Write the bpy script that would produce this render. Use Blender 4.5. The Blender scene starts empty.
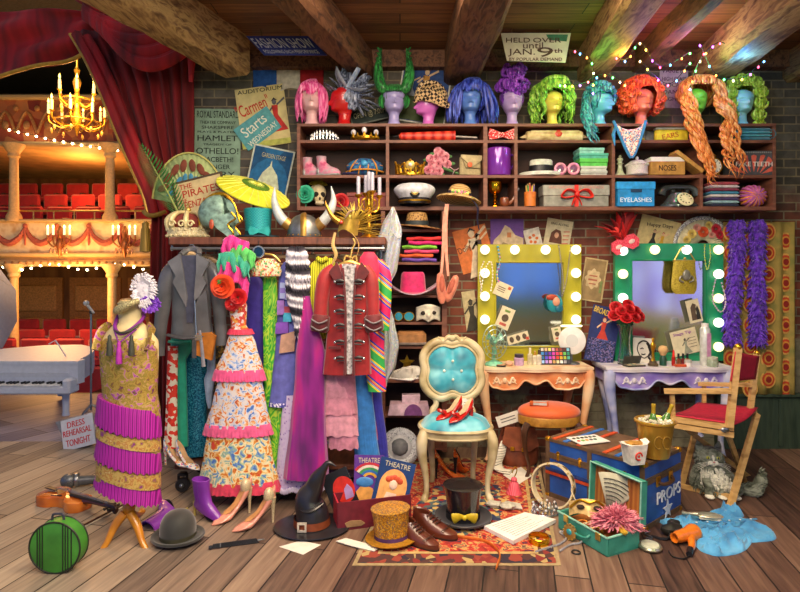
import bpy, bmesh, math, random
from mathutils import Vector, Matrix, noise
random.seed(7)
R = math.radians; PI = math.pi; sin = math.sin; cos = math.cos
F = 560.0; CH = 1.5; HY = 270.0            # focal length in pixels, eye height, horizon row
COL = bpy.context.scene.collection
def at(px, py, Y): return Vector(((px-400)*Y/F, Y, CH-(py-HY)*Y/F))
def fl(px, py, h=0.0):                       # point of the floor (or of a level h) seen at a pixel
    Y = F*(CH-h)/(py-HY); return at(px, py, Y)
def on(px, Y, z):                            # point at a depth and a height
    return Vector(((px-400)*Y/F, Y, z))
def rnd(a, b): return random.uniform(a, b)
def lerp(a, b, t): return a+(b-a)*t
def interp(tab, x):
    if x <= tab[0][0]: return tab[0][1:]
    for p, q in zip(tab, tab[1:]):
        if x <= q[0]:
            t = (x-p[0])/max(1e-9, q[0]-p[0]); t = t*t*(3-2*t)*.5+t*.5
            return tuple(lerp(i, j, t) for i, j in zip(p[1:], q[1:]))
    return tab[-1][1:]
# ---------------------------------------------------------------- materials
def lin(h):
    h = h.lstrip('#')
    if len(h) == 3: h = ''.join(c*2 for c in h)
    o = []
    for i in (0, 2, 4):
        c = int(h[i:i+2], 16)/255
        o.append(c/12.92 if c <= .04045 else ((c+.055)/1.055)**2.4)
    return (*o, 1)
MC = {}
def _new(name):
    m = bpy.data.materials.new(name); m.use_nodes = True
    nt = m.node_tree; return m, nt, nt.nodes['Principled BSDF']
def _set(bs, r, me, em, col, tr, sheen, coat, al=1, es=None):
    bs.inputs['Roughness'].default_value = r; bs.inputs['Metallic'].default_value = me
    bs.inputs['Transmission Weight'].default_value = tr
    bs.inputs['Sheen Weight'].default_value = sheen; bs.inputs['Coat Weight'].default_value = coat
    bs.inputs['Alpha'].default_value = al
    if em:
        bs.inputs['Emission Color'].default_value = lin(es or col); bs.inputs['Emission Strength'].default_value = em
def M(col, r=.6, me=0, v=.18, sc=25, bump=0, em=0, tr=0, sheen=0, coat=0, al=1):
    k = (col, r, me, v, sc, bump, em, tr, sheen, coat, al)
    if k in MC: return MC[k]
    m, nt, bs = _new('mat_'+col.strip('#')); L = nt.links.new
    _set(bs, r, me, em, col, tr, sheen, coat, al)
    c = lin(col); m.diffuse_color = c
    bs.inputs['Base Color'].default_value = c
    if v and not em:
        tc = nt.nodes.new('ShaderNodeTexCoord'); nz = nt.nodes.new('ShaderNodeTexNoise')
        nz.inputs['Scale'].default_value = sc; nz.inputs['Detail'].default_value = 4
        L(tc.outputs['Object'], nz.inputs['Vector'])
        rp = nt.nodes.new('ShaderNodeValToRGB')
        rp.color_ramp.elements[0].position = .3; rp.color_ramp.elements[1].position = .7
        rp.color_ramp.elements[0].color = tuple(x*(1-v*1.6) for x in c[:3])+(1,)
        rp.color_ramp.elements[1].color = tuple(min(1, x*(1+v)+v*.01) for x in c[:3])+(1,)
        L(nz.outputs['Fac'], rp.inputs[0]); L(rp.outputs[0], bs.inputs['Base Color'])
        if bump:
            b = nt.nodes.new('ShaderNodeBump'); b.inputs['Strength'].default_value = bump; b.inputs['Distance'].default_value = .01
            L(nz.outputs['Fac'], b.inputs['Height']); L(b.outputs[0], bs.inputs['Normal'])
    MC[k] = m; return m
def pat(kind, cols, sc=20, r=.6, me=0, bump=0, const=False, dist=0, st=(1, 1, 1), rot=(0, 0, 0), sheen=0, em=0, coat=0, pos=None, detail=2):
    """procedural pattern: noise / cell (random cell colour) / dot (voronoi distance) / wave (bands along x) / ring / checker"""
    k = (kind, tuple(cols), sc, r, me, bump, const, dist, st, rot, sheen, em, coat, tuple(pos or ()), detail)
    if k in MC: return MC[k]
    m, nt, bs = _new('pattern_'+kind); L = nt.links.new
    _set(bs, r, me, 0, cols[0], 0, sheen, coat)
    m.diffuse_color = lin(cols[0])
    tc = nt.nodes.new('ShaderNodeTexCoord'); mp = nt.nodes.new('ShaderNodeMapping')
    mp.inputs['Scale'].default_value = st; mp.inputs['Rotation'].default_value = rot
    L(tc.outputs['Object'], mp.inputs['Vector'])
    if kind == 'noise':
        t = nt.nodes.new('ShaderNodeTexNoise'); t.inputs['Distortion'].default_value = dist; t.inputs['Detail'].default_value = detail; out = t.outputs['Fac']
    elif kind in ('cell', 'dot', 'edge'):
        t = nt.nodes.new('ShaderNodeTexVoronoi')
        if kind == 'edge': t.feature = 'DISTANCE_TO_EDGE'
        if kind == 'cell':
            s = nt.nodes.new('ShaderNodeSeparateColor'); L(t.outputs['Color'], s.inputs[0]); out = s.outputs[0]
        else: out = t.outputs['Distance']
    elif kind in ('wave', 'ring'):
        t = nt.nodes.new('ShaderNodeTexWave'); t.wave_type = 'BANDS' if kind == 'wave' else 'RINGS'
        if kind == 'ring': t.rings_direction = 'SPHERICAL'
        t.inputs['Distortion'].default_value = dist; t.inputs['Detail Scale'].default_value = .6; t.inputs['Detail'].default_value = detail; out = t.outputs['Fac']
    else:
        t = nt.nodes.new('ShaderNodeTexChecker'); out = t.outputs['Fac']
    t.inputs['Scale'].default_value = sc
    L(mp.outputs[0], t.inputs['Vector'])
    rp = nt.nodes.new('ShaderNodeValToRGB'); e = rp.color_ramp.elements
    if const: rp.color_ramp.interpolation = 'CONSTANT'
    n = len(cols)
    lo, hi = ((.3, .7) if kind == 'noise' else (0, 1))
    ps = pos or [lo+(hi-lo)*i/(n if const else n-1) for i in range(n)]
    e[0].position = ps[0]; e[0].color = lin(cols[0]); e[1].position = ps[1]; e[1].color = lin(cols[1])
    for p, c in zip(ps[2:], cols[2:]): e.new(p).color = lin(c)
    L(out, rp.inputs[0]); L(rp.outputs[0], bs.inputs['Base Color'])
    if em:
        L(rp.outputs[0], bs.inputs['Emission Color']); bs.inputs['Emission Strength'].default_value = em
    if bump:
        b = nt.nodes.new('ShaderNodeBump'); b.inputs['Strength'].default_value = bump; b.inputs['Distance'].default_value = .01
        L(out, b.inputs['Height']); L(b.outputs[0], bs.inputs['Normal'])
    MC[k] = m; return m
# ---------------------------------------------------------------- nodes: a thing or a part that collects shapes
NODES = []; EXTRA = []
SPLIT = {'jewel', 'pearl', 'cradle', 'eye_hole', 'tooth', 'numeral', 'finger_hole', 'swatch', 'lace', 'rib', 'piping', 'socket', 'hand', 'leaf', 'lens', 'shadow_pan', 'rivet', 'cord', 'side_panel', 'bracket'}
FONT = {}
def text_mesh(s):
    if s not in FONT:
        cu = bpy.data.curves.new('t', 'FONT'); cu.body = s; cu.extrude = .03; cu.resolution_u = 3
        o = bpy.data.objects.new('t', cu); COL.objects.link(o)
        bpy.context.view_layer.update()
        me = bpy.data.meshes.new_from_object(o.evaluated_get(bpy.context.evaluated_depsgraph_get()))
        FONT[s] = ([v.co.copy() for v in me.vertices], [list(p.vertices) for p in me.polygons])
        bpy.data.objects.remove(o); bpy.data.curves.remove(cu); bpy.data.meshes.remove(me)
    return FONT[s]
def catmull(pts, k):
    if k < 2 or len(pts) < 3: return pts
    out = []
    for i in range(len(pts)-1):
        p0 = pts[max(0, i-1)]; p1 = pts[i]; p2 = pts[i+1]; p3 = pts[min(len(pts)-1, i+2)]
        for j in range(k):
            t = j/k
            out.append(tuple(.5*((2*b)+(-a+c)*t+(2*a-5*b+4*c-d)*t*t+(-a+3*b-3*c+d)*t**3) for a, b, c, d in zip(p0, p1, p2, p3)))
    out.append(tuple(pts[-1])); return out
class N:
    def __init__(s, name, label=None, cat=None, loc=None, u=None, rz=0, rx=0, ry=0, group=None, kind=None, parent=None, m=None, ab=None):
        s.name = name; s.label = label; s.cat = cat; s.group = group; s.kind = kind; s.parent = parent
        if ab: loc = at(*ab); s.o = (ab[0], ab[1])
        else: s.o = parent.o if parent else None
        s.loc = Vector(loc) if loc is not None else Vector((0, 0, 0))
        s.u = u if u is not None else (parent.u if parent else s.loc.y/F)
        s.rot = (R(rx), R(ry), R(rz)); s.bm = bmesh.new(); s.mats = []; s.mi = 0; s.X = Matrix(); s.sub = 0; s.solid = 0; s.sharp = 38
        if m: s.m(m)
        NODES.append(s)
    def p(s, name, m, label=None, kind=None):
        n = N(name, label, parent=s, m=m, kind=kind); return n
    def sib(s):
        """one more part of the same kind"""
        n = N(s.name, parent=s.parent, m=s.mats[s.mi]); n.X = s.X.copy(); n.u = s.u; return n
    def m(s, mat):
        if mat not in s.mats: s.mats.append(mat)
        s.mi = s.mats.index(mat); return s
    def T(s, x=0, y=0, z=0, rz=0, rx=0, ry=0, sc=1):
        S = Matrix.Diagonal((*((sc,)*3 if not isinstance(sc, tuple) else sc), 1))
        s.X = Matrix.Translation((x, y, z)) @ Matrix.Rotation(R(rz), 4, 'Z') @ Matrix.Rotation(R(ry), 4, 'Y') @ Matrix.Rotation(R(rx), 4, 'X') @ S; return s
    def v(s, c):
        c = s.X @ Vector(c)
        if s.o: c = Vector((c.x-s.o[0], c.y, s.o[1]-c.z))
        return s.bm.verts.new(c*s.u)
    def f(s, vs):
        try:
            fa = s.bm.faces.new(vs); fa.material_index = s.mi; fa.smooth = True
        except ValueError: pass
    def grid(s, rows, cu=False, cap0=False, cap1=False):
        V = [[s.v(c) for c in r] for r in rows]
        n = len(V[0])
        for a, b in zip(V, V[1:]):
            for i in range(n if cu else n-1):
                j = (i+1) % n; s.f((a[i], a[j], b[j], b[i]))
        if cap0: s.f(V[0][::-1])
        if cap1: s.f(V[-1])
        return s
    def box(s, cx, cy, cz, sx, sy, sz, rz=0, ry=0, rx=0, bev=0, tap=1):
        X0 = s.X; s.X = X0 @ Matrix.Translation((cx, cy, cz)) @ Matrix.Rotation(R(rz), 4, 'Z') @ Matrix.Rotation(R(ry), 4, 'Y') @ Matrix.Rotation(R(rx), 4, 'X')
        x, y, z = sx/2, sy/2, sz/2
        if bev:
            b = min(bev, x*.9, y*.9, z*.9)
            def ring(ix, iy, zz): return [(-ix+b*0, -iy, zz), (ix, -iy, zz), (ix, iy, zz), (-ix, iy, zz)]
            def oct_(ix, iy, zz, c): return [(-ix+c, -iy, zz), (ix-c, -iy, zz), (ix, -iy+c, zz), (ix, iy-c, zz), (ix-c, iy, zz), (-ix+c, iy, zz), (-ix, iy-c, zz), (-ix, -iy+c, zz)]
            s.grid([oct_(x-b, y-b, -z, b*.5), oct_(x, y, -z+b, b), oct_(x*tap, y*tap, z-b, b), oct_((x-b)*tap, (y-b)*tap, z, b*.5)], True, True, True)
        else:
            s.grid([[(-x, -y, -z), (x, -y, -z), (x, y, -z), (-x, y, -z)], [(-x*tap, -y*tap, z), (x*tap, -y*tap, z), (x*tap, y*tap, z), (-x*tap, y*tap, z)]], True, True, True)
        s.X = X0; return s
    def lathe(s, prof, cx=0, cy=0, cz=0, n=24, sx=1, sy=1, fold=0, amp=0, sm=1, cap=True, rx=0, ry=0, rz=0):
        X0 = s.X; s.X = X0 @ Matrix.Translation((cx, cy, cz)) @ Matrix.Rotation(R(rz), 4, 'Z') @ Matrix.Rotation(R(ry), 4, 'Y') @ Matrix.Rotation(R(rx), 4, 'X')
        if sm > 1: prof = catmull(prof, sm)
        rows = []
        for r, z in prof:
            r = max(r, 1e-4)
            rows.append([(r*sx*(1+amp*sin(fold*t))*cos(t), r*sy*(1+amp*sin(fold*t))*sin(t), z) for t in (2*PI*i/n for i in range(n))])
        s.grid(rows, True, cap and prof[0][0] > 1e-3, cap and prof[-1][0] > 1e-3)
        s.X = X0; return s
    def tube(s, pts, r, n=8, sm=1, flat=1, cap=True, closed=False, up=(0, 0, 1)):
        pr = r if isinstance(r, (list, tuple)) else [r]*len(pts)
        P = [tuple(p)+(q,) for p, q in zip(pts, pr)]
        if closed: P.append(P[0])
        P = catmull(P, sm)
        rows = []; prev = None
        for i, p in enumerate(P):
            c = Vector(p[:3]); a = Vector(P[max(0, i-1)][:3]); b = Vector(P[min(len(P)-1, i+1)][:3])
            t = (b-a)
            if t.length < 1e-9: t = Vector((0, 0, 1))
            t.normalize()
            if prev is None:
                q = Vector(up)
                if abs(t.dot(q)) > .95: q = Vector((0, 1, 0)) if abs(t.y) < .9 else Vector((1, 0, 0))
                nx = t.cross(q).normalized()
            else:
                nx = (prev-t*prev.dot(t))
                nx = nx.normalized() if nx.length > 1e-6 else prev
            prev = nx; ny = t.cross(nx); rr = max(p[3], 1e-3)
            rows.append([tuple(c+nx*(rr*cos(k*2*PI/n))+ny*(rr*flat*sin(k*2*PI/n))) for k in range(n)])
        return s.grid(rows, True, cap, cap)
    def ball(s, cx, cy, cz, rx, ry=None, rz=None, n=14, k=8, bump=0, ins=None):
        ry = rx if ry is None else ry; rz = rx if rz is None else rz
        rows = []
        for i in range(k+1):
            ph = PI*i/k; row = []
            for j in range(n):
                t = 2*PI*j/n; d = Vector((sin(ph)*cos(t), sin(ph)*sin(t), -cos(ph)))
                q = 1+(bump*noise.noise(d*2.3+Vector((cx, cy, cz))*.37) if bump else 0)
                row.append((cx+d.x*rx*q, cy+d.y*ry*q, cz+d.z*rz*q))
            rows.append(row)
        rows[0] = [(cx, cy, cz-rz)]*n; rows[-1] = [(cx, cy, cz+rz)]*n
        V = [[s.v(c) for c in r] for r in rows[1:-1]]; b0 = s.v(rows[0][0]); b1 = s.v(rows[-1][0])
        for i in range(n):
            j = (i+1) % n; s.f((b0, V[0][j], V[0][i])); s.f((b1, V[-1][i], V[-1][j]))
            for a, b in zip(V, V[1:]): s.f((a[i], a[j], b[j], b[i]))
        return s
    def prism(s, poly, y0, y1, sm=1):
        """closed outline in x, z pushed from y0 to y1"""
        if sm > 1:
            q = catmull([poly[-1]]+list(poly)+[poly[0], poly[1]], sm); poly = q[sm:-sm-0][:-1] if len(q) > 2*sm else q
            poly = poly[:len(poly)]
        A = [s.v((x, y0, z)) for x, z in poly]; B = [s.v((x, y1, z)) for x, z in poly]
        s.f(A); s.f(B[::-1])
        for i in range(len(A)):
            j = (i+1) % len(A); s.f((A[j], A[i], B[i], B[j]))
        return s
    def slab(s, poly, z0, z1):
        """closed outline in x, y pushed from z0 to z1"""
        A = [s.v((x, y, z0)) for x, y in poly]; B = [s.v((x, y, z1)) for x, y in poly]
        s.f(A[::-1]); s.f(B)
        for i in range(len(A)):
            j = (i+1) % len(A); s.f((A[i], A[j], B[j], B[i]))
        return s
    def sheet(s, fn, nu, nv, cu=False):
        return s.grid([[fn(i/(nu if cu else nu-1), j/(nv-1)) for i in range(nu)] for j in range(nv)], cu)
    def text(s, t, x0, x1, z0, z1, y=-.7, lay=None, th=.25):
        """lettering that fills x0..x1, z0..z1 on the plane y (lay: flat on the plane z=lay, z0..z1 then run along y)"""
        if s.bm.verts and s.parent: s = s.sib()
        V, P = text_mesh(t)
        a = min(q.x for q in V); b = max(q.x for q in V); c = min(q.y for q in V); d = max(q.y for q in V)
        vs = []
        for q in V:
            X = x0+(q.x-a)/(b-a)*(x1-x0); Z = z0+(q.y-c)/(d-c)*(z1-z0); D = q.z/.03*th
            vs.append(s.v((X, Z, lay+D) if lay is not None else (X, y-D, Z)))
        for f in P: s.f([vs[i] for i in f])
        return s
    def gown(s, prof, y=0, dep=.35, folds=9, amp=.12, n=64, nv=26, ph=0, top=True, wav=0, hem=0):
        """hanging cloth: rows of (z, left, right); folds open towards the hem"""
        z0 = prof[0][0]; z1 = prof[-1][0]; rows = []
        for j in range(nv):
            v = j/(nv-1); z = lerp(z0, z1, v); l, r = interp(prof, z) if z1 > z0 else interp([(-a, b, c) for a, b, c in prof], -z)
            cx = (l+r)/2; w = (r-l)/2; row = []
            for i in range(n):
                t = 2*PI*i/n
                k = 1+amp*(.25+.75*v)*sin(folds*t+ph+wav*sin(v*5+t))+amp*.4*v*sin((folds*2+3)*t+ph*2)
                d = w*dep+1.2
                row.append((cx+w*cos(t)*(1+(k-1)*.25), y+d*sin(t)*k+amp*w*.5*v*sin(folds*t*1.0+ph), z+hem*v*sin(folds*t+ph)))
            rows.append(row)
        return s.grid(rows, True, top, False)
    def frame(s, w, h, t, y0, y1):
        s.box(0, (y0+y1)/2, h/2-t/2, w, abs(y1-y0), t); s.box(0, (y0+y1)/2, -h/2+t/2, w, abs(y1-y0), t)
        s.box(-w/2+t/2, (y0+y1)/2, 0, t, abs(y1-y0), h-2*t); s.box(w/2-t/2, (y0+y1)/2, 0, t, abs(y1-y0), h-2*t); return s
    def loose(s):
        """every loose piece becomes a part of its own"""
        left = set(s.bm.verts); isl = []
        while left:
            st = [left.pop()]; cur = set(st)
            while st:
                for e in st.pop().link_edges:
                    for v in e.verts:
                        if v in left: left.discard(v); cur.add(v); st.append(v)
            isl.append(cur)
        if len(isl) < 2 or len(isl) > 60: return
        isl.sort(key=lambda q: min(v.index for v in q) if 0 else -len(q))
        for q in isl[1:]:
            n = N(s.name, parent=s.parent); n.u = s.u; n.mats = list(s.mats); n.solid = s.solid; mp = {v: n.bm.verts.new(v.co) for v in q}
            for f in {f for v in q for f in v.link_faces}:
                g = n.bm.faces.new([mp[v] for v in f.verts]); g.material_index = f.material_index; g.smooth = True
            EXTRA.append(n)
        bmesh.ops.delete(s.bm, geom=[v for q in isl[1:] for v in q], context='VERTS')
    def build(s):
        s.obj = None
        if s.name in SPLIT and s.parent and not s.kind: s.loose()
        if s.bm.verts:
            bmesh.ops.recalc_face_normals(s.bm, faces=s.bm.faces)
            me = bpy.data.meshes.new(s.name); s.bm.to_mesh(me)
            for mt in s.mats: me.materials.append(mt)
            if s.sharp: me.set_sharp_from_angle(angle=R(s.sharp))
            o = bpy.data.objects.new(s.name, me)
        else: o = bpy.data.objects.new(s.name, None); o.empty_display_size = .05
        s.bm.free(); COL.objects.link(o); s.obj = o
        if s.solid:
            md = o.modifiers.new('thickness', 'SOLIDIFY'); md.thickness = s.solid*s.u; md.offset = 0
        if s.sub:
            md = o.modifiers.new('smooth', 'SUBSURF'); md.levels = md.render_levels = s.sub
        if s.parent: o.parent = s.parent.obj
        else: o.location = s.loc; o.rotation_euler = s.rot
        if s.label: o['label'] = s.label
        if s.kind: o['kind'] = s.kind
        if not s.parent and s.kind != 'structure':
            if s.cat: o['category'] = s.cat
            if s.group: o['group'] = s.group
def struct(name, m=None, loc=(0, 0, 0), u=1.0): return N(name, loc=loc, u=u, kind='structure', m=m)
# ---------------------------------------------------------------- shared materials
WOOD = pat('noise', ['#54311f', '#6f4428', '#83532f'], 9, .5, st=(1, 1, 6), dist=.4, detail=5)
SHELFW = pat('noise', ['#60392a', '#754836', '#8a5840'], 7, .55, st=(1, 1, 5), dist=.3, detail=5)
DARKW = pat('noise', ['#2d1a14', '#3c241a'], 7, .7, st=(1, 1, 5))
LTWOOD = pat('noise', ['#a87c4a', '#c69a5e', '#b78a50'], 12, .5, st=(1, 1, 5))
GOLD = M('#d6a22e', .28, .9, .2, 40, .1)
PGOLD = M('#d9b964', .35, .7, .2, 40)
SILV = M('#c6c9cc', .25, .9, .1)
STEEL = M('#8f9499', .35, .9, .1)
BLACK = M('#15151a', .45, 0, .2)
BLKLETTER = M('#1a1614', .7, 0, 0)
WHITE = M('#e8e6e0', .5, 0, .06)
PAPER = M('#dedacd', .8, 0, .07, 18)
GLASS = M('#eef6f4', .05, 0, 0, tr=1)
BULB = 1.7
# ================================================================ setting
YW = 4.75                                    # back wall
def brick_mat(c1, c2, c3, c4, mortar, plaster):
    m, nt, bs = _new('old_brick'); L = nt.links.new; bs.inputs['Roughness'].default_value = .85
    tc = nt.nodes.new('ShaderNodeTexCoord'); sp = nt.nodes.new('ShaderNodeSeparateXYZ'); cb = nt.nodes.new('ShaderNodeCombineXYZ')
    L(tc.outputs['Object'], sp.inputs[0]); L(sp.outputs[0], cb.inputs[0]); L(sp.outputs[2], cb.inputs[1])
    def brick(a, b):
        t = nt.nodes.new('ShaderNodeTexBrick'); t.inputs['Scale'].default_value = 1
        t.inputs['Brick Width'].default_value = .21; t.inputs['Row Height'].default_value = .074; t.inputs['Mortar Size'].default_value = .007
        t.inputs['Mortar Smooth'].default_value = .3
        t.inputs['Color1'].default_value = lin(a); t.inputs['Color2'].default_value = lin(b); t.inputs['Mortar'].default_value = lin(mortar)
        L(cb.outputs[0], t.inputs['Vector']); return t
    A = brick(c1, c2); B = brick(c3, c4)
    nz = nt.nodes.new('ShaderNodeTexNoise'); nz.inputs['Scale'].default_value = 2.2; nz.inputs['Detail'].default_value = 6; L(tc.outputs['Object'], nz.inputs['Vector'])
    # upper courses are grey stone brick, the lower ones red
    ma = nt.nodes.new('ShaderNodeMath'); ma.operation = 'MULTIPLY_ADD'; ma.inputs[1].default_value = .7; L(nz.outputs['Fac'], ma.inputs[0]); L(sp.outputs[2], ma.inputs[2])
    r1 = nt.nodes.new('ShaderNodeValToRGB'); r1.color_ramp.elements[0].position = .50; r1.color_ramp.elements[1].position = .56
    md = nt.nodes.new('ShaderNodeMath'); md.operation = 'DIVIDE'; md.inputs[1].default_value = 4.6; L(ma.outputs[0], md.inputs[0]); L(md.outputs[0], r1.inputs[0])
    mx = nt.nodes.new('ShaderNodeMix'); mx.data_type = 'RGBA'
    L(r1.outputs[0], mx.inputs[0]); L(A.outputs[0], mx.inputs[6]); L(B.outputs[0], mx.inputs[7])
    n2 = nt.nodes.new('ShaderNodeTexNoise'); n2.inputs['Scale'].default_value = 1.6; n2.inputs['Detail'].default_value = 7; n2.inputs['Roughness'].default_value = .65
    L(tc.outputs['Object'], n2.inputs['Vector'])
    s2 = nt.nodes.new('ShaderNodeMath'); s2.operation = 'MULTIPLY_ADD'; s2.inputs[1].default_value = -.16; L(sp.outputs[2], s2.inputs[0]); L(n2.outputs['Fac'], s2.inputs[2])
    r2 = nt.nodes.new('ShaderNodeValToRGB'); r2.color_ramp.elements[0].position = .42; r2.color_ramp.elements[1].position = .46; L(s2.outputs[0], r2.inputs[0])
    my = nt.nodes.new('ShaderNodeMix'); my.data_type = 'RGBA'; my.inputs[7].default_value = lin(plaster)
    L(r2.outputs[0], my.inputs[0]); L(mx.outputs[2], my.inputs[6])
    n3 = nt.nodes.new('ShaderNodeTexNoise'); n3.inputs['Scale'].default_value = 14; n3.inputs['Detail'].default_value = 5; L(tc.outputs['Object'], n3.inputs['Vector'])
    mz = nt.nodes.new('ShaderNodeMix'); mz.data_type = 'RGBA'; mz.blend_type = 'MULTIPLY'; mz.inputs[0].default_value = .55
    L(my.outputs[2], mz.inputs[6]); r3 = nt.nodes.new('ShaderNodeValToRGB'); r3.color_ramp.elements[0].position = .3; r3.color_ramp.elements[1].position = .6; r3.color_ramp.elements[0].color = (.25, .25, .25, 1)
    L(n3.outputs['Fac'], r3.inputs[0]); L(r3.outputs[0], mz.inputs[7]); L(mz.outputs[2], bs.inputs['Base Color'])
    b = nt.nodes.new('ShaderNodeBump'); b.inputs['Strength'].default_value = .7; b.inputs['Distance'].default_value = .02; b.invert = True
    L(A.outputs['Fac'], b.inputs['Height']); L(b.outputs[0], bs.inputs['Normal']); return m
def plank_mat(cols, width=.17, length=1.9, rot=0, rough=.55, worn=False):
    m, nt, bs = _new('planks'); L = nt.links.new; bs.inputs['Roughness'].default_value = rough
    tc = nt.nodes.new('ShaderNodeTexCoord'); mp = nt.nodes.new('ShaderNodeMapping'); mp.inputs['Rotation'].default_value = (0, 0, R(rot)); L(tc.outputs['Object'], mp.inputs['Vector'])
    t = nt.nodes.new('ShaderNodeTexBrick'); t.inputs['Scale'].default_value = 1; t.inputs['Brick Width'].default_value = length; t.inputs['Row Height'].default_value = width
    t.inputs['Mortar Size'].default_value = .004; t.inputs['Color1'].default_value = (0, 0, 0, 1); t.inputs['Color2'].default_value = (1, 1, 1, 1); t.inputs['Mortar'].default_value = (.5, .5, .5, 1); L(mp.outputs[0], t.inputs['Vector'])
    rp = nt.nodes.new('ShaderNodeValToRGB'); e = rp.color_ramp.elements
    e[0].color = lin(cols[0]); e[1].color = lin(cols[-1])
    for i, c in enumerate(cols[1:-1]): e.new((i+1)/(len(cols)-1)).color = lin(c)
    m2 = nt.nodes.new('ShaderNodeMapping'); m2.inputs['Scale'].default_value = (1.2, 16, 1); L(mp.outputs[0], m2.inputs['Vector'])
    g = nt.nodes.new('ShaderNodeTexNoise'); g.inputs['Scale'].default_value = 2.5; g.inputs['Detail'].default_value = 6; g.inputs['Distortion'].default_value = .6; L(m2.outputs[0], g.inputs['Vector'])
    ad = nt.nodes.new('ShaderNodeMath'); ad.operation = 'MULTIPLY_ADD'; ad.inputs[1].default_value = 1.1; L(g.outputs['Fac'], ad.inputs[0])
    sb = nt.nodes.new('ShaderNodeMath'); sb.operation = 'MULTIPLY_ADD'; sb.inputs[1].default_value = .7; sb.inputs[2].default_value = -.4; L(t.outputs['Color'], sb.inputs[0]); L(sb.outputs[0], ad.inputs[2])
    L(ad.outputs[0], rp.inputs[0])
    mx = nt.nodes.new('ShaderNodeMix'); mx.data_type = 'RGBA'; mx.inputs[7].default_value = lin('#150d0a'); L(t.outputs['Fac'], mx.inputs[0]); L(rp.outputs[0], mx.inputs[6]); L(mx.outputs[2], bs.inputs['Base Color'])
    if worn:                                 # boards near the stage are weathered grey
        sx = nt.nodes.new('ShaderNodeSeparateXYZ'); L(tc.outputs['Object'], sx.inputs[0]); r2 = nt.nodes.new('ShaderNodeMapRange'); r2.inputs[1].default_value = -.3; r2.inputs[2].default_value = -1.9; L(sx.outputs[0], r2.inputs[0])
        my = nt.nodes.new('ShaderNodeMix'); my.data_type = 'RGBA'; my.blend_type = 'MIX'; gr = nt.nodes.new('ShaderNodeValToRGB'); gr.color_ramp.elements[0].color = lin('#5a5048'); gr.color_ramp.elements[1].color = lin('#b3a48e'); L(ad.outputs[0], gr.inputs[0])
        L(r2.outputs[0], my.inputs[0]); L(rp.outputs[0], my.inputs[6]); L(gr.outputs[0], my.inputs[7]); L(my.outputs[2], mx.inputs[6])
    b = nt.nodes.new('ShaderNodeBump'); b.inputs['Strength'].default_value = .5; b.inputs['Distance'].default_value = .01; b.invert = True; L(t.outputs['Fac'], b.inputs['Height']); L(b.outputs[0], bs.inputs['Normal'])
    return m
XL = -1.80                                   # left end of the back wall
struct('floor', plank_mat(['#2c1c18', '#533b30', '#6f5444', '#8a715c'], rot=-78, worn=True)).box(0, 1.95, -.05, 9, 5.9, .1)
struct('wall_back', brick_mat('#8a4a34', '#5d3226', '#6a655a', '#45423c', '#857a62', '#7f7a62')).box((XL+3.7)/2, YW+.1, 1.67, 3.7-XL, .2, 3.34)
struct('wall_right', brick_mat('#7a4634', '#53302a', '#5a564c', '#3a3833', '#6e6552', '#4d5748')).box(3.65, 1.4, 1.67, .1, 6.9, 3.34)
struct('ceiling', plank_mat(['#3a2114', '#6b4426', '#8a5c34', '#a3733f'], width=.16, length=2.6)).box(.95, 2.9, 3.38, 5.5, 4.0, .1)
# the end of the room behind the camera, seen in the two mirrors
GRW = M('#6f9a62', .8, 0, .2, 3)
struct('wall_front', GRW).box(2.7, -2.05, 1.67, 2.0, .1, 3.34)
struct('baseboard_front', M('#a08a5c', .6)).box(2.7, -1.98, .3, 2.0, .04, .6)
SKY1 = pat('noise', ['#2c50b0', '#4a78d8', '#6a9ae0'], 2, .5, em=1.1); SKY2 = pat('noise', ['#6a5ac0', '#9a9ae0', '#b8c8f0'], 2, .5, em=1.0)
w = struct('window_1', M('#8a9a78', .6)); [w.box(x, -1.97, 1.5, .07, .06, 1.1) for x in (1.95, 2.62, 3.3)]; [w.box(2.62, -1.97, z, 1.42, .06, .07) for z in (.95, 2.05)]; w.p('pane', SKY1).box(2.62, -1.985, 1.5, 1.3, .01, 1.06)
w = struct('window_2', M('#c8b878', .6)); [w.box(3.58, y, 1.5, .06, .07, 1.2) for y in (.35, 1.2, 2.05, 2.9)]; [w.box(3.58, 1.62, z, .06, 2.6, .07) for z in (.9, 2.1)]; w.p('pane', SKY2).box(3.595, 1.62, 1.5, .01, 2.5, 1.16)
d = struct('door_8', M('#b8a860', .6)); d.box(3.58, 1.62, .46, .05, 2.5, .86); d.m(M('#8a9a5a', .6)); [d.box(3.55, .75+i*.85, .46, .04, .6, .66, bev=.03) for i in range(3)]
# roughly hewn ceiling beams that run to the back wall
BEAM = pat('noise', ['#5b3d25', '#8b6a42', '#b8965f', '#6d4b2d'], 5, .7, st=(5, 1, 5), dist=.8, detail=6, bump=.4)
BEAMD = pat('noise', ['#3a241a', '#5e3c28', '#7c5438', '#442a1d'], 5, .7, st=(5, 1, 5), dist=.8, detail=6, bump=.4)
def beam(n, x0, y0, x1, y1, w, h, m, z=3.33):
    b = struct('trim_%d' % n, m)
    a = Vector((x0, y0, z-h/2)); c = Vector((x1, y1, z-h/2)); d = (c-a); rows = []; pr = Vector((d.y, -d.x, 0)).normalized()
    for i in range(13):
        p = a+d*(i/12); q = lambda k: .018*noise.noise(Vector((i*.7, k*3.1, n*5.3)))
        rows.append([tuple(p+pr*sx*(w/2+q(k))+Vector((0, 0, sz*(h/2)+q(k+9)))) for k, (sx, sz) in enumerate([(-1, -.75), (-.75, -1), (.75, -1), (1, -.75), (1, 1), (-1, 1)])])
    b.grid(rows, True, True, True)
beam(1, -1.95, 2.4, -1.30, 4.45, .25, .30, BEAM)
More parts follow.
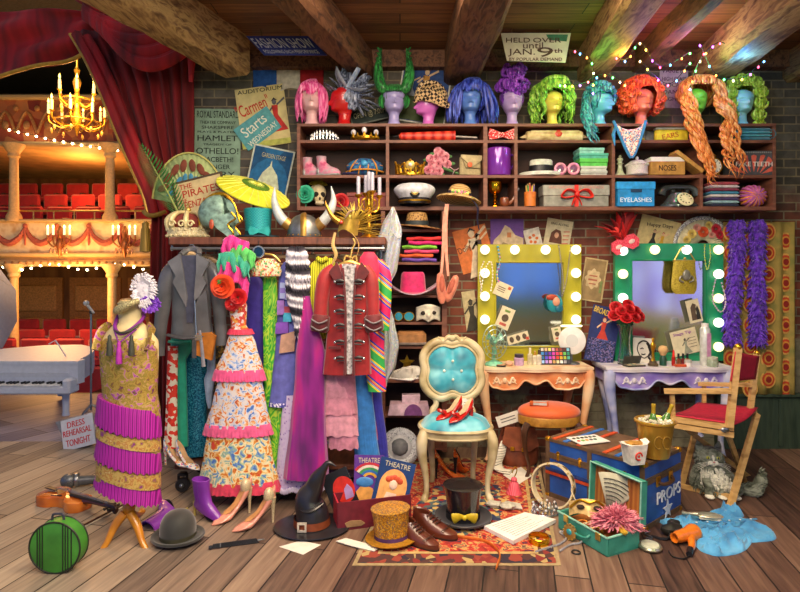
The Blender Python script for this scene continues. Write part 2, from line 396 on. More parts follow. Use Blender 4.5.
beam(2, -.95, 2.4, -.30, 4.74, .20, .22, BEAMD)
beam(3, .52, 3.2, .52, 4.74, .30, .26, BEAMD)
beam(4, 1.36, 2.4, 1.62, 4.74, .24, .24, BEAM)
beam(5, 1.92, 2.4, 2.02, 4.74, .12, .16, BEAMD)
beam(6, 2.35, 2.4, 2.62, 4.74, .28, .26, BEAM)
beam(7, 3.2, 2.4, 3.35, 4.74, .22, .24, BEAM)
b = struct('trim_8', BEAMD); b.box(.95, 4.70, 3.26, 5.2, .1, .14)
# ---- theatre beyond the stage: walls, balconies, ceiling, columns
CREAM = M('#d8b678', .6, 0, .15, 3)
struct('stage_floor', plank_mat(['#3c3c55', '#5b5c74', '#77788c', '#8e8c98'], rot=-60, width=.3)).box(-4.0, 5.85, -.05, 5.6, 2.0, .098)
struct('stage_front', M('#2b1a14')).box(-4, 6.82, -.5, 6, .06, 1.0)
struct('auditorium_floor', M('#40191a', .9)).box(-6, 10.8, -.8, 10, 8.4, .1)
b = struct('wall_rear', pat('noise', ['#5e3d20', '#8a6034', '#a3763f'], 1.2, .7, st=(3, 1, .6))); b.box(-6, 15, 2.8, 14, .1, 7.4)
b = struct('wall_left', M('#5e3f28', .8)); b.box(-12, 10.9, 2.8, .1, 8.2, 7.4)
b = struct('ceiling_auditorium', M('#4c4740', .8)); b.box(-6, 10.8, 6.0, 14, 8.4, .1)
# warm panelled doors under the balcony
for i in range(6):
    d = struct('door_%d' % (i+1), M('#c08a48', .5)); x = -11.2+i*1.55
    d.box(x, 14.9, .35, 1.35, .06, 1.9); d.m(M('#d9a25a', .5)).box(x, 14.86, .75, 1.05, .06, .7, bev=.04).box(x, 14.86, -.05, 1.05, .06, .6, bev=.04)
# balcony: slab, cream front with painted swags
b = struct('balcony', CREAM); b.box(-6, 13, 1.72, 10.5, 4.0, .24)
b.m(pat('noise', ['#e6c98c', '#f2dca8', '#d2a868'], 5, .6)).box(-6, 10.98, 2.12, 10.5, .1, .62)
b.m(CREAM).box(-6, 10.93, 2.46, 10.5, .18, .06, bev=.02).box(-6, 10.93, 1.80, 10.5, .16, .08, bev=.02).box(-6, 10.94, 1.63, 10.5, .14, .12, bev=.03)
b.m(M('#b9604a', .7))
for i in range(13):
    x = -10.4+i*.62
    b.tube([(x, 10.91, 2.36), (x+.1, 10.9, 2.15), (x+.31, 10.9, 2.02), (x+.52, 10.9, 2.15), (x+.62, 10.91, 2.36)], [.02, .045, .07, .045, .02], 6, 3)
    b.ball(x, 10.9, 2.36, .05, .03, .05, 8, 5); b.tube([(x, 10.9, 2.32), (x, 10.9, 1.98)], [.035, .015], 6)
b.m(M('#a9793c', .5))
for i in range(60): b.ball(-10.6+i*.14, 10.86, 1.64, .03, .02, .035, 6, 4)
b.m(M('#8a2a22', .9)).box(-6, 12.6, 2.06, 10.5, 2.8, .5).box(-6, 13.6, 2.5, 10.5, 1.6, .6)
rail = struct('balcony_rail', PGOLD)
rail.tube([(-10.8, 11.0, 2.66), (-2.2, 11.0, 2.66)], .018)
for i in range(22): rail.tube([(-10.8+i*.4, 11.0, 2.46), (-10.8+i*.4, 11.0, 2.66)], .014, 6)
g = struct('gallery_front', pat('cell', ['#a8421f', '#c25a2a', '#d98a45', '#8d3218'], 5, .6)); g.box(-6, 11.1, 4.42, 10.5, .1, .9)
g.m(CREAM).box(-6, 11.05, 4.9, 10.5, .2, .1, bev=.03).box(-6, 11.05, 3.97, 10.5, .2, .1, bev=.03)
g.m(M('#c98b4a', .5))
for i in range(20):
    x = -10.5+i*.42; g.tube([(x, 11.03, 4.2), (x+.21, 11.03, 4.62), (x+.42, 11.03, 4.2)], .03, 6, 4); g.ball(x+.21, 11.02, 4.35, .07, .03, .09, 8, 5); g.ball(x, 11.02, 4.68, .06, .03, .06, 8, 5)
g.m(CREAM).box(-6, 13.0, 3.98, 10.5, 3.8, .1).m(M('#5a2a1a', .8)).box(-6, 14.2, 4.6, 10.5, .1, 1.2)
for i, (px, z0, z1) in enumerate([(110, 2.44, 3.95), (112, -.75, 1.62), (14, 2.44, 3.95), (14, -.75, 1.62)]):
    c = struct('column_%d' % (i+1), M('#dfb877', .5, 0, .1)); x = at(px, 0, 10.9).x
    c.lathe([(.14, z0), (.14, z0+.1), (.09, z0+.2), (.082, (z0+z1)/2), (.078, z1-.28), (.11, z1-.24), (.10, z1-.18), (.2, z1-.02), (.2, z1)], x, 10.9, 0, 16)
# ================================================================ shelves
YF = 4.44; YB = 4.74; YS = 4.55
def zf(y): return CH-(y-HY)*YF/F
def sh(px, row, Y=YS): return on(px, Y, zf(row)+.001)
uf = YF/F
def xs(px): return (px-400)*YF/F
s = N('shelf_unit', 'long brown wall shelf of open compartments under the row of wig heads', 'shelf', (0, YF, 0), 1)
dp = YB-YF
def board(n, x0, x1, y, th=2.6, name='shelf'):
    n.p(name, SHELFW).box((xs(x0)+xs(x1))/2, dp/2, zf(y)-th*uf/2, xs(x1)-xs(x0), dp, th*uf)
def upright(n, x, y0, y1, th=3.2):
    n.p('divider', SHELFW).box(xs(x), dp/2, (zf(y0)+zf(y1))/2, th*uf, dp-.004, zf(y0)-zf(y1))
for y in (123.5, 140, 175, 206.5): board(s, 297, 776, y, 2.8 if y < 200 else 3.6)
for x in (298.5, 387.5, 485.5, 516, 613.5, 701.5, 774.5): upright(s, x, 126.3, 206.5, 3.2 if x != 485.5 else 4)
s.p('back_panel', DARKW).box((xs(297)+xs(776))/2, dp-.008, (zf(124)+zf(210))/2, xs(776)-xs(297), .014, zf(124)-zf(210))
s = N('bookcase', 'narrow brown bookcase of open shelves standing below the wall shelf', 'shelf', (0, YF, 0), 1)
for y in (229, 262, 295, 322, 346, 380, 415): board(s, 384, 443, y)
board(s, 384, 443, 446, 4)
upright(s, 383, 211, 452, 4); upright(s, 444.5, 211, 452, 5)
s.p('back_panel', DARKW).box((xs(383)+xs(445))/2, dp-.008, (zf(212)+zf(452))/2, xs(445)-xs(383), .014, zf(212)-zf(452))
# ---------------------------------------------------------------- wig heads on the top board
def head(b, H, yaw=0, sc=1.0):
    T = [(0, .2, .2, .21), (.04, .18, .18, .18), (.14, .14, .15, .135), (.28, .13, .17, .13), (.345, .17, .19, .15), (.375, .29, .2, .175), (.41, .325, .21, .2), (.46, .31, .22, .225), (.52, .31, .25, .25), (.6, .325, .29, .268), (.66, .32, .31, .275), (.72, .335, .325, .285), (.8, .32, .33, .285), (.88, .26, .29, .24), (.94, .18, .21, .17), (.985, .08, .1, .08), (1, .002, .002, .002)]
    rows = []; n = 36
    for j in range(45):
        z = (j/44); fr, bk, sd = interp(T, z); row = []
        for i in range(n):
            t = 2*PI*i/n; c = cos(t); s_ = sin(t)
            x = sd*s_; y = -(fr if c > 0 else bk)*c
            d = math.atan2(s_, c)
            nose = interp([(.49, 0), (.53, .10), (.56, .085), (.64, .03), (.69, 0)], z)[0]*math.exp(-(d/.2)**2)
            eye = -.035*math.exp(-((abs(d)-.5)/.2)**2-((z-.655)/.035)**2)
            lip = .022*math.exp(-(d/.34)**2)*(math.exp(-((z-.475)/.014)**2)+math.exp(-((z-.445)/.014)**2))
            brow = .014*math.exp(-((abs(d)-.5)/.3)**2-((z-.705)/.02)**2)
            y -= nose+eye+lip+brow
            row.append((x*H*sc, y*H*sc, z*H))
        rows.append(row)
    X0 = b.X; b.X = X0 @ Matrix.Rotation(R(yaw), 4, 'Z'); b.grid(rows, True, True, False); b.X = X0; return b
def lock(b, pts, r, wav=0, turns=2, n=6, ph=0, sm=4, flat=1):
    P = catmull([tuple(p) for p in pts], sm); m = len(P); q = []
    for i, p in enumerate(P):
        t = i/(m-1); a = turns*2*PI*t+ph; w_ = wav*min(1, t*2.5)
        q.append((p[0]+w_*cos(a), p[1]+w_*sin(a)*.7, p[2]))
    rr = [r*(.55+1.6*t*(1-t)+.15)*(1 if t < .8 else max(.12, (1-t)/.2)) for t in (i/(m-1) for i in range(m))]
    return b.tube(q, rr, n, 1, flat)
def wig_head(px, hx, H, col, label, yaw=0, sc=1.0):
    t = N('wig_head', label, 'wig head', sh(px, 123.5, 4.54), 4.54/F)
    hd = t.p('head', M(col, .35, 0, .1, 8, coat=.3)); head(hd.T(x=hx), H, yaw, sc); hd.T(); return t
def hair(t, cols, label=None, name='wig', const=False):
    return t.p(name, pat('noise', cols, 75, .42, st=(1, 1, .14), dist=.4, sheen=.1, pos=[.36, .5, .64]), label)
def cap(b, x, y, z, rx, ry, rz, face=None, cut=.1, yaw=0, bump=.12):
    """shell of hair over a skull, open in front of the face"""
    rows = []; n = 28; k = 12
    for j in range(k+1):
        row = []
        for i in range(n):
            t = 2*PI*i/n; d = abs(math.atan2(sin(t-R(yaw)-PI*1.5), cos(t-R(yaw)-PI*1.5)))
            lo = -.85 if d > (face or .7) else cut
            if (face or .7) < d < (face or .7)+.35: lo = lerp(cut, -.85, (d-(face or .7))/.35)
            ph = lerp(math.asin(max(-1, lo)), PI/2, j/k)
            q = 1+bump*noise.noise(Vector((cos(t)*3, sin(t)*3, ph*2.5+x)))
            row.append((x+rx*cos(ph)*cos(t)*q, y+ry*cos(ph)*sin(t)*q, z+rz*sin(ph)*q))
        rows.append(row)
    return b.grid(rows, True, False, True)
# pink bob
t = wig_head(312, 0, 42, '#e7b9bd', 'pale pink wig head wearing a hot pink shaggy bob', 6)
h = hair(t, ['#c21e72', '#ee5aa6', '#f79ac8']); cap(h, 0, 1, 29, 13, 14, 17, .55, .25); h.m(h.mats[0])
for i in range(46):
    a = rnd(.55, 2*PI-.55); x = sin(a); y = -cos(a)
    lock(h, [(x*4, y*4, 44), (x*12.5, y*12, 36), (x*15, y*13, 22), (x*(13+rnd(-1, 2)), y*12, rnd(2, 11))], rnd(1.2, 2.1), .4, 1, ph=i)
for i in range(12):
    x = -9+i*1.6; lock(h, [(x*.3+2, -6, 45), (x*.8, -13.5, 38), (x-2, -15, rnd(26, 31))], 1.5)
# red head in profile with spiky blue grey feathers
t = wig_head(344, 0, 40, '#c51718', 'bright red wig head in profile with a spiky blue grey feather wig', -80)
h = hair(t, ['#2e3242', '#6a7796', '#aab4cc']); cap(h, 4, 0, 28, 13, 11, 14, .75, .35, -80)
for i in range(30):
    a = R(rnd(-50, 165)); L_ = rnd(20, 34); x = cos(a); z = sin(a)
    lock(h, [(3+x*6, rnd(-7, 7), 30+z*6), (4+x*L_*.65, rnd(-9, 5), 30+z*L_*.65), (5+x*L_+rnd(-3, 3), rnd(-11, 5), 29+z*L_)], rnd(1.8, 3), 0, 1, flat=.4)
h.m(hair(t, ['#2e3242', '#6a7796', '#aab4cc'], name='feather').mats[0])
f_ = t.p('feather', pat('noise', ['#8aa0c8', '#cdd7ea'], 40, .5), 'pale streaked feather')
for (dx, dz, c_) in ((14, 28, 0), (20, 2, 0), (-12, 24, 0)): lock(f_, [(4, -8, 36), (4+dx*.6, -11, 36+dz*.6-4), (5+dx, -10, 33+dz)], 4, 0, flat=.25)
# lavender head with horned green wig
t = wig_head(394, 0, 39, '#a9a2dc', 'lavender wig head crowned by a green wig with two tall twisted horns', 4)
h = hair(t, ['#0f4a20', '#1f7a34', '#3ea24e']); cap(h, 0, 0, 28, 11.5, 12, 13, .5, .5)
for sx in (-1, 1):
    h.tube([(sx*4, -3, 36), (sx*11, -4, 37), (sx*15, -3, 47), (sx*15.5, -2, 60), (sx*12.5, -1, 78)], [4, 5.5, 5.5, 4, .6], 10, 6)
    for i in range(7): h.tube([(sx*(9.5+i*.9), -8, 36+i*5.5), (sx*(15-i*.2), -8.5+i*.7, 41+i*5.5), (sx*(19.5-i*.5), -4+i*.3, 47+i*5.2)], [1, 1.5, .8], 6, 3)
    for i in range(9): lock(h, [(sx*(5+i*.4), -9+i*1.6, 33), (sx*14, -6+i*1.5, 43), (sx*(16.5-i*.5), -5+i, 52+i*3)], 1.7)
    lock(h, [(sx*8, 0, 33), (sx*13, 0, 26), (sx*11, 0, 18)], 3)
for i in range(7): lock(h, [((i-3)*1.5, -5, 40), ((i-3)*2.2, -13, 34), ((i-3)*2, -13.6, 31)], 1.7)
# pink violet head in a braided turban
t = wig_head(428, 0, 32, '#d66fcb', 'pink violet wig head in profile under a braided brown and cream turban', -75, 1.15)
h = t.p('turban', pat('checker', ['#1f0e08', '#d8b888'], 44, .6, rot=(.5, .785, .3), const=True))
h.ball(3, 0, 30, 17, 13, 11, 20, 10, .15)
for i in range(11):
    a = i/10; lock(h, [(-14+a*4, -8-a*3, 22+a*3), (-4+a*8, -14, 30-a*8), (12+a*6, -10, 28-a*10), (18, -2, 18+a*8)], 2.6, .5, 3)
for i in range(6): lock(h, [(-12, -6+i, 25), (-6+i, -6+i, 40), (10+i, -4+i, 40-i), (19, -2, 26)], 3)
# blue head with long straight blue wig
t = wig_head(473, -3, 40, '#5c86d8', 'blue wig head with a long straight royal blue wig', -5)
h = hair(t, ['#0d1c66', '#2238b4', '#5a78e6']); cap(h, -1, 1, 30, 15, 14, 17, .5, .3)
for i in range(58):
    a = R(rnd(32, 328)); x = sin(a); y = -cos(a); e_ = rnd(.9, 1.25)
    lock(h, [(-1+x*5, y*5, 46), (-1+x*16, y*12, 38), (-1+x*20*e_, y*13, 22), (-1+x*22*e_+rnd(-2, 2), y*13, rnd(1, 9))], rnd(1.3, 2.4), .6, .6, ph=i)
for i in range(14): lock(h, [((i-7)*.5, -8, 46), ((i-7)*1.2-2, -14.5, 40), ((i-7)*1.4-2, -15.5, rnd(29, 33))], 1.6)
# lilac head with curled updo
t = wig_head(512, 0, 38, '#b9a0d8', 'lilac wig head with a tall purple updo of rolled curls', 0)
h = hair(t, ['#45127a', '#7a2ab4', '#a55cd8']); h.ball(0, 2, 42, 12.5, 12, 18, 18, 12, .15); cap(h, 0, 1, 28, 12, 13, 13, .6, .45)
for i in range(26):
    a = rnd(0, 2*PI); z = rnd(30, 58); k_ = (1-((z-42)/20)**2)**.5*13
    x = sin(a)*k_; y = -abs(cos(a))*k_; q = rnd(2, 3.6)
    h.tube([(x+q*cos(g_*.9), y-2+g_*.25, z+q*sin(g_*.9)) for g_ in range(8)], [2.2, 2.4, 2.3, 2.1, 1.9, 1.6, 1.3, .8], 6, 2)
# yellow head with long green ringlets
t = wig_head(553, -1, 36, '#e6d05a', 'yellow wig head with long lime green ringlets', 8)
h = hair(t, ['#3f7a1c', '#78b530', '#b4e05c']); cap(h, -1, 2, 32, 18, 14, 17, .45, .3); h.tube([(-15, -5, 38), (-9, -13, 43), (0, -16, 44), (9, -13, 43), (14, -5, 38)], 2.6, 8, 4)
for i in range(40):
    a = R(rnd(30, 330)); x = sin(a); y = -cos(a)
    lock(h, [(x*8, y*6, 44), (x*18, y*13, 38), (x*20+rnd(-2, 2), y*14, 22), (x*(18+rnd(-3, 3)), y*14, rnd(-1, 10))], rnd(1.6, 2.3), 1.7, rnd(3, 5), ph=i, sm=9)
for i in range(10): lock(h, [((i-5), -10, 46), ((i-5)*1.6, -15, 40), ((i-5)*2+2*(i > 5)*1, -15.5, rnd(30, 34))], 1.6, .8, 2, sm=6)
# cyan head, braided teal wig
t = wig_head(599, 0, 36, '#5bb8d8', 'cyan wig head in three-quarter view with a long teal braided wig', 48, 1.1)
h = hair(t, ['#0e4a5c', '#1f7f94', '#5cc0c8']); cap(h, -2, 1, 27, 15, 14, 14, .75, .42, 48)
for i in range(13): a = R(-10+i*17); h.ball(-1+14*cos(a), -9+abs(6-i)*.7, 27+14*sin(a), 3.4, 3.2, 3, 8, 6, .4)
for i in range(7): h.ball(-12+i*3.6, -13.5, 34-abs(i-3)*.8+rnd(-1, 1), 3, 2.6, 3, 8, 6, .4)
for i in range(16): lock(h, [(-9-i*.2, -7, 33), (-15+rnd(-1, 1), -10+i*.4, 20), (-16+rnd(-3, 4), -14+i*.2, 4), (-11+rnd(-4, 6), -17, rnd(-24, -6))], rnd(1.7, 2.4), 1.7, 4, ph=i, sm=9)
# coral head with orange afro
t = wig_head(642, -1, 38, '#e2705c', 'coral pink wig head with a round fiery orange afro', 8)
h = hair(t, ['#a8240c', '#e04a1c', '#ff8a4a'])
cap(h, 0, 3, 31, 22, 17, 21, .35, .25, 0, .1)
for i in range(190):
    a = rnd(0, 2*PI); ph_ = R(rnd(-48, 90)); d = Vector((cos(ph_)*sin(a), -cos(ph_)*cos(a), sin(ph_)))
    if d.y < -.55 and abs(d.x) < .42 and d.z < .45: continue
    c_ = Vector((d.x*22, 2+d.y*17, 29+d.z*20)); q = rnd(1.4, 2.4)
    h.tube([tuple(c_+Vector((q*cos(g_*1.3+i), d.y*g_*.5, q*sin(g_*1.3+i)))) for g_ in range(6)], 1.2, 5, 2)
# green head with very long orange waves
t = wig_head(696, -1, 38, '#7cc43c', 'green wig head with very long wavy orange hair hanging over the shelf', -14)
h = hair(t, ['#b4561c', '#ea8a3a', '#ffc07a']); cap(h, 1, 2, 34, 19, 14, 17, .5, .3)
for sx in (-1, 1):
    for i in range(11):
        x0 = sx*rnd(2, 8)+1; o_ = rnd(0, 1)
        if sx < 0: P = [(x0, -8, 47), (-13-3*o_, -12, 38), (-19+8*o_, -14-o_*3, 20), (-18+10*o_, -19, 4), (-13+9*o_, -20, -16), (-3+9*o_, -20, -36-14*rnd(0, 1)), (4+5*o_, -20, rnd(-66, -50))]
        else: P = [(x0, -8, 47), (12+6*o_, -12, 40), (13+9*o_, -14-o_*3, 22), (18+9*o_, -19, 4), (17+12*o_, -20, -14), (19+14*o_, -20, -32), (23+12*o_, -20, rnd(-58, -34))]
        lock(h, P, rnd(1.2, 2.0), rnd(2.4, 4.4), rnd(3, 4.5), ph=i*1.3+sx, sm=9, n=6)
for i in range(8): lock(h, [(-2+i, -8, 48), (-8+i*2.4, -14, 44), (-11+i*3, -15.5, 37)], 2.2)
# pale cyan head with lime rolls
t = wig_head(742, -1, 37, '#8fd0d6', 'pale cyan wig head framed by thick lime yellow rolls of hair', 0)
h = hair(t, ['#6a8a14', '#a4c22c', '#d8e86a']); cap(h, 0, 3, 32, 15, 13, 14, .62, .42)
for sx in (-1, 1):
    for k_, (x, z, q) in enumerate(((4, 46, 6), (11, 42, 7), (15, 33, 7.5), (15, 22, 7.5), (13.5, 11, 7), (14, 2, 5))):
        h.ball(sx*x, -4+abs(k_-2)*.5, z, q*.85, q*.8, q*.8, 12, 8, .35)
        for g_ in range(5): h.tube([(sx*x+q*.8*cos(a_+g_), -6-g_*.6, z+q*.75*sin(a_+g_)) for a_ in (0, .8, 1.6, 2.4)], [.6, 1.3, 1.3, .6], 5, 2)
# ================================================================ things standing in the shelves
def ring_pts(cx, cy, cz, rx, ry, n=24, a0=0, a1=2*PI): return [(cx+rx*cos(a0+(a1-a0)*i/n), cy+ry*sin(a0+(a1-a0)*i/n), cz) for i in range(n+1)]
def S(name, label, cat, px, row, m=None, Y=YS, rz=0, group=None, dz=0, **k):
    l = sh(px, row, Y); l.z += dz*Y/F; return N(name, label, cat, l, rz=rz, m=m, group=group, **k)
# row one
t = S('tiara', 'silver openwork tiara in the shelf below the pink bob wig', 'crown', 324, 140, SILV, Y=4.50)
t.tube(ring_pts(0, 6, 1, 15, 11, 24, PI, 2*PI), 1.0, 6)
for i in range(15):
    a = PI+PI*i/14; x = 15*cos(a); y = 6+11*sin(a); h = 3.5+7.5*sin(PI*i/14)**1.3
    t.tube([(x, y, 1), (x*.97, y, h)], [.8, .35], 5); t.ball(x*.97, y, h, 1.0, n=6, k=4)
    if i < 14:
        b_ = PI+PI*(i+1)/14; t.tube([(x, y, 1.5), ((x+15*cos(b_))/2, y-.5, h*.75), (15*cos(b_), 6+11*sin(b_), 1.5)], .5, 5, 3)
j = t.p('jewel', M('#ffffff', .05, 0, 0, coat=1))
for i in (3, 5, 7, 9, 11): a = PI+PI*i/14; j.ball(15*cos(a), 5+11*sin(a), 4+3*sin(PI*i/14), 1.3, n=6, k=4)
t = S('crown', 'gold crown with three large pearls in the shelf below the red head', 'crown', 365, 140, GOLD, Y=4.52)
t.lathe([(12.5, 0), (13.2, .5), (13, 4), (12.4, 4)], n=30, cap=False)
for i in range(12):
    a = 2*PI*i/12; x = 12.7*cos(a); y = 12.7*sin(a); t.tube([(x*1.0, y, 3), (x*1.05, y*1.05, 9 if i % 2 else 7)], [2.4, .3], 5); t.tube(ring_pts(0, 0, 1.2, 13.2, 13.2, 24), .7, 5)
j = t.p('pearl', M('#e9e4ea', .15, 0, .05, coat=1))
for a in (PI*1.5, PI*1.08, PI*1.92): j.ball(11.6*cos(a), 11.6*sin(a), 9, 2.7, 2.7, 3.4, 10, 7)
t = S('parasol', 'closed red paper parasol lying in the shelf', 'parasol', 433, 140, Y=4.52)
t.p('canopy', pat('wave', ['#a81410', '#e23a2a', '#f05a3a'], 40, .5, st=(.1, 1, 1))).lathe([(1.5, -34), (3.6, -32), (4.6, -10), (5.6, 20), (5.8, 22)], cz=5.8, n=18, fold=9, amp=.07, ry=90)
t.p('handle', M('#b9b2aa', .4)).tube([(20, 0, 5.8), (44, 0, 4.6)], .9, 8)
t.p('tip', BLACK).tube([(-34, 0, 5.8), (-40, 0, 5.4)], [1.6, .6], 8)
t = S('bow_tie', 'red bow tie with white polka dots', 'bow tie', 502, 140, Y=4.47)
dm = pat('dot', ['#f4e6e2', '#c5161c'], 80, .6, const=True, pos=[0, .32])
b = t.p('loop', dm)
for sx in (-1, 1): b.prism([(0, 3.4), (sx*7, 1.2), (sx*13, .6), (sx*14, 6), (sx*12.4, 12), (sx*6, 9.6), (0, 7)], -2.6, .8)
t.p('knot', dm).ball(0, -1.6, 5.4, 2.5, 2.2, 3)
t = S('scroll', 'rolled parchment scroll with a red wax seal', 'scroll', 554, 140, Y=4.52)
pm = pat('noise', ['#a88a58', '#cdb684', '#e2d2a4'], 15, .8)
b = t.p('parchment', pm); b.lathe([(4.6, -28), (5.4, -27), (5.2, 0), (5.5, 27), (4.6, 28)], cz=5.6, n=16, ry=90)
b.tube([(-28, 0, 5.6), (-34, 0, 4.6)], [2.4, .4], 8).tube([(28, 0, 5.6), (35, 0, 4.4)], [2.4, .4], 8)
b.lathe([(2, -24), (2.2, 24)], cz=9, cy=-3.5, n=10, ry=90)
t.p('wax_seal', M('#c0261c', .35)).lathe([(0, -1), (3.4, -.8), (3.6, 0), (2, .5), (0, .6)], cx=3, cy=-5.6, cz=7.6, n=12, rx=80)
t = N('bandana', 'patterned bandana with blue border hanging over the shelf edge', 'scarf', ab=(629, 127, 4.425))
b = t.p('cloth', pat('cell', ['#e7dccc', '#c86a6a', '#5a86b8', '#eee4d8', '#d8b0a0'], 110, .8, const=True))
def bd(u, v):
    hw = 15.5*(1-v)**.75+.4; x = 629+(u*2-1)*hw+v*2; return (x, -1.5*abs(sin(u*7+v*3))-1.0, 127+v*31+3*sin(u*PI)*(1-v)-6*(1-v)*(abs(u*2-1)**3))
b.sheet(bd, 17, 14); b.solid = .5
r_ = t.p('border', M('#3a8ac8', .7))
r_.tube([bd(0, v/10) for v in range(11)], 1.5, 6).tube([bd(1, v/10) for v in range(11)], 1.5, 6).tube([(616, 0, 125), (613, -1, 135), (614, -2, 146)], [1, 2, .5], 6)
t = S('hat_box', 'yellow oval box with grey lid lettered EARS', 'box', 661, 140, Y=4.56)
t.p('lid', M('#e8d53a', .5)).lathe([(0, -1), (15, -1), (15.6, 0), (15, 1.5), (13, 2), (12.6, 1), (0, 1)], cx=-5, cy=4, cz=8.4, sx=1, sy=.62, rx=80, ry=0)
t.p('lining', M('#8d8f92', .6)).lathe([(0, 0), (12.6, 0), (12.6, 1), (0, 1.2)], cx=-5, cy=2.4, cz=8.4, sx=1, sy=.62, rx=80)
b = t.p('body', M('#dcc92c', .5)); b.box(6, -8, 5.6, 32, 6, 11.2, bev=1.2)
t.p('cover', M('#b9bdb8', .5)).box(7, -8, 12.2, 34, 7, 2.2, bev=.6)
t.p('lettering', M('#b8641e', .6)).T(x=4, z=5, ry=-12).text('EARS', -8, 8, -2.6, 2.6, -11.2)
t = S('folded_cloth', 'teal blue folded cloth below the pale cyan head', 'cloth', 748, 140, Y=4.53)
b = t.p('fold', M('#1c7c92', .8, sheen=.4))
for i in range(4): b.box(0, 0, 1.6+i*3.1, 36-abs(i-1.5), 20, 3, bev=1.4)
b.tube([(18, -9.5, 1.6), (20.5, -9.5, 6), (18, -9.5, 11)], 1.5, 8, 3); t.p('hem', M('#5fc0cc', .7)).tube([(-17, -10.3, 4.6), (17, -10.3, 4.6)], .5, 5).tube([(-17, -10.3, 7.7), (17, -10.3, 7.7)], .5, 5)
# row two
def ankle_boot(x, y, rz, lab):
    t = N('ankle_boot', lab, 'boot', sh(x, 175, y), rz=rz)
    t.p('upper', pat('noise', ['#c24a78', '#e48aa8', '#b8a4ae', '#d86a92'], 14, .5)).grid([[(cx+w*cos(a), d*sin(a), z) for a in (2*PI*i/16 for i in range(16))] for z, cx, w, d in ((2, 4, 12, 5), (4, 4, 12.4, 5.4), (7, 3, 11, 5), (10, -1, 7.5, 4.6), (14, -3.6, 5, 4.4), (19, -4, 5, 4.6), (20, -4, 5.4, 5), (19, -4, 4, 4))], True, True, True)
    t.p('sole', M('#9fa3a2', .5)).box(4, 0, 1.2, 25, 10.5, 2.4, bev=1)
    t.p('heel_cap', M('#a9aeb2', .4)).ball(-6, 0, 5, 3, 4.8, 4.4, 8, 6)
ankle_boot(311, 4.58, -8, 'pink and grey ankle boot at the back, left of its pair'); ankle_boot(325, 4.52, -14, 'pink and grey ankle boot standing in front of its pair')
t = S('flat_cap', 'patchwork tartan flat cap of blue and orange', 'hat', 365, 175, Y=4.58)
pl = pat('checker', ['#2a4a86', '#c89a3a', '#6a3a6e', '#2f7aa8'], 38, .8, const=True)
t.p('crown', pl).ball(0, 0, 9.6, 19, 14, 9.4, 20, 10, .08); b = t.p('band', M('#d8912a', .7))
for k_ in range(4): b.tube([(-15+k_*9, -10+abs(k_-1.5), 2), (-12+k_*8, -13, 9), (-7+k_*5, -7, 16.5), (-3+k_*3, 2, 18.4)], .8, 6, 4)
for k_ in (5, 11): b.tube([(-19.5+k_*.2, -4, k_), (-8, -14.5+k_*.3, k_+1), (8, -14.5+k_*.3, k_+1), (19.5-k_*.2, -4, k_)], .8, 6, 4)
t.p('peak', M('#3a3f78', .7)).ball(-14, -9, 2, 9, 7, 1.6, 14, 6); t.p('button', M('#3f9ad0', .4)).ball(0, -13.6, 12, 3.4, 1.6, 3)
t = S('crown', 'gold filigree crown beside the pink bouquet', 'crown', 410, 175, GOLD, Y=4.53)
t.lathe([(13, 0), (13.6, .5), (13.2, 3), (12.6, 3)], n=30, cap=False)
for i in range(16):
    a = 2*PI*i/16; x = 13*cos(a); y = 13*sin(a); h = 11+3*cos(4*a); t.tube([(x, y, 2), (x*1.1, y*1.1, h)], [1.8, .8], 5); t.ball(x*1.12, y*1.12, h, 1.4, n=6, k=4); b_ = a+PI/8; t.tube([(x*1.05, y*1.05, 8), (13.8*cos(b_-.2), 13.8*sin(b_-.2), 11), (13.6*cos(b_), 13.6*sin(b_), 8)], .9, 5, 3)
t.p('medallion', PGOLD).lathe([(0, -1), (4.2, -.8), (4.6, 0), (3, .8), (0, 1)], cy=-14, cz=9.5, n=16, rx=90); t.p('jewel', M('#f4e8f0', .1, 0, 0, coat=1)).ball(0, -15.2, 9.5, 1.8, n=8, k=6)
def rose(b, x, y, z, r, up=(0, -1, 0)):
    if b.name in ('painted_flower', 'rose', 'flower') and b.bm.verts: b = b.sib()
    Z = Vector(up).normalized(); A = Z.orthogonal().normalized(); B = Z.cross(A)
    c = Vector((x, y, z))
    for k_, (rr, n, h) in enumerate(((1, 6, 0), (.72, 5, .18), (.45, 4, .34), (.22, 3, .45))):
        for i in range(n):
            a = 2*PI*i/n+k_*.6; d = A*cos(a)+B*sin(a); o = A*-sin(a)+B*cos(a)
            b.grid([[tuple(c+d*(r*rr*(.35+.65*v)*(1-.18*u_*u_))+o*(r*rr*.62*u_*(.5+.5*v))+Z*(r*(h+.42*v-.25*v*v*(1 if k_ == 0 else .3)))) for u_ in (-1, -.5, 0, .5, 1)] for v in (0, .4, .75, 1)])
    return b
t = S('bouquet', 'bouquet of pink roses lying beside a beige envelope purse', 'flowers', 441, 175, Y=4.52)
b = t.p('rose', pat('noise', ['#a84a60', '#d88898', '#eab4bc'], 30, .7))
for i, (x, z) in enumerate(((-11, 6), (-7, 12), (-3, 18), (2, 22), (-1, 12), (-6, 5), (4, 15), (0, 5), (6, 20), (-9, 17), (8, 12), (-1, 25))): rose(b, x-2, -3+i % 3, z, 4.4)
g = t.p('leaf', M('#4c7a44', .7))
for i in range(9): a = i*.7; g.ball(-2+13*cos(a), 0, 13+11*sin(a), 3.4, .7, 1.8, 8, 5)
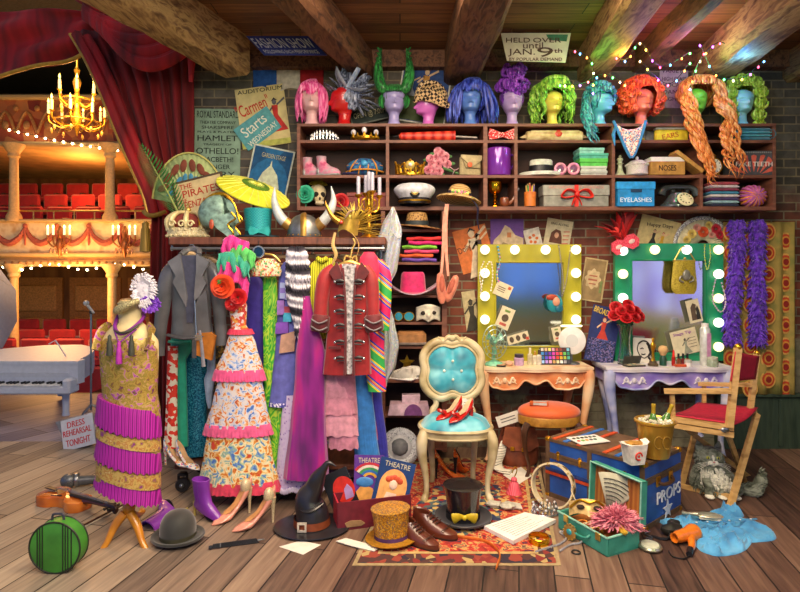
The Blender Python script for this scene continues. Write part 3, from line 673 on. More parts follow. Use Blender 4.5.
g.tube([(2, -2, 8), (10, -4, 5), (17, -5, 2)], [1.4, 1.2, 1], 6); t.p('ribbon', M('#e4c0c8', .6)).tube([(9, -6, 8), (13, -7, 5), (17, -7, 7)], 1.2, 6, 3, .4).tube([(13, -7, 5), (11, -7, 1)], 1, 6, 1, .4)
t = S('purse', 'beige envelope purse with a coral seal', 'bag', 470, 175, Y=4.52, rz=14)
b = t.p('body', M('#a89a72', .8, 0, .15, 60)); b.box(0, 0, 10, 22, 6, 20, bev=1.6); t.p('flap', M('#b8aa80', .8)).prism([(-11, 20.6), (11, 20.6), (11, 16), (1, 9), (-11, 18)], -4.4, -3); t.p('seal', M('#d8663e', .4)).lathe([(0, -.8), (2.6, -.6), (2.6, .4), (0, .8)], cx=-2, cy=-4.8, cz=11, n=12, rx=90)
t.p('strap', M('#7d7050', .7)).tube([(-10, -3.2, 19), (-6, -3.8, 8), (10, -3.6, 8)], .5, 5)
t = S('mug', 'large shiny purple mug', 'mug', 498, 175, M('#7b2fa6', .2, .2, .1, 8, coat=.6), Y=4.53); t.lathe([(0, .6), (12, .4), (12.8, 2), (12.8, 26), (12.2, 27.5), (11.6, 26), (11.4, 3), (0, 2.4)], n=32)
t.p('handle', M('#5a2a86', .25, .2)).tube([(12, 0, 22), (15, -3, 20), (15, -3, 12), (12, 0, 6)], 1.1, 8, 5)
t = S('boater_hat', 'white boater hat with wide black band', 'hat', 541, 175, Y=4.55)
t.p('brim', M('#cfd2c8', .6)).lathe([(0, .4), (22, .2), (22.4, 2.6), (21.6, 3.6), (0, 3.8)], n=36, sy=.8); t.p('crown', M('#c9ccc0', .6)).lathe([(11.6, 3), (11.4, 15.6), (10.6, 16.6), (0, 16.6)], n=30, sy=.8); t.p('band', BLACK).lathe([(12, 4), (11.8, 11)], n=30, sy=.8, cap=False)
t = S('sunglasses', 'round pink framed sunglasses propped before stacked boxes', 'sunglasses', 567, 175, Y=4.46)
b = t.p('frame', M('#d88aa6', .3)); l = t.p('lens', M('#7a5068', .1, 0, .1, 10, coat=.8))
for x in (-6.6, 6.6): b.tube([(x+5*cos(a), 0, 6.4+5*sin(a)) for a in (2*PI*i/20 for i in range(20))], 1.5, 8, closed=True); l.lathe([(0, -.4), (4.4, -.4), (4.4, .2), (0, .4)], cx=x, cz=6.4, n=18, rx=90); b.tube([(x*1.7, 0, 7), (x*1.7, 6, 6), (x*1.6, 10, 3)], .7, 5)
b.tube([(-1.6, 0, 7), (0, -.6, 7.8), (1.6, 0, 7)], 1, 6)
for i, (c, w, h, lb) in enumerate((('#b7bab2', 27, 5, 'silver grey flat gift box at the bottom of the green stack'), ('#c9ccc4', 26, 4.4, 'pale grey flat gift box second from bottom of the stack'), ('#58c04e', 28, 7.6, 'bright green gift box in the middle of the stack'), ('#54b59e', 29, 5, 'deep turquoise gift box just above the green one'), ('#8fd6c4', 25, 5.4, 'pale mint gift box on top of the stack'))):
    t = S('gift_box', lb, 'box', 590.5-(i == 4)*2, 175, Y=4.55, dz=sum((5, 4.4, 7.6, 5, 5.4)[:i])+.02*i); t.p('body', M(c, .5)).box(0, 0, h*.35, w-1.4, 19, h*.7); t.p('lid', M(c, .45, 0, .1)).box(0, 0, h*.72, w, 20.4, h*.54, bev=.4)
t = S('chess_pawn', 'pale green stone chess piece beside a beaded box', 'chess piece', 620, 175, M('#b4bd9c', .3, 0, .15, coat=.4), Y=4.50)
t.lathe([(5, 0), (5.2, 1.4), (4, 2.6), (2.6, 6), (2, 11), (3.4, 12.4), (2.2, 13.4), (2.4, 15), (3, 16.4), (2.2, 18), (0, 18.8)], n=18, sm=3); t.p('cross', M('#b4bd9c', .3)).box(0, 0, 19.6, 1, 1, 2.6).box(0, 0, 19.8, 2.4, 1, 1)
t = S('trinket_box', 'white beaded trinket box with a domed lid', 'box', 637, 175, Y=4.49)
bm_ = pat('dot', ['#f0ece4', '#b8a8a8'], 190, .35, bump=.5); t.p('body', bm_).lathe([(9, 0), (10.4, 1), (10, 5), (10.4, 10), (9.4, 10.6)], n=24); b = t.p('lid', bm_); b.lathe([(10.6, 10.4), (9.4, 12.4), (6, 15), (1.4, 16)], n=24)
for i in range(20): a = 2*PI*i/20; b.ball(10.4*cos(a), 10.4*sin(a), 10.6, 1.1, n=6, k=4)
t.p('knob', M('#e9e2da', .3)).ball(0, 0, 17.6, 1.6, 1.6, 2.2, 8, 6)
t = S('box', 'open brown cardboard box lettered NOSES with white lining', 'box', 664, 175, Y=4.50)
t.p('body', M('#b4853c', .8)).box(0, 0, 6.6, 34, 17, 13.2, bev=.4); t.p('lining', WHITE).box(0, 0, 15.4, 33, 16, 4.6, bev=.3); t.p('lettering', M('#2a1a0c', .7, 0, 0)).text('NOSES', -9, 8, 4, 9.4, -8.7)
t.p('lid', M('#c29448', .8), 'cardboard lid leaning on the box').T(21, -2, 13, ry=37).box(0, 0, 0, 33, 16, 4, bev=.4)
t = S('alarm_clock', 'small round alarm clock with brass rim under the orange hair', 'clock', 713, 175, Y=4.47)
t.p('case', GOLD).lathe([(0, -3), (8.2, -3), (8.8, 0), (8.6, 2), (7.6, 2.6), (7.2, 1.8), (0, 1.8)], cz=9, n=28, rx=90).tube([(-5, 0, 2.4), (-6.4, 0, 0)], .9, 6).tube([(5, 0, 2.4), (6.4, 0, 0)], .9, 6).tube([(-2, 0, 18), (-2.2, 0, 20), (0, 0, 21.4), (2.2, 0, 20), (2, 0, 18)], .7, 6, 3)
t.p('face', M('#f2efe6', .4, 0, .03)).lathe([(0, 0), (7.2, 0), (7.2, .4), (0, .5)], cy=-1.7, cz=9, n=28, rx=90)
t.p('hand', BLKLETTER).box(.8, -2.6, 11, .7, .3, 4.6, ry=16).box(-1, -2.6, 7, .7, .3, 5.4, ry=20).m(BLKLETTER)
b = t.p('numeral', BLKLETTER)
for i in range(12): a = i*PI/6; b.box(6*cos(a), -2.5, 9+6*sin(a), .6, .2, 1.2, ry=90-math.degrees(a))
t = S('box', 'dark striped box with coral rays lettered FAKE TEETH', 'box', 749, 175, Y=4.51)
t.p('body', M('#4a4a4e', .6)).box(0, 0, 12, 44, 15, 24, bev=.4); b = t.p('ray', M('#d8604a', .6))
for i in range(-3, 4): a = R(i*24); c_ = R(7); b.prism([(8*sin(a), 0.6+6*cos(a)*.4), (22*sin(a-c_), min(19, 24*cos(a-c_))), (22*sin(a), min(20, 25*cos(a))), (22*sin(a+c_), min(19, 24*cos(a+c_)))], -8.0, -7.4)
b.m(M('#8a8a86', .6)); [b.ball(-21+i*2.1, -7.6, 22.4, .9, .4, .8, 6, 4) for i in range(21)]
t.p('lettering', M('#e8e0d4', .6, 0, 0)).text('FAKE TEETH', -18, 18, 8.6, 13, -8.2)
# row three
t = S('skull', 'bone coloured sugar skull wearing a flower crown', 'skull', 318, 206.5, Y=4.60, rz=20); t.u *= .9
b = t.p('cranium', M('#cdbf96', .6, 0, .15)); b.ball(0, 3, 18, 9.5, 12, 10, 18, 10).ball(0, -5.4, 11, 6, 5, 6, 12, 8).box(0, -7, 5, 9, 6, 4, bev=1.4)
b = t.p('socket', M('#1c1712', .9)); b.ball(-3.6, -8, 14.6, 2.7, 2.6, 3).ball(3.6, -8, 14.6, 2.7, 2.6, 3).ball(0, -9.6, 10, 1.3, 1.4, 2)
b = t.p('tooth', M('#e0d6b8', .4)); [b.box(-3.8+i*1.5, -10, 5.6, 1.1, 1, 2.4, bev=.2) for i in range(6)]
b = t.p('flower', M('#b9a428', .7)); [rose(b, -6+i*3, -3+abs(i-2), 28-abs(i-2)*.8, 4.4, (0, -.5, 1)) for i in range(5)]
t = S('artificial_rose', 'turquoise fabric rose in front of the skull', 'flower', 305.5, 206.5, Y=4.475, dz=12.6); rose(t.p('petal', M('#32b48c', .6)), 0, 0, 0, 9); rose(t.p('bud', M('#249a78', .6)), 0, -3, 0, 4.6); t.p('leaf', M('#1f6a4a', .6)).ball(0, 2, -6, 6, .8, 3, 8, 5).tube([(0, 1, 0), (0, 2, -12.5)], .8, 6)
t = S('artificial_rose', 'deep red fabric rose beside the red box', 'flower', 341, 206.5, Y=4.46, dz=2); rose(t.p('petal', M('#c01418', .6)), 0, 0, 3, 8.4); rose(t.p('bud', M('#98101a', .6)), 0, -3, 3, 4.4); t.p('leaf', M('#2f4a28', .6)).ball(5, 1, -1, 4, .8, 2.4, 8, 5).ball(-5, 1, -2, 4, .8, 2, 8, 5).tube([(0, 1, 0), (0, 2, -4)], .8, 6)
t = S('box', 'dull red wooden box behind the candelabra', 'box', 367, 206.5, Y=4.58); t.p('body', M('#7a2c24', .6)).box(0, 0, 5.4, 38, 16, 10.8, bev=.4); t.p('lid', M('#8a3a30', .55)).box(0, 0, 12.8, 39.5, 17, 4, bev=.6)
t = S('captain_hat', 'white captain hat with black band and gold braid', 'hat', 414.5, 206.5, Y=4.50, dz=.2)
t.p('crown', M('#d4d8e0', .55)).lathe([(15, 8), (17, 10), (20.5, 15), (20, 19), (14, 22.6), (0, 24)], n=32, sy=.85, sm=3)
t.p('band', M('#14141c', .5)).lathe([(15.4, 2.6), (15.6, 9.4)], n=32, sy=.85, cap=False); t.p('peak', M('#17171d', .15, coat=.8)).grid([[(r*cos(a), -9+(r-14)*-.9*sin(-a)*1.0+r*.3*sin(a), 3.4-(r-14)*.34*abs(sin(a))) for a in (PI+PI*i/16 for i in range(17))] for r in (14, 17, 20)])
t.p('braid', GOLD).tube(ring_pts(0, 0, 5.4, 15.8, 13.6, 16, PI, 2*PI), 1, 6)
b = t.p('badge', M('#1c2026', .6)); b.ball(0, -14.6, 13.4, 5.4, 1.6, 5.8, 14, 8); b.m(PGOLD).tube([(3.2*cos(a), -16, 13.4+3.2*sin(a)) for a in (2*PI*i/14 for i in range(14))], .5, 5, closed=True).box(0, -16, 13.4, .8, .6, 5).box(0, -16, 12, 3.4, .6, .7)
t = S('straw_hat', 'tilted straw sun hat with flowered ribbon', 'hat', 459, 206.5, Y=4.40, dz=1)
b = t.p('brim', pat('ring', ['#8a6a38', '#c8a468', '#e0c084'], 30, .8)); b.T(z=7, ry=9, rx=-8); b.lathe([(10, 2), (16, .8), (20, -.6), (22.5, -2), (22, -3), (16, 0), (10, 1)], n=36, sy=.8)
t.p('crown', pat('ring', ['#8a6a38', '#b89358', '#cfab70'], 30, .8)).T(z=7, ry=9, rx=-8).lathe([(11.4, .6), (11.6, 5), (10, 10), (6, 13), (0, 14)], n=30, sy=.85, sm=3)
b = t.p('ribbon', M('#1c1836', .6)); b.T(z=7, ry=9, rx=-8).lathe([(12, 1.2), (12, 5)], n=30, sy=.85, cap=False); b.T().tube([(12, -9, 4), (17, -12, -4), (17, -10, -16), (19, -9, -26)], [2, 2.2, 2, 1], 6, 4, .3)
b = t.p('flower', pat('cell', ['#d06a90', '#e8d070', '#6aa04a', '#f0b8c0'], 60, .6, const=True)); b.T(z=7, ry=9, rx=-8); [b.ball(-8+i*3, -10.6+abs(i-3)*.25, 3, 1.9, 1.4, 2, 8, 6, .4) for i in range(6)]
t = S('goblet', 'polished gold goblet standing beside the tobacco pipe', 'goblet', 495, 206.5, M('#d89a1e', .18, 1, .1), Y=4.50)
t.lathe([(6.6, 0), (6.8, .8), (3, 2.4), (1.4, 4), (2.4, 6), (1.3, 8), (2.2, 11), (1.4, 12.6), (4.6, 14.4), (6.4, 18), (6.6, 24), (6.9, 25), (6.2, 24.4), (5.6, 18), (0, 15)], n=24, sm=2)
t = S('tobacco_pipe', 'brown tobacco pipe leaning against the compartment side', 'pipe', 506, 206.5, Y=4.47)
t.p('bowl', M('#7c4022', .35, coat=.4)).lathe([(0, 0), (3.6, .6), (4.6, 4), (4.4, 8.6), (3.4, 9), (2.8, 6), (0, 3)], cx=-1.6, n=16, sm=2).tube([(0, 0, 2.4), (5, 0, 4.6), (8, 0, 9)], [2.2, 1.8, 1.4], 8, 3); t.p('stem', M('#5c5a5c', .3)).tube([(8, 0, 9), (10, 0, 14.5), (13, 0, 18.4)], [1.3, 1, .9], 8, 3)
t = S('pencil_cup', 'orange cup filled with pencils', 'cup', 530, 206.5, Y=4.47); t.p('cup', M('#d0742a', .5)).lathe([(0, .4), (5.6, .3), (6, 14.5), (5.6, 14.6), (5.2, 1.4), (0, 1.2)], n=20)
for i, c in enumerate(('#c8a040', '#4a9a54', '#c04a3a', '#e0c040', '#7a6aa8')): t.p('pencil', M(c, .5)).tube([(-2+i, (i % 2)*2-1, 1.6), (-4+i*2, (i % 3)-1, 20+i % 3*1.4)], .8, 6).m(LTWOOD).tube([(-4+i*2, (i % 3)-1, 20+i % 3*1.4), (-4.2+i*2.1, (i % 3)-1, 22+i % 3*1.4)], [.8, .1], 6)
t = S('gift_box', 'long silver grey box tied with a red bow', 'box', 573.5, 206.5, Y=4.52); t.p('body', M('#8f8d82', .45, .2)).box(0, 0, 5.4, 64, 17, 10.8, bev=.4); t.p('lid', M('#9d9b90', .4, .2)).box(0, 0, 16, 66, 18, 10.6, bev=.6)
t.p('lettering', M('#c08a80', .5, 0, 0)).text('FEATHERS AND THREADS', -27, 27, 17.6, 20.4, -9.2)
b = t.p('ribbon', M('#d8261a', .45)); b.box(0, -9.4, 10.6, 4, .6, 21.2)
for sx in (-1, 1): b.tube([(0, -10.4, 12), (sx*5, -12, 15.6), (sx*11, -12, 15.4), (sx*15, -11, 9.6), (sx*9, -11, 8.6), (0, -10.4, 11)], [1.4, 2.6, 3, 2.6, 2.2, 1.2], 8, 4, .4).tube([(0, -10.4, 11), (sx*3, -11, 6), (sx*5, -11, .8)], [1.6, 2, 1.6], 6, 3, .3)
b.ball(0, -11.6, 11.6, 2.6, 2, 2.6, 10, 6)
t = S('box', 'bright blue cardboard box lettered EYELASHES', 'box', 632.5, 206.5, Y=4.49); t.p('body', M('#1f8cd0', .45)).box(0, 0, 8.4, 36, 17, 16.8); t.p('lid', M('#2a9ae0', .4)).box(0, 0, 20.4, 38, 18.6, 7.4, bev=.4); t.p('handle_hole', M('#123a5c', .7)).box(0, -9.3, 15.2, 11, .5, 3, bev=.2); t.p('lettering', M('#dcebf4', .5, 0, 0)).text('EYELASHES', -15.5, 15.5, 4, 8.4, -8.6)
t = S('telephone', 'old black rotary telephone with cream dial', 'telephone', 679, 206.5, Y=4.50)
t.p('body', M('#3a4040', .25, coat=.6)).lathe([(19, 0), (19, 2), (15, 5), (11, 11), (8, 14), (0, 14.4)], n=28, sy=.6); b = t.p('cradle', M('#2c3030', .3)); [b.box(sx*7, 0, 15.4, 3, 8, 3.4, bev=.6) for sx in (-1, 1)]
t.p('handset', M('#333a3c', .25, coat=.6)).tube([(-18, 0, 12), (-15, 0, 17.6), (-8, 0, 19.8), (8, 0, 19.8), (15, 0, 17.6), (18, 0, 12)], [4.4, 3.6, 2.6, 2.6, 3.6, 4.4], 10, 4)
t.p('dial', M('#d8cfa0', .4)).T(1, -10, 6.6, rx=62).lathe([(0, 0), (7.6, 0), (7.8, .8), (6, 1.6), (0, 1.4)], n=24); b = t.p('finger_hole', M('#6a6446', .6)).T(1, -10, 6.6, rx=62); [b.ball(5.2*cos(a), 5.2*sin(a), 1.5, 1, 1, .4, 6, 4) for a in (i*2*PI/11 for i in range(10))]
t.p('cord', BLACK).tube([(-18+i*.6, -4+sin(i)*1.4, 1.6+cos(i)*1.2) for i in range(16)], .5, 5)
for i, c in enumerate(('#b04a58', '#d8d0d4', '#8a3a50', '#3f8aa8', '#e0d8d4', '#4a3a6a', '#9ac0c8', '#2a2f48')):
    t = S('folded_shirt', '%s folded shirt in the square pile, %s' % (('rose red', 'off-white', 'wine red', 'sea blue', 'chalk white', 'dark violet', 'pale aqua', 'navy')[i], ('topmost', 'second from top', 'third from top', 'fourth from top', 'fourth from bottom', 'third from bottom', 'second from bottom', 'lowest')[i]), 'shirt', 719.5, 206.5, Y=4.52, group='folded shirts in the square pile', dz=(7-i)*3.05)
    t.p('fold', M(c, .8)).box(0, 0, 1.5, 28, 20, 2.9, bev=1.2); t.p('hem', M(c, .9)).tube([(-13.6, -10, 1), (13.6, -10, 1)], .55, 5)
t = S('yarn_ball', 'fat pink, violet and orange ball of yarn', 'yarn', 752, 206.5, Y=4.52); b = t.p('core', M('#b05a9a', .9)); b.ball(0, 0, 11, 12.5, 9.5, 10.6)
for c_, o in (('#c860a8', 0), ('#e08a30', 1.1), ('#8a5ac0', 2.3)):
    b = t.p('strand', M(c_, .9))
    for i in range(8): a = i*.39+o; b.tube([(14*cos(g_)*cos(a)*.95+1.3*sin(g_), 10*sin(g_)-.3, 11+10.6*cos(g_)*sin(a)) for g_ in (2*PI*k_/18 for k_ in range(18))], 1.2, 5, closed=True)
# ---------------------------------------------------------------- the narrow bookcase
t = S('fedora', 'leopard print hat with wide beige brim on top shelf of bookcase', 'hat', 417, 229, Y=4.46); t.p('brim', pat('ring', ['#8a6238', '#b98a52', '#cfa66a'], 22, .8)).T(ry=6).lathe([(9, 3), (16, 1.6), (22, 1.6), (22.4, 2.4), (16, 2.6), (9, 4)], cx=2, n=32, sy=.75); t.p('crown', pat('dot', ['#2c1a0c', '#8a6230', '#b08a4c'], 75, .7, pos=[.2, .35, .6])).lathe([(11.4, 3), (10.6, 11), (9, 16), (5, 16.6), (0, 15)], n=28, sy=.8, sm=2); t.p('band', M('#1e2a2c', .6)).lathe([(11.9, 3.6), (11.5, 8)], n=28, sy=.8, cap=False)
for i, (c, lb, x, r_) in enumerate((('#6a4aa8', 'violet folded garment lowest in the bright pile', 0, 0), ('#e0622e', 'orange folded garment second from bottom of bright pile', -3, -3), ('#d84a78', 'rose folded garment in the middle of the bright pile', 2, 2), ('#7cc43a', 'lime folded garment in the bright pile', 1, -5), ('#e0287a', 'hot pink folded garment near the top of the bright pile', 6, 4), ('#e83a3a', 'red folded garment on top of the bright pile', 5, -3))):
    t = S('folded_garment', lb, 'garment', 419+x, 262, Y=4.50, dz=.1+i*4.2); t.p('fold', M(c, .75, sheen=.3)).T(rz=r_).grid([[(-17+i_*3.4, -8, z+.6*sin(i_*1.1+i*2)) for i_ in range(11)] for z in (.3, 2, 3.4)]).grid([[(-17+i_*3.4, y, 3.4+.6*sin(i_*1.1+i*2)*(1-(y+8)/16)) for i_ in range(11)] for y in (-8, 0, 8)]).box(0, .4, 1.8, 33, 16, 3); t.p('edge', M(c, .9)).T(rz=r_).tube([(-17+i_*3.4, -8.4, 1.8+.6*sin(i_*1.1+i*2)) for i_ in range(11)], 1.3, 6)
t = S('cowboy_hat', 'hot pink felt cowboy hat with upturned brim', 'hat', 413, 295, Y=4.44)
b = t.p('brim', M('#c2185e', .7, sheen=.4)); b.grid([[(r*1.0*cos(a), r*.62*sin(a), 3+((r-12)/15)**2*9*abs(cos(a))**2-((r-12)/15)*2*abs(sin(a))) for a in (2*PI*i/36 for i in range(36))] for r in (10, 14, 19, 24, 27, 26.6)], True); b.solid = .8
t.p('crown', M('#cf1c68', .7, sheen=.4)).lathe([(13, 3), (12.4, 12), (11.6, 20), (9.6, 23), (5, 21.4), (0, 19.6)], n=28, sy=.72, sm=2); t.p('band', M('#b9a2b0', .5)).tube([(26.8*cos(a), 26.8*.62*sin(a), 12*abs(cos(a))**2-2*abs(sin(a))+3) for a in (2*PI*i/40 for i in range(40))], .7, 5, closed=True)
t = S('sunglasses', 'aviator sunglasses with sky blue lenses in the bookcase', 'sunglasses', 404, 322, Y=4.43); b = t.p('frame', GOLD); l = t.p('lens', M('#3fa6c4', .08, .3, .05, coat=1))
for x, q in ((-5.4, 4), (5, 5)): b.tube([(x+q*cos(a), 0, 5.6+4.4*sin(a)) for a in (2*PI*i/20 for i in range(20))], .5, 6, closed=True); l.lathe([(0, -.3), (q, -.3), (q, .2), (0, .4)], cx=x, cz=5.6, n=18, rx=90, sy=4.2/q); b.tube([(x*1.9, 0, 7), (x*1.8, 8, 6), (x*1.7, 12, 1)], .4, 5)
b.tube([(-2, 0, 8), (1, -.4, 8.6)], .5, 5)
def half_mask(b, w, h):
    return b.grid([[(w*(u_*2-1), -6*(1-(u_*2-1)**2)-1.5*(math.exp(-((u_-.5)/.12)**2))*(v < .6), h*(v*(.8+.2*sin(u_*PI))+.16*(1-v)*abs(sin(u_*2*PI)))) for u_ in (i/18 for i in range(19))] for v in (k_/8 for k_ in range(9))])
t = S('half_mask', 'ivory half face mask with an eye hole', 'mask', 428, 322, Y=4.45); b = t.p('face', M('#d9d3bc', .35)); half_mask(b, 12, 18); b.solid = .8; e_ = t.p('eye_hole', M('#2a2018', .8)); e_.ball(-4.6, -5.4, 9, 3, 1.4, 2.2, 10, 6).ball(5.4, -5, 9.4, 2.6, 1.4, 2, 10, 6)
t.p('nose', M('#d9d3bc', .35)).tube([(.6, -5, 13), (.4, -8, 7), (.6, -7, 3)], [1.4, 2.2, 1.2], 8, 3)
t = S('pillbox_hat', 'satin orange grey pillbox hat', 'hat', 411, 346, Y=4.49); t.p('crown', M('#b27f50', .3, .2, coat=.3)).box(0, 0, 7.4, 30, 18, 13.6, bev=3); t.p('band', M('#7d7068', .4)).box(0, 0, 2.4, 31, 19, 3, bev=.8)
def sneaker(px, row, Y, rz, lab, c1, c2):
    t = S('sneaker', lab, 'shoe', px, row, Y=Y, rz=rz)
    t.p('upper', M(c1, .5)).grid([[(cx+w*cos(a), d*sin(a), z) for a in (2*PI*i/16 for i in range(16))] for z, cx, w, d in ((1.6, 0, 14, 5), (4, 0, 13.6, 5.4), (6.4, -1, 12, 5), (8.6, -5, 8, 4.4), (12, -7, 6, 4), (12.4, -7, 5, 3.4), (9, -7, 4, 3))], True, True, True); t.p('sole', WHITE).box(0, 0, 1, 29, 10.8, 2.2, bev=.9)
    b = t.p('lace', M(c2, .6)); [b.tube([(1+i*2.2, -4.2, 8.8-i*.8), (2+i*2.2, 0, 10-i*.9), (1+i*2.2, 4.2, 8.8-i*.8)], .6, 5, 3) for i in range(4)]; t.p('stripe', M('#2a2c2c', .5)).tube([(-5, -5.6, 4), (2, -5.8, 3.4), (8, -5, 6.4)], [.4, 1.6, .4], 6, 3, .5)
sneaker(420, 380, 4.50, 12, 'white sneaker with dark curved stripe at right of its pair', '#d8d6cc', '#eee8dc'); sneaker(401, 380, 4.46, 155, 'white sneaker with a dark stripe turned away, left of its pair', '#cfccc0', '#eee8dc')
t = S('brass_star', 'small brass star ornament standing behind the sneakers', 'ornament', 407, 380, GOLD, Y=4.62); t.prism([((8 if i % 2 == 0 else 3.4)*sin(i*PI/5), 13+(8 if i % 2 == 0 else 3.4)*cos(i*PI/5)) for i in range(10)], -1.2, 1.2).box(0, 0, 1, 8, 5, 2, bev=.5).tube([(0, 0, 1), (0, 0, 9)], .9, 6)
t = S('shoe_box', 'pale pink box with a violet half round emblem', 'box', 409, 415, Y=4.48); t.p('body', M('#c7a8b8', .6)).box(0, 0, 5.6, 42, 18, 11.2, tap=.9, bev=.4); t.p('lid', M('#d4b8c6', .6)).box(2, 2, 15, 18, 10, 8, bev=.4); t.p('emblem', M('#7d4a86', .5)).prism([(9*cos(a)+4, .6+11*sin(a)) for a in (PI*i/14 for i in range(15))], -9.8, -9)
t = S('plumed_hat', 'round silvery grey plumed hat leaning against the bookcase', 'hat', 400, 446, Y=4.26); t.loc.z = .002; b = t.p('brim', M('#a9acb0', .5)); b.T(0, 2, 19, rx=68).lathe([(0, 3), (9, 3.6), (13, 1), (18.6, -1.6), (19, -2.6), (13, -.6), (0, 1)], n=32, sm=2); f_ = t.p('plume', pat('noise', ['#5e6268', '#c4c8cc', '#8a8e94'], 60, .6))
f_.T(0, 2, 19, rx=68)
for i in range(60): a = 2*PI*i/60; f_.tube([(12*cos(a), 12*sin(a), 1.6), (16*cos(a+.1), 16*sin(a+.1), 1.4), (19.6*cos(a+.2), 19.6*sin(a+.2), -1.6+rnd(-.6, .6))], [.8, 1.4, .3], 5, 2)
t.p('crown', M('#5c5f64', .6)).T(0, 2, 19, rx=68).ball(0, 0, 4, 8.4, 8.4, 5, 16, 8, .1)
# ================================================================ paper on the wall
PW = YW-.004
def poster(name, label, cx, cy, w, h, rot, m, Y=PW, cat='poster', th=.5):
    n = N(name, label, cat, at(cx, cy, Y), ry=rot, m=m); n.box(0, 0, 0, w, th, h); return n
def figure(b, x, z, s, cols):
    """a small painted dancer: head, body, skirt, arms"""
    y = -.5; q = lambda P: [(x+a*s, z+c*s) for a, c in P]
    b.m(cols[0]).prism(q([(-1, 3), (1, 3), (.7, 0), (3.4, -5), (-2.6, -5.4), (-.7, 0)]), y-.2, y)
    b.m(cols[1]).prism(q([(.7*cos(i*PI/5), 4+.9*sin(i*PI/5)) for i in range(10)]), y-.2, y)
    b.prism(q([(.8, 2.8), (3.4, 4.6), (3.2, 5.2), (.6, 3.3)]), y-.2, y).prism(q([(-.8, 2.8), (-2.6, .8), (-2.2, .4), (-.5, 2.4)]), y-.2, y)
    b.m(cols[2]).prism(q([(-1, 4.2), (0, 5.4), (1.1, 4.4), (.6, 4.5), (0, 4.8), (-.6, 4.4)]), y-.3, y); return b
p = poster('playbill', 'tall grey green playbill listing HAMLET and OTHELLO on the brick wall', 217.5, 146, 46, 74, 1, M('#87a58c', .8, 0, .2, 10))
b = p.p('lettering', M('#1c261f', .8, 0, 0))
for s_, x, z0, z1 in (('ROYAL STANDARD', 21, 28, 35), ('THEATRE COMPANY', 18, 22, 25), ('SHAKSPERE', 16, 17, 20), ('PLAYS & PLAYERS', 20, 13, 15), ('HAMLET', 20, 5, 10.5), ('TRAGEDY OF', 14, .5, 2.4), ('OTHELLO!', 21, -8, -2), ('MACBETH!', 16, -16, -11), ('RANGER', 13, -23, -18.6), ('BARRY', 18, -31, -25.6)): b.text(s_, -x, x, z0, z1, -.3)
p = poster('opera_poster', 'cream AUDITORIUM Carmen poster with a red dancer, tilted on the brick wall', 263, 116.5, 49, 60, -8, M('#d8c98c', .8, 0, .12, 12), PW-.014)
p.p('border', M('#b8bc5a', .8)).box(0, -.3, -27, 48.6, .3, 5.4)
p.p('lettering', M('#2b2a20', .8, 0, 0)).text('AUDITORIUM', -22, 23, 24.6, 28.4, -.4)
p.p('title', M('#c22a1c', .7, 0, 0), 'red slanted title').T(ry=-16).text('"Carmen"', -23, 12, 7, 19.5, -.5)
figure(p.p('picture', M('#c22a22', .7)), 13, 0, 3.2, (M('#c22a22', .7), M('#5a5a60', .7), M('#2a2420', .8)))
p = poster('notice', 'turquoise Starts Wednesday notice pasted over the opera poster', 257.5, 128.5, 41, 26, -36, M('#5aa6aa', .7), PW-.021)
p.p('lettering', M('#e8ead8', .7, 0, 0)).T(ry=-4).text('Starts', -15, 13, -.5, 10, -.5).text('WEDNESDAY', -17, 18, -10.5, -5, -.5)
p = poster('theatre_poster', 'blue theatre poster with a white tent of light', 269, 176, 42, 58, 12, M('#cfd6c0', .8), PW-.028)
b = p.p('picture', M('#1f6a9c', .8)); b.box(0, -.35, 0, 38.6, .3, 54.6); b.m(M('#cfd8b4', .8)).prism([(-12, -22), (-11, -10), (-7, 2), (-1, 10), (0, 16), (1, 10), (8, 2), (12, -10), (13, -22)], -.8, -.5); b.m(M('#b9b43c', .8)).prism([(-9, -24), (-5, -16), (0, -12), (6, -17), (9, -24)], -1, -.8); b.m(M('#15507c', .8)).prism([(-19, 27), (-19, 0), (-14, 10), (-4, 18), (-10, 27)], -.7, -.5).prism([(19, 27), (19, 0), (14, 10), (4, 18), (10, 27)], -.7, -.5)
p.p('lettering', M('#b9b48a', .8, 0, 0)).text('GARDEN STAGE', -11, 13, 17.5, 22, -.8)
t = N('flag', 'blue white and red striped flag hung under the ceiling beam', 'flag', ab=(288, 78, 4.738))
for i, (c, nm) in enumerate((('#1f55a4', 'blue_stripe'), ('#cfc9ba', 'white_stripe'), ('#a81420', 'red_stripe'))):
    b = t.p(nm, M(c, .85)); x0 = 253+i*23.5
    b.sheet(lambda u, v: (x0+u*23.6, .9*sin((x0+u*23.6)*.32+v*2)*(.3+v), 60+v*28+2*sin((x0+u*23.6-253)/22)+2.2*v*sin((x0+u*23.5)*.21)), 14, 10); b.solid = .5
def skew_sign(name, label, P, Y, m):
    n = N(name, label, 'sign', ab=(sum(a for a, _ in P)/4, sum(c for _, c in P)/4, Y), m=m); n.prism(P, 0, 1.5); return n
p = skew_sign('show_sign', 'dark blue FASHION SHOW sign hanging below the ceiling boards', [(246, 36), (308, 36), (327, 55), (264, 55)], 4.25, M('#23348c', .6, 0, .1))
def shear(b, y0, k): b.X = Matrix(((1, 0, k, -k*y0), (0, 1, 0, 0), (0, 0, 1, 0), (0, 0, 0, 1))); return b
b = p.p('lettering', M('#ccd4e8', .6, 0, 0)); shear(b, 46, .95).text('FASHION SHOW', 257, 315, 48, 38.5, -.4).text('FOLLOWING EACH PERFORMANCE', 259, 313, 53.4, 50, -.4)
b = p.p('cord', M('#6d5a40', .8)); b.tube([(262, .6, 37), (258, .6, 16)], .5, 5).tube([(300, .6, 37), (300, .6, 16)], .5, 5)
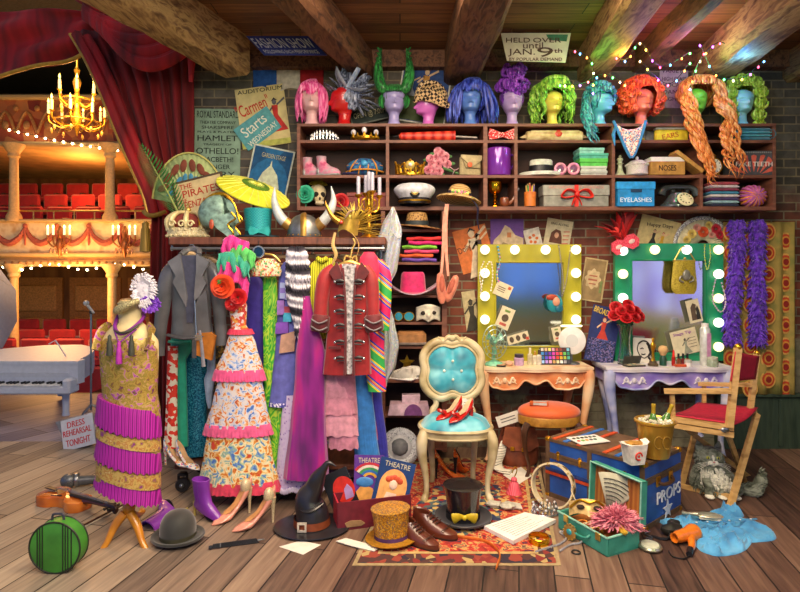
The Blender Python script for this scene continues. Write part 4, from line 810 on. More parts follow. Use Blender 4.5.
p = skew_sign('show_sign', 'white HELD OVER until JAN 9 sign hanging below the ceiling boards', [(501, 33), (571, 33), (565.5, 62.5), (507, 60.5)], 4.25, M('#ccc9b4', .7, 0, .12, 8))
b = p.p('lettering', M('#4a3628', .7, 0, 0)); b.text('HELD', 506, 530, 42.6, 38, -.4).text('OVER', 533, 561, 42.6, 38, -.4).text('until', 523, 543, 48.6, 42.5, -.4).text('JAN.', 508, 535, 56.6, 49, -.4).text('9', 537, 553, 57, 47.4, -.4).text('th', 554, 562, 53, 48.6, -.4).text('BY POPULAR DEMAND', 509, 562, 61, 57.8, -.4)
p.p('stripe', M('#3a7a5e', .7)).prism([(546, 34.6), (568, 34.6), (566.5, 41.5), (549, 40)], -.35, 0)
b = p.p('cord', M('#6d5a40', .8)); b.tube([(512, .6, 34), (512, .6, 14)], .5, 5).tube([(560, .6, 34), (560, .6, 14)], .5, 5)
p = poster('cabaret_poster', 'blue and gold MOULIN ROUGE poster half hidden behind the horned wig', 425, 88, 50, 72, 9, M('#d8d8cc', .7), PW)
b = p.p('picture', M('#2a4a86', .8)); b.box(0, -.35, 0, 47, .3, 69); b.m(M('#54633f', .8)).box(0, -.6, -22, 46.6, .3, 24); figure(b, 0, 2, 3.4, (M('#c08a3a', .7), M('#d8b890', .7), M('#8a3a22', .7))); figure(b, -14, -2, 2.4, (M('#a8b8c8', .7), M('#d8b890', .7), M('#40302a', .7)))
p.p('lettering', M('#d8c04a', .7, 0, 0)).T(ry=4).text('MOULIN ROUGE', -22, 22, 22, 31, -.7)
p = N('chalkboard_sign', 'dark chalkboard reading OPEN @ 7:00PM leaning on the wall behind the red head', 'sign', at(371, 114, 4.70), ry=-13, m=M('#24312c', .8, 0, .15)); p.box(0, 0, 0, 41, 1.2, 15); p.p('frame', M('#5a6258', .7)).frame(42, 16, 1.2, -.9, 1); p.p('lettering', M('#b9b48e', .8, 0, 0)).text('OPEN @ 7:00PM', -17.5, 18, -3, 4, -.8)
p = poster('variety_poster', 'pale VARIETY bill on the brick between the orange wigs', 674, 87, 28, 42, 0, M('#b0a4ae', .8, 0, .15)); p.p('lettering', M('#4a3a52', .8, 0, 0)).text('VARIETY', -12.5, 12.5, 14, 18.5, -.3).text('HIGH CLASS', -12, 12, 6, 10, -.3).text('VOCALS', -11, 11, 0, 4, -.3).text('DANCE', -11, 11, -7, -3, -.3).text('NIGHTLY', -12, 12, -14, -10, -.3)
p = poster('dance_poster', 'orange poster of a dancing couple pinned left of the yellow mirror', 474, 249, 34, 44, -15, M('#d0743a', .8, 0, .15)); figure(figure(p.p('picture', M('#d8c8a8', .7)), 1, -3, 4.6, (M('#d8c8a8', .7), M('#e0c8a0', .7), M('#3a2a24', .7))), 6, -2, 3.2, (M('#4a3a36', .7), M('#e0c8a0', .7), M('#2a1e1a', .7))); p.p('lettering', M('#4a2a18', .7, 0, 0)).T(ry=-14).text('Dolly', -15, -2, 0, 8, -.6)
p = poster('art_print', 'violet and cream print above the top left of the yellow mirror', 507, 236, 33, 34, 0, M('#6d4a94', .8, 0, .1)); p.p('picture', M('#cdb894', .8)).prism([(-16, -16), (-13, -4), (-7, 2), (-2, 11), (3, 8), (8, 1), (16, -2), (16, -16)], -.6, -.2); p.p('seal', M('#c07a4a', .8)).box(2, -.7, 1, 4, .3, 5); p.p('shadow_shape', M('#8a7a5a', .8)).prism([(-8, -12), (-4, -6), (1, -8), (3, -13)], -.8, -.5)
p = poster('greeting_card', 'small white card with an orange flower above the yellow mirror', 533, 238, 16, 19, -14, M('#dcd6c4', .8)); b = p.p('picture', M('#d8702e', .7)); [b.prism([(1.6*cos(a)+3.6*cos(i*1.257), -1+1.6*sin(a)+3.6*sin(i*1.257)) for a in (k_*PI/4 for k_ in range(8))], -.5-i*.04, -.2) for i in range(5)]
p = poster('portrait_poster', 'cream poster with a portrait of a dark haired singer above the yellow mirror', 558, 234.5, 26, 30, 10, M('#d3c7a0', .8, 0, .12)); b = p.p('picture', M('#6a4030', .8)); b.prism([(-8, -9), (-7, 1), (-3, 5), (2, 4), (4, -2), (5, -9)], -.5, -.2); b.m(M('#d8a884', .8)).prism([(2.2*cos(a)-1.4, -1+2.9*sin(a)) for a in (i*PI/6 for i in range(12))], -.7, -.4).m(M('#c86a5a', .8)); [b.box(8, -.4, -8+i*4, 6, .3, 1, ry=-10) for i in range(4)]
p.p('lettering', M('#5a4a38', .8, 0, 0)).text('SING ALONG', -9, 9, 9, 11.4, -.4)
p = poster('vintage_bill', 'old brown bill with a scalloped cream panel between the two mirrors', 593.5, 280, 23, 43, 9, M('#9a8258', .85, 0, .25, 10)); p.p('frame', M('#c2ab7a', .8)).frame(23, 43, 1.4, -.5, 0); b = p.p('picture', M('#d0b98c', .8)); b.prism([((7.4+1*cos(8*a))*cos(a)-1, 1+(9.6+1*cos(8*a))*sin(a)) for a in (i*2*PI/48 for i in range(48))], -.6, -.2); b.m(M('#b06a50', .8)).box(-1, -.7, 4, 8, .3, 1.4).box(-1, -.7, 0, 9, .3, 1.8).box(-1, -.7, -4, 7, .3, 1.2); b.m(M('#7a8a52', .8)).box(8, -.5, -6, 2.4, .3, 12)
p = poster('photograph', 'black and cream photograph of a dancer left of the yellow mirror', 470.5, 311, 13, 40, -8, M('#c2b58a', .8)); figure(p.p('picture', M('#3a382e', .8)), 1, -4, 3, (M('#3a382e', .8), M('#4a463a', .8), M('#221f1a', .8)))
p = poster('songbook_poster', 'cream poster with small dancing figures beside the red feather mask', 658, 234, 40, 32, 14, M('#d2bd82', .8, 0, .12), PW-.01); b = p.p('picture', M('#3a2a20', .8)); figure(b, -4, -5, 1.7, (M('#2f2a28', .8), M('#d8a884', .8), M('#221a18', .8))); figure(b, 5, -6, 1.7, (M('#d0a02c', .8), M('#d8a884', .8), M('#a83a22', .8))); p.p('lettering', M('#4a3a2a', .8, 0, 0)).T(ry=-8).text('Happy Days', -12, 14, 6, 10.5, -.5)
# floral fan standing above the green mirror
t = N('hand_fan', 'large open floral hand fan with lace edge above the green mirror', 'fan', ab=(703, 246, 4.70))
def fan(b, cx, cz, r0, r1, a0, a1, y=0, n=40, pl=.5, sq=1.0): b.grid([[(cx+r*cos(a)*1.0, y+pl*(1 if i % 2 else -1), cz-r*sin(a)*sq) for i, a in ((i, a0+(a1-a0)*i/n) for i in range(n+1))] for r in (r0, (r0+r1)/2, r1)]); return b
b = fan(t.p('leaf', M('#cfc6a0', .7)), 703, 246, 6, 26, 0, PI); b.solid = .4; b = fan(t.p('lace', pat('dot', ['#e4e2dc', '#8f8f92'], 120, .7, const=True)), 703, 246, 26, 30, 0, PI, 0, 60); b.solid = .4
for c, P in (('#c02a3c', ((12, 17, 5), (16, 11, 4.4))), ('#d8582a', ((-1, 14, 5.4), (20, 7, 3))), ('#e0c66a', ((-12, 12, 4.6), (5, 21, 3.6), (-17, 6, 4))), ('#d89a8a', ((-7, 18, 4), (8, 11, 3.4), (21, 12, 3)))):
    f_ = t.p('painted_flower', M(c, .7)); [rose(f_, 703+x, -1.4, 246-z, q) for x, z, q in P]
# ================================================================ lighted mirrors
MIRR = M('#c8ccd0', .13, 1, 0)
def vanity_mirror(label, cx, y0, y1, w, t_, col, Y, bulbs, bcol, h_in):
    h = y1-y0; n = N('vanity_mirror', label, 'mirror', ab=(cx, y1, Y)); fm = M(col, .38, 0, .12, 6, coat=.3)
    f = n.p('frame', fm); x0 = cx-w/2; x1 = cx+w/2; d = 5
    f.box(cx, 0, y0+t_/2, w, d, t_).box(x0+t_/2, 0, (y0+t_+y1)/2, t_, d, h-t_).box(x1-t_/2, 0, (y0+t_+y1)/2, t_, d, h-t_).box(cx, 0, (y0+h_in+y1)/2, w-2*t_, d, y1-y0-h_in)
    g = n.p('glass', MIRR); g.box(cx, 1.2, (y0+y1)/2, w-t_*1.4, .8, h-t_)
    li = n.p('molding', fm); xi0 = x0+t_-1.2; xi1 = x1-t_+1.2; yi0 = y0+t_-1; yi1 = y0+h_in+1
    for P in (((xi0, yi0), (xi1, yi0)), ((xi0, yi1), (xi1, yi1)), ((xi0, yi0), (xi0, yi1)), ((xi1, yi0), (xi1, yi1))): li.tube([(P[0][0], -2.8, P[0][1]), (P[1][0], -2.8, P[1][1])], 1, 6)
    for i, (bx, by) in enumerate(bulbs):
        b = n.p('bulb', M(bcol[i % len(bcol)], .3, 0, 0, em=BULB)); b.ball(bx, -6.4, by, 4.7, 4.7, 4.7, 16, 10)
        b.p('socket', PGOLD).tube([(bx, -1.5, by), (bx, -3.6, by)], [4.2, 3.4], 14)
    return n
vanity_mirror('yellow framed dressing mirror with round bulbs', 529, 244.5, 360.4, 103, 18.5, '#a8a01a', 4.66, [(484, 250), (484, 273), (484, 296), (484, 319), (513.5, 250), (544, 250), (574, 250), (574, 273), (574, 296.5), (574, 319)], ['#fff6cc'], 101)
vanity_mirror('green framed dressing mirror with round bulbs', 668, 243.5, 360.4, 108, 17.5, '#128a5c', 4.66, [(620.5, 251), (620.5, 274), (620.5, 297.6), (652, 250), (683.6, 250), (715, 250), (715, 274), (715, 298), (715, 322), (715, 346)], ['#f4fff2', '#fff0b0'], 109)
# ================================================================ dressing tables
def dressing_table(label, x0, x1, top, accent, wood, legs, back):
    Y = 4.33; n = N('dressing_table', label, 'table', ab=((x0+x1)/2, 460, Y)); cx = (x0+x1)/2; w = x1-x0
    b = n.p('tabletop', top); P = []
    for i in range(41): a = i/40; P.append((x0+w*a, -1.5+1.6*cos(a*2*PI*3)-1*sin(a*PI)))
    P += [(x1-1, 47), (x0+1, 47)]
    b.slab(P, 367.4, 369.8); b.slab([(cx+(x-cx)*.985, y+.6 if y < 20 else y) for x, y in P], 369.8, 372)
    a = n.p('apron', accent); Q = [(x0+5, 371.5)]
    for i in range(61):
        q = i/60; lobe = [.1, .85, 1, .95, .3, .6, .3, .95, 1, .85, .1]; k_ = q*10; j = min(9, int(k_)); v_ = lerp(lobe[j], lobe[j+1], .5-.5*cos(PI*(k_-j))); Q.append((x0+5+(w-10)*q, 377+v_*13))
    Q.append((x1-5, 371.5)); a.prism(Q, 2, 5)
    c = n.p('carving', wood)
    pts = [(x, 1.8, y) for x, y in Q[1:-1]]; c.tube(pts, 1, 6, 2)
    for k_ in (.2, .8):
        xc = x0+5+(w-10)*k_; c2 = n.p('carved_scroll', top)
        for sx in (-1, 1):
            c2.tube([(xc+sx*(3+i*1.3), 1.4, 381+3.2*sin(i*1.2)) for i in range(8)], [.6, 1, 1.2, 1.1, 1, .9, .7, .4], 6, 3)
            c2.tube([(xc+sx*(8+3*cos(g_)*(1-g_/9)), 1.2, 380+3*sin(g_)*(1-g_/9)) for g_ in range(8)], .7, 5, 2)
        c2.ball(xc, 1.4, 381, 2.4, 1, 3, 10, 6)
    s_ = n.p('side_panel', accent); s_.box(x0+6, 24, 378, 3, 40, 13).box(x1-6, 24, 378, 3, 40, 13); n.p('back_rail', accent).box(cx, 44, 377, w-12, 3, 11)
    for (lx, sx, yy) in legs:
        ft = 462-(0 if yy < 20 else 13.5)
        n.p('leg', wood).tube([(lx, yy, 371.5), (lx+sx*2, yy, 376), (lx+sx*1.5, yy, 392), (lx-sx*2, yy, 415), (lx-sx*5, yy, 440), (lx-sx*3, yy-1, ft-5), (lx-sx*1, yy-2.4, ft-.4)], [5.4, 6, 5.4, 3.6, 2.8, 2.6, 3.6], 10, 4)
    return n
FX = lambda y, h: 1.0
dressing_table('cream and orange carved dressing table under the yellow mirror', 479, 594, pat('noise', ['#c87a48', '#e8cfa8', '#f0dcb8'], 5, .45), pat('noise', ['#c05a2c', '#d88a52', '#e8c094'], 6, .5), pat('noise', ['#d07a48', '#e6b888', '#ecd2a8'], 5, .5), [(588, 1, 4), (486, -1, 4), (580, 1, 40), (490, -1, 40)], 0)
dressing_table('white and violet carved dressing table under the green mirror', 606, 736, pat('noise', ['#b9b2d0', '#dcd8e0', '#e8e4da'], 5, .45), pat('noise', ['#6a54b8', '#9a88d0', '#d4cce4'], 6, .5), pat('noise', ['#5a68b0', '#a8b0d4', '#e0dce6'], 6, .5), [(613, -1, 4), (728, 1, 4), (620, -1, 40), (722, 1, 40)], 0)
# ---------------------------------------------------------------- things on the tables
ZT = CH-(367.4-HY)*4.33/F+.001
def tb(name, label, cat, px, Y=4.45, rz=0, m=None, dz=0, ry=0, rx=0): return N(name, label, cat, on(px, Y, ZT+dz*Y/F), rz=rz, ry=ry, rx=rx, m=m)
t = tb('desk_fan', 'mint green table fan before the left end of the yellow mirror', 'fan', 494, 4.42)
mint = M('#7cc8a4', .35, coat=.4); t.p('base', mint).lathe([(9, 0), (9.4, 1), (8, 3), (3, 5), (2, 6)], n=24, sy=.8).tube([(0, 1, 5), (0, 2, 18)], 1.8, 8)
b = t.p('guard', M('#a8bcae', .3, .6)); X0 = (0, 0, 24)
for r in (13.5, 10, 6): b.tube([(r*.9*cos(a), -5+abs(r-13.5)*-.12, 24+r*1.25*sin(a)) for a in (2*PI*i/28 for i in range(28))], .45, 5, closed=True)
for i in range(14): a = 2*PI*i/14; b.tube([(2*cos(a), -7, 24+2*sin(a)), (8*cos(a), -6.4, 24+10*sin(a)), (12.1*cos(a), -5, 24+16.8*sin(a)), (9*cos(a), 1, 24+12*sin(a))], .3, 4)
for i in range(3):
    a = i*2.094+.5; t.p('blade', mint).grid([[(q*9*cos(a+w_), -3+w_*3, 24+q*13*sin(a+w_)) for q in (.2, .5, .8, 1)] for w_ in (-.35, -.1, .15, .35)])
t.p('hub', mint).ball(0, -4, 24, 2.6, 3, 2.6, 10, 6); t.p('motor', mint).ball(0, 3, 24, 4, 5, 5, 12, 8)
t = tb('cream_jar', 'small lilac jar with dark lid on the orange table', 'jar', 519, 4.43); t.p('jar', M('#c3a3c8', .25, coat=.4)).lathe([(4.6, 0), (5, 1), (5, 7), (4, 8)], n=18); t.p('lid', M('#3f3448', .3)).lathe([(4.4, 8), (4.6, 8.4), (4.4, 11), (0, 11.4)], n=18)
t = tb('powder_puff', 'round pink powder puff beside the table fan', 'powder puff', 509, 4.40, m=M('#e0b090', .9)); t.ball(0, 0, 2.6, 4.4, 3.6, 2.6, 14, 8)
t = tb('compact', 'open dark powder compact lying by the fan', 'compact', 501, 4.37); t.p('base', BLACK).lathe([(0, 0), (5, .1), (5, 1.6), (0, 1.6)], n=18); t.p('powder', M('#c89a70', .8)).lathe([(4.2, 1.6), (4.2, 2), (0, 2)], n=18)
for i, (x, h, c, cc, lb) in enumerate(((530, 17, '#c9c2a2', '#e4dcc0', 'tall pale glass perfume bottle'), (535, 13, '#e8e2cc', '#b9863a', 'short cream lotion bottle with tan cap'), (539, 15, '#d8d2c0', '#4a4038', 'slim white bottle with black cap'))):
    t = tb('bottle', lb+' on the orange table', 'bottle', x, 4.44+.03*(i % 2)); t.p('body', M(c, .15, coat=.5)).lathe([(2.4, 0), (2.6, .5), (2.6, h*.62), (1, h*.7)], n=14); t.p('cap', M(cc, .3)).lathe([(1.2, h*.7), (1.2, h), (0, h)], n=12)
t = tb('makeup_palette', 'large open eyeshadow palette of many bright colours propped upright', 'palette', 556, 4.45, rx=-16)
t.p('case', M('#2a2630', .4)).box(0, 0, 8.6, 31, 1.6, 17, bev=.3)
PC = ['#e8e0d0', '#d8b088', '#f0e070', '#e0a0b8', '#c05a4a', '#8a3a2a', '#5a2a20', '#7ac0d8', '#3a8ad0', '#2a4ab0', '#7a3ac0', '#d03ab0', '#e83a6a', '#e0702a', '#6ac05a', '#2a9a7a', '#1f6a9a', '#5a4ad0', '#b03ac8', '#f05ab0', '#e84030', '#f0b030', '#b8c840', '#58c8b0', '#8ab8f0', '#a88ae0', '#f0a8d8', '#c8a060', '#e8d8a8', '#f4f0e4', '#9a9aa0', '#3a3a44']
for r in range(4):
    for c in range(8): t.p('shadow_pan', M(PC[(r*8+c)], .6)).box(-13+c*3.7, -1, 15-r*4.1, 2.7, .6, 3, bev=.2)
t = tb('table_mirror', 'round white vanity mirror on a slim stand', 'mirror', 572, 4.50); b = t.p('frame', WHITE); b.T(0, 0, 23, rz=-16).lathe([(0, .8), (12, .8), (13.2, 0), (12.6, -1), (11.8, -.6)], n=32, rx=90, sy=1.05); t.p('glass', M('#e9ebe8', .2, .25, 0)).T(0, 0, 23, rz=-16).lathe([(0, .9), (12, .7), (12, .2)], n=32, rx=90, sy=1.05); t.p('stand', STEEL).tube([(0, 2, 0), (0, 2, 12)], 1.2, 8).lathe([(8, 0), (7, 1), (1.5, 2.4)], n=20)
t.p('light_ring', M('#fff4d0', .4, 0, 0, em=1.2)).T(0, 2, 37.5).box(0, 0, 0, 22, 3, 2.2, bev=1)
t = N('musical_programme', 'dark blue BROADWAY programme with a red dancer leaning between the mirrors', 'programme', on(598, 4.55, ZT+.005), ry=12, rx=-5, m=M('#23306a', .5, 0, .15)); t.box(0, 0, 28, 29, 1, 56); figure(t.p('picture', M('#c03a2a', .6)), -1, 32, 2.6, (M('#c03a2a', .6), M('#e0b890', .6), M('#8a2a1a', .6))); b = t.p('city_lights', pat('cell', ['#1c2450', '#3a4a8a', '#1a1f44', '#7a6a9a'], 130, .6, const=True)); b.box(0, -.7, 12, 27, .3, 22); t.p('lettering', M('#e8c84a', .5, 0, 0)).T(ry=10).text('BROADWAY', -22, 4, 46, 52, -.9)
t.p('pages', PAPER).box(0, .9, 28, 28, .8, 55)
# right table
t = tb('flower_vase', 'clear glass vase of red roses between the mirrors', 'vase', 625, 4.46); b = t.p('glass', GLASS); b.lathe([(0, .4), (6, .3), (7.4, 2), (6, 10), (4.6, 22), (6, 34), (8, 40), (7.4, 40), (5.4, 34), (4, 22), (5.2, 10), (6, 3), (0, 2)], n=24, sm=2)
g = t.p('stem', M('#3a7a3a', .6)); hd = t.p('rose', M('#c20f1a', .5)); hc = t.p('rosebud', M('#a80c16', .5)); lf = t.p('leaf', M('#2f6a34', .6))
for i, (x, y, z) in enumerate(((-11, -1, 52), (-5, -4, 56), (2, -5, 58), (9, -3, 56), (14, 0, 51), (-8, 3, 60), (4, 2, 62), (-2, -7, 50), (7, -6, 50))): g.tube([(x*.1, y*.1, 4), (x*.3, y*.4, 36), (x, y, z-4)], .7, 5, 4); rose(hd, x, y, z-3, 6.4, (x*.05, -1.1, .75)); rose(hc, x, y-1.6, z-1.4, 3.8, (x*.05, -1.1, .75))
for i in range(8): a = i*.8; lf.ball(9*cos(a), -2, 46+3*sin(a), 4, .6, 2, 8, 5)
t = N('card', 'white card with a black ink drawing of a face beside the rose vase', 'card', on(643, 4.56, ZT+.002), ry=4, rx=-8, m=PAPER); t.box(0, 0, 12, 20, .7, 24); b = t.p('drawing', BLKLETTER)
b.tube([(-5, -.6, 18), (-1, -.6, 21), (4, -.6, 20), (7, -.6, 15)], .8, 5, 3).tube([(-5, -.6, 18), (-6, -.6, 12), (-3, -.6, 6), (1, -.6, 4), (4, -.6, 6)], .5, 5, 3).tube([(-3, -.6, 13), (-1, -.6, 14), (0, -.6, 13)], .6, 5).tube([(-2, -.6, 8), (0, -.6, 7.4), (2, -.6, 8.4)], .6, 5).tube([(5, -.6, 16), (7, -.6, 10), (5, -.6, 6), (7, -.6, 3)], 1.1, 5, 3).tube([(3, -.6, 19), (8, -.6, 12), (8, -.6, 6)], .8, 5, 3)
t = tb('makeup_palette', 'small open compact palette of neutral shades on the violet table', 'palette', 634, 4.38, rz=14); t.p('case', M('#3a3a34', .4)).box(0, 0, .8, 20, 10, 1.6, bev=.3); t.p('lid', M('#4a4a42', .4)).T(0, 5, 1.4, rx=24).box(0, 0, 4.6, 20, .8, 9.6)
for r in range(2):
    for c in range(4): t.p('shadow_pan', M(('#c8b48a', '#8a9a7a', '#b0a090', '#d8d0b4', '#7a7460', '#a8b8a0', '#d0b898', '#909a88')[r*4+c], .6)).box(-7+c*4.7, -2.4+r*4.6, 1.8, 3.6, 3.4, .5)
t = tb('trophy', 'golden statuette on a dark round base', 'trophy', 653, 4.40); t.p('base', M('#5a4a34', .4)).lathe([(5, 0), (5, 2), (3.6, 3), (3.4, 5)], n=18); t.p('figure', GOLD).lathe([(2.4, 5), (1.6, 8), (1.3, 14), (2.2, 18), (2.6, 21), (1.2, 23.4), (.9, 24), (1.5, 25.6), (1.2, 27.4), (0, 28.2)], n=14, sm=2, sy=.7)
t = tb('makeup_brush', 'fluffy makeup brush standing in a dark green holder', 'brush', 663, 4.42); t.p('handle', M('#1e4a38', .3)).lathe([(3.4, 0), (3.4, 7), (2.4, 9), (2.2, 10)], n=14); t.p('bristles', M('#d8b078', .9)).lathe([(2.2, 10), (4, 13), (4.6, 16), (3.4, 19), (0, 20)], n=16, sm=2)
t = tb('lipstick', 'bright red lipstick standing open', 'lipstick', 673.5, 4.40); t.p('tube', M('#b01a14', .3)).lathe([(1.8, 0), (1.8, 9), (1.2, 9)], n=12); t.p('stick', M('#e0281c', .35)).lathe([(1.1, 9), (1.1, 14), (.4, 16), (0, 16)], n=12)
for x, lb, c in ((678.5, 'small brown nail polish bottle left of another', '#8a4a30'), (683, 'small dark red nail polish bottle, middle of three', '#7a2a28'), (687.4, 'small amber nail polish bottle, right of three', '#a0683a')): t = tb('nail_polish', lb+' on the violet table', 'nail polish', x, 4.46); t.p('bottle', M(c, .15, coat=.6)).box(0, 0, 3, 3.6, 3.6, 6, bev=.6); t.p('cap', BLACK).lathe([(1.1, 6), (1, 11), (0, 11)], n=10)
t = tb('lipstick_box', 'flat orange red makeup box lying before the lipstick', 'box', 680, 4.36); t.p('case', M('#c8502e', .4)).box(0, 0, 1.2, 11, 5, 2.4, bev=.4)
t = tb('cream_jar', 'tiny white jar at the front of the violet table', 'jar', 688, 4.37); t.p('jar', WHITE).lathe([(3, 0), (3.2, 4)], n=14); t.p('lid', M('#c8c8c0', .3)).lathe([(3.4, 4), (3.4, 6.4), (0, 6.4)], n=14)
t = tb('hair_spray', 'tall white and pink hair spray can', 'spray can', 705, 4.42); t.p('can', M('#d8dcd4', .25, .2)).lathe([(4.6, 0), (4.8, .6), (4.8, 36), (3.6, 38.4)], n=20); t.p('cap', WHITE).lathe([(3.4, 38.4), (3.2, 42), (0, 42.4)], n=16); t.p('stripe', M('#c08ab0', .3)).box(1.4, -4.3, 19, 4, 1.4, 27)
t = tb('powder_jar', 'squat sage glass jar with a lid beside the spray can', 'jar', 712.5, 4.37); t.p('jar', M('#9aa890', .15, coat=.6)).lathe([(5, 0), (5.4, 1), (5.2, 6), (4.4, 7)], n=18); t.p('lid', M('#b8bca8', .2)).lathe([(5, 7), (4.8, 9.4), (1.4, 10), (0, 10.4)], n=18)
# cards stuck into the mirrors
for nm, lb, cx, cy, w, h, r_, im in (('postcard', 'cream postcard stuck in the left edge of yellow mirror glass, upper one', 503, 290, 17, 14, 24, 1), ('playing_card', 'cream card with a doll face stuck in the yellow mirror', 505, 318, 14, 22, 22, 2), ('photo_strip', 'cream strip of oval portraits along the bottom of the yellow mirror', 518, 338, 22, 9, -16, 3), ('playing_card', 'small cream card behind the round white mirror', 557, 334, 9, 14, -12, 2), ('sheet_music', 'white sheet with violet title propped on the green mirror', 685, 342, 26, 25, -14, 4), ('photograph', 'black and white photograph of a couple stuck high in the green mirror', 694, 311, 13, 23, -14, 5)):
    t = N(nm, lb, 'card', at(cx, cy, 4.622), ry=r_, m=M('#ddd3b0', .8, 0, .08)); t.box(0, 0, 0, w, .6, h); b = t.p('picture', M('#5a4a3a', .7))
    if im == 1: b.box(-2, -.4, 0, 8, .2, .7).box(-2, -.4, -2, 8, .2, .7).box(-2, -.4, 2, 8, .2, .7).m(M('#c05a3a', .7)).box(5.4, -.4, 4, 3, .2, 3)
    elif im == 2: b.prism([(w*.25*cos(a), w*.28*sin(a)) for a in (i*PI/6 for i in range(12))], -.6, -.3).m(M('#c05a4a', .7)).box(0, -.4, -h*.3, w*.5, .2, h*.12).m(M('#7a9a4a', .7)).box(0, -.4, h*.33, w*.4, .2, h*.1)
    elif im == 3: [b.prism([(-6.6+k_*6.6+2.2*cos(a), 3*sin(a)) for a in (i*PI/6 for i in range(12))], -.5, -.3) for k_ in range(3)]; b.m(M('#c8503a', .7)).box(9, -.5, -2.6, 3, .2, 3)
    elif im == 4: figure(b, 0, -4, 1.5, (M('#9aa08a', .7), M('#6a6458', .7), M('#4a4438', .7))); [b.box(7, -.4, 3-i*3, 8, .2, .4) for i in range(4)]; t.p('lettering', M('#8a3a9a', .7, 0, 0)).text('Stage Tip', -10, 8, 7, 10.6, -.4)
    else: b.prism([(-4, -9), (-3, 4), (0, 8), (3, 6), (1, -2), (2, -9)], -.5, -.3).m(M('#2a2a26', .7)).prism([(1, -9), (2, 2), (4, 5), (5, 0), (5, -9)], -.6, -.3)
# beads, pendants and bags hung over the mirror bulbs
def necklace(name, label, pts, r, m, Y, cat='necklace', step=2.2):
    t = N(name, label, cat, ab=(pts[0][0], pts[0][2], Y)); P = catmull(pts, 10); b = t.p('beads', m, kind='stuff'); last = None
    for p in P:
        if last is None or (Vector(p)-Vector(last)).length > r*step: b.ball(*p, r, n=6, k=4); last = p
    t.p('string', PAPER).tube(P[::3], .25, 4); return t
necklace('pearl_necklace', 'long pearl strand looped over the left bulbs of the yellow mirror', [(482, -12, 262), (478, -11, 274), (480, -11, 288), (479, -9, 292), (484, -12, 268), (489, -12, 262), (491, -11, 276), (489, -11, 291)], .9, M('#e8e0cc', .2), 4.66)
necklace('bead_necklace', 'blue and green bead strand beside the bulbs at top left of yellow mirror', [(497, -5, 247), (499, -5, 262), (496, -5, 274), (497.5, -5, 281)], 1.3, pat('cell', ['#3a9ad0', '#4ac08a', '#c04ab0', '#e0c040'], 90, .3, const=True), 4.66)
t = necklace('pendant_necklace', 'silver chain with a teal lady head pendant hung on the yellow mirror', [(557, -6, 246), (560, -6, 266), (562, -6, 288), (560, -6, 296), (564, -6, 284), (567, -6, 262), (569, -6, 246)], .8, SILV, 4.66); b = t.p('pendant', M('#2a98a4', .3, .2)); b.ball(553, -6, 303, 8, 2, 9, 16, 8); b.m(M('#e0a080', .5)).ball(554, -8.4, 301, 3.6, 1.4, 4.6, 12, 8).m(M('#b0402a', .5)).ball(550, -7.6, 297, 6, 1.4, 3, 12, 6).m(M('#1c6c84', .4)).ball(557, -7.6, 308, 4, 1.2, 4, 10, 6)
necklace('bead_necklace', 'yellow green bead strand hanging at the top of the green mirror', [(702, -5, 245), (702, -5, 258), (704.5, -5, 270), (707.5, -5, 258), (707, -5, 245)], .8, M('#b8d82a', .3), 4.66)
necklace('pearl_necklace', 'lilac pearl strand looped around a lower right bulb of green mirror', [(712, -6, 280), (708, -8, 298), (711, -12, 309), (716, -12, 310), (721, -8, 300), (718, -6, 282)], 1, M('#c8b4d0', .2), 4.66)
t = N('beaded_purse', 'gold beaded purse with a silver crest hanging on the green mirror', 'bag', ab=(683, 272, 4.585)); b = t.p('body', pat('dot', ['#d8c040', '#8a7a1c'], 130, .35, .3, bump=.4)); b.gown([(261, 673.5, 695), (268, 672.5, 695.5), (285, 671, 697), (292, 672, 696), (294, 675, 694)], 0, .14, 10, .06, 40, 10); b.bm.verts.ensure_lookup_table(); t.p('clasp', PGOLD).tube([(673, 0, 261), (695, 0, 261)], 1.2, 8).ball(684, -1.6, 258.6, 1.4, n=8, k=5); t.p('chain', PGOLD).tube([(674, 0, 261), (680, 0, 250), (684, 0, 246.5), (688, 0, 250), (695, 0, 261)], .6, 6, 4); c = t.p('crest', M('#8d8a7a', .4, .4)); c.ball(684, -5, 275, 4, 1.4, 5.4, 12, 8)
for sx in (-1, 1): c.tube([(684+sx*2, -5, 279), (684+sx*5, -5, 276), (684+sx*7, -5, 280), (684+sx*3, -5, 282)], .9, 6, 3)
t = N('feather_mask', 'red sequinned carnival mask with tall red feathers at the corner of green mirror', 'mask', ab=(626, 253, 4.60), rx=0)
b = t.p('face', pat('dot', ['#ff6a80', '#c8102a'], 90, .4, bump=.3)); b.T(624, 0, 243, ry=24)
half = [(-15, 2), (-12, -5), (-5, -6), (0, -3), (5, -6), (12, -5), (15, 2), (12, 8), (5, 9), (0, 4), (-5, 9), (-12, 8)]
b.prism(half, -2, 0); e_ = t.p('eye_hole', M('#e8c8c0', .6)); e_.T(624, 0, 243, ry=24).ball(-7, -2.2, 1.4, 3.4, .6, 2.2, 12, 6).ball(7, -2.2, 1.4, 3.4, .6, 2.2, 12, 6)
for i, (x, z, w_) in enumerate(((594, 226, 3), (600, 223, 3.6), (606, 232, 4), (610, 218, 4), (616, 212, 4.4), (622, 210, 4.6), (628, 208, 4.6), (634, 205, 4.4), (637, 214, 4), (604, 238, 3.4), (613, 228, 4))):
    c = ('#c8181c', '#7a0e14', '#e0302a', '#98141a')[i % 4]; f_ = t.p('feather', M(c, .7)); f_.tube([(622+(i % 5)*2-4, 1, 240), ((622+x)/2, -1-(i % 3), (240+z)/2-3), (x, -1, z)], [1.4, w_, .5], 7, 5, .25)
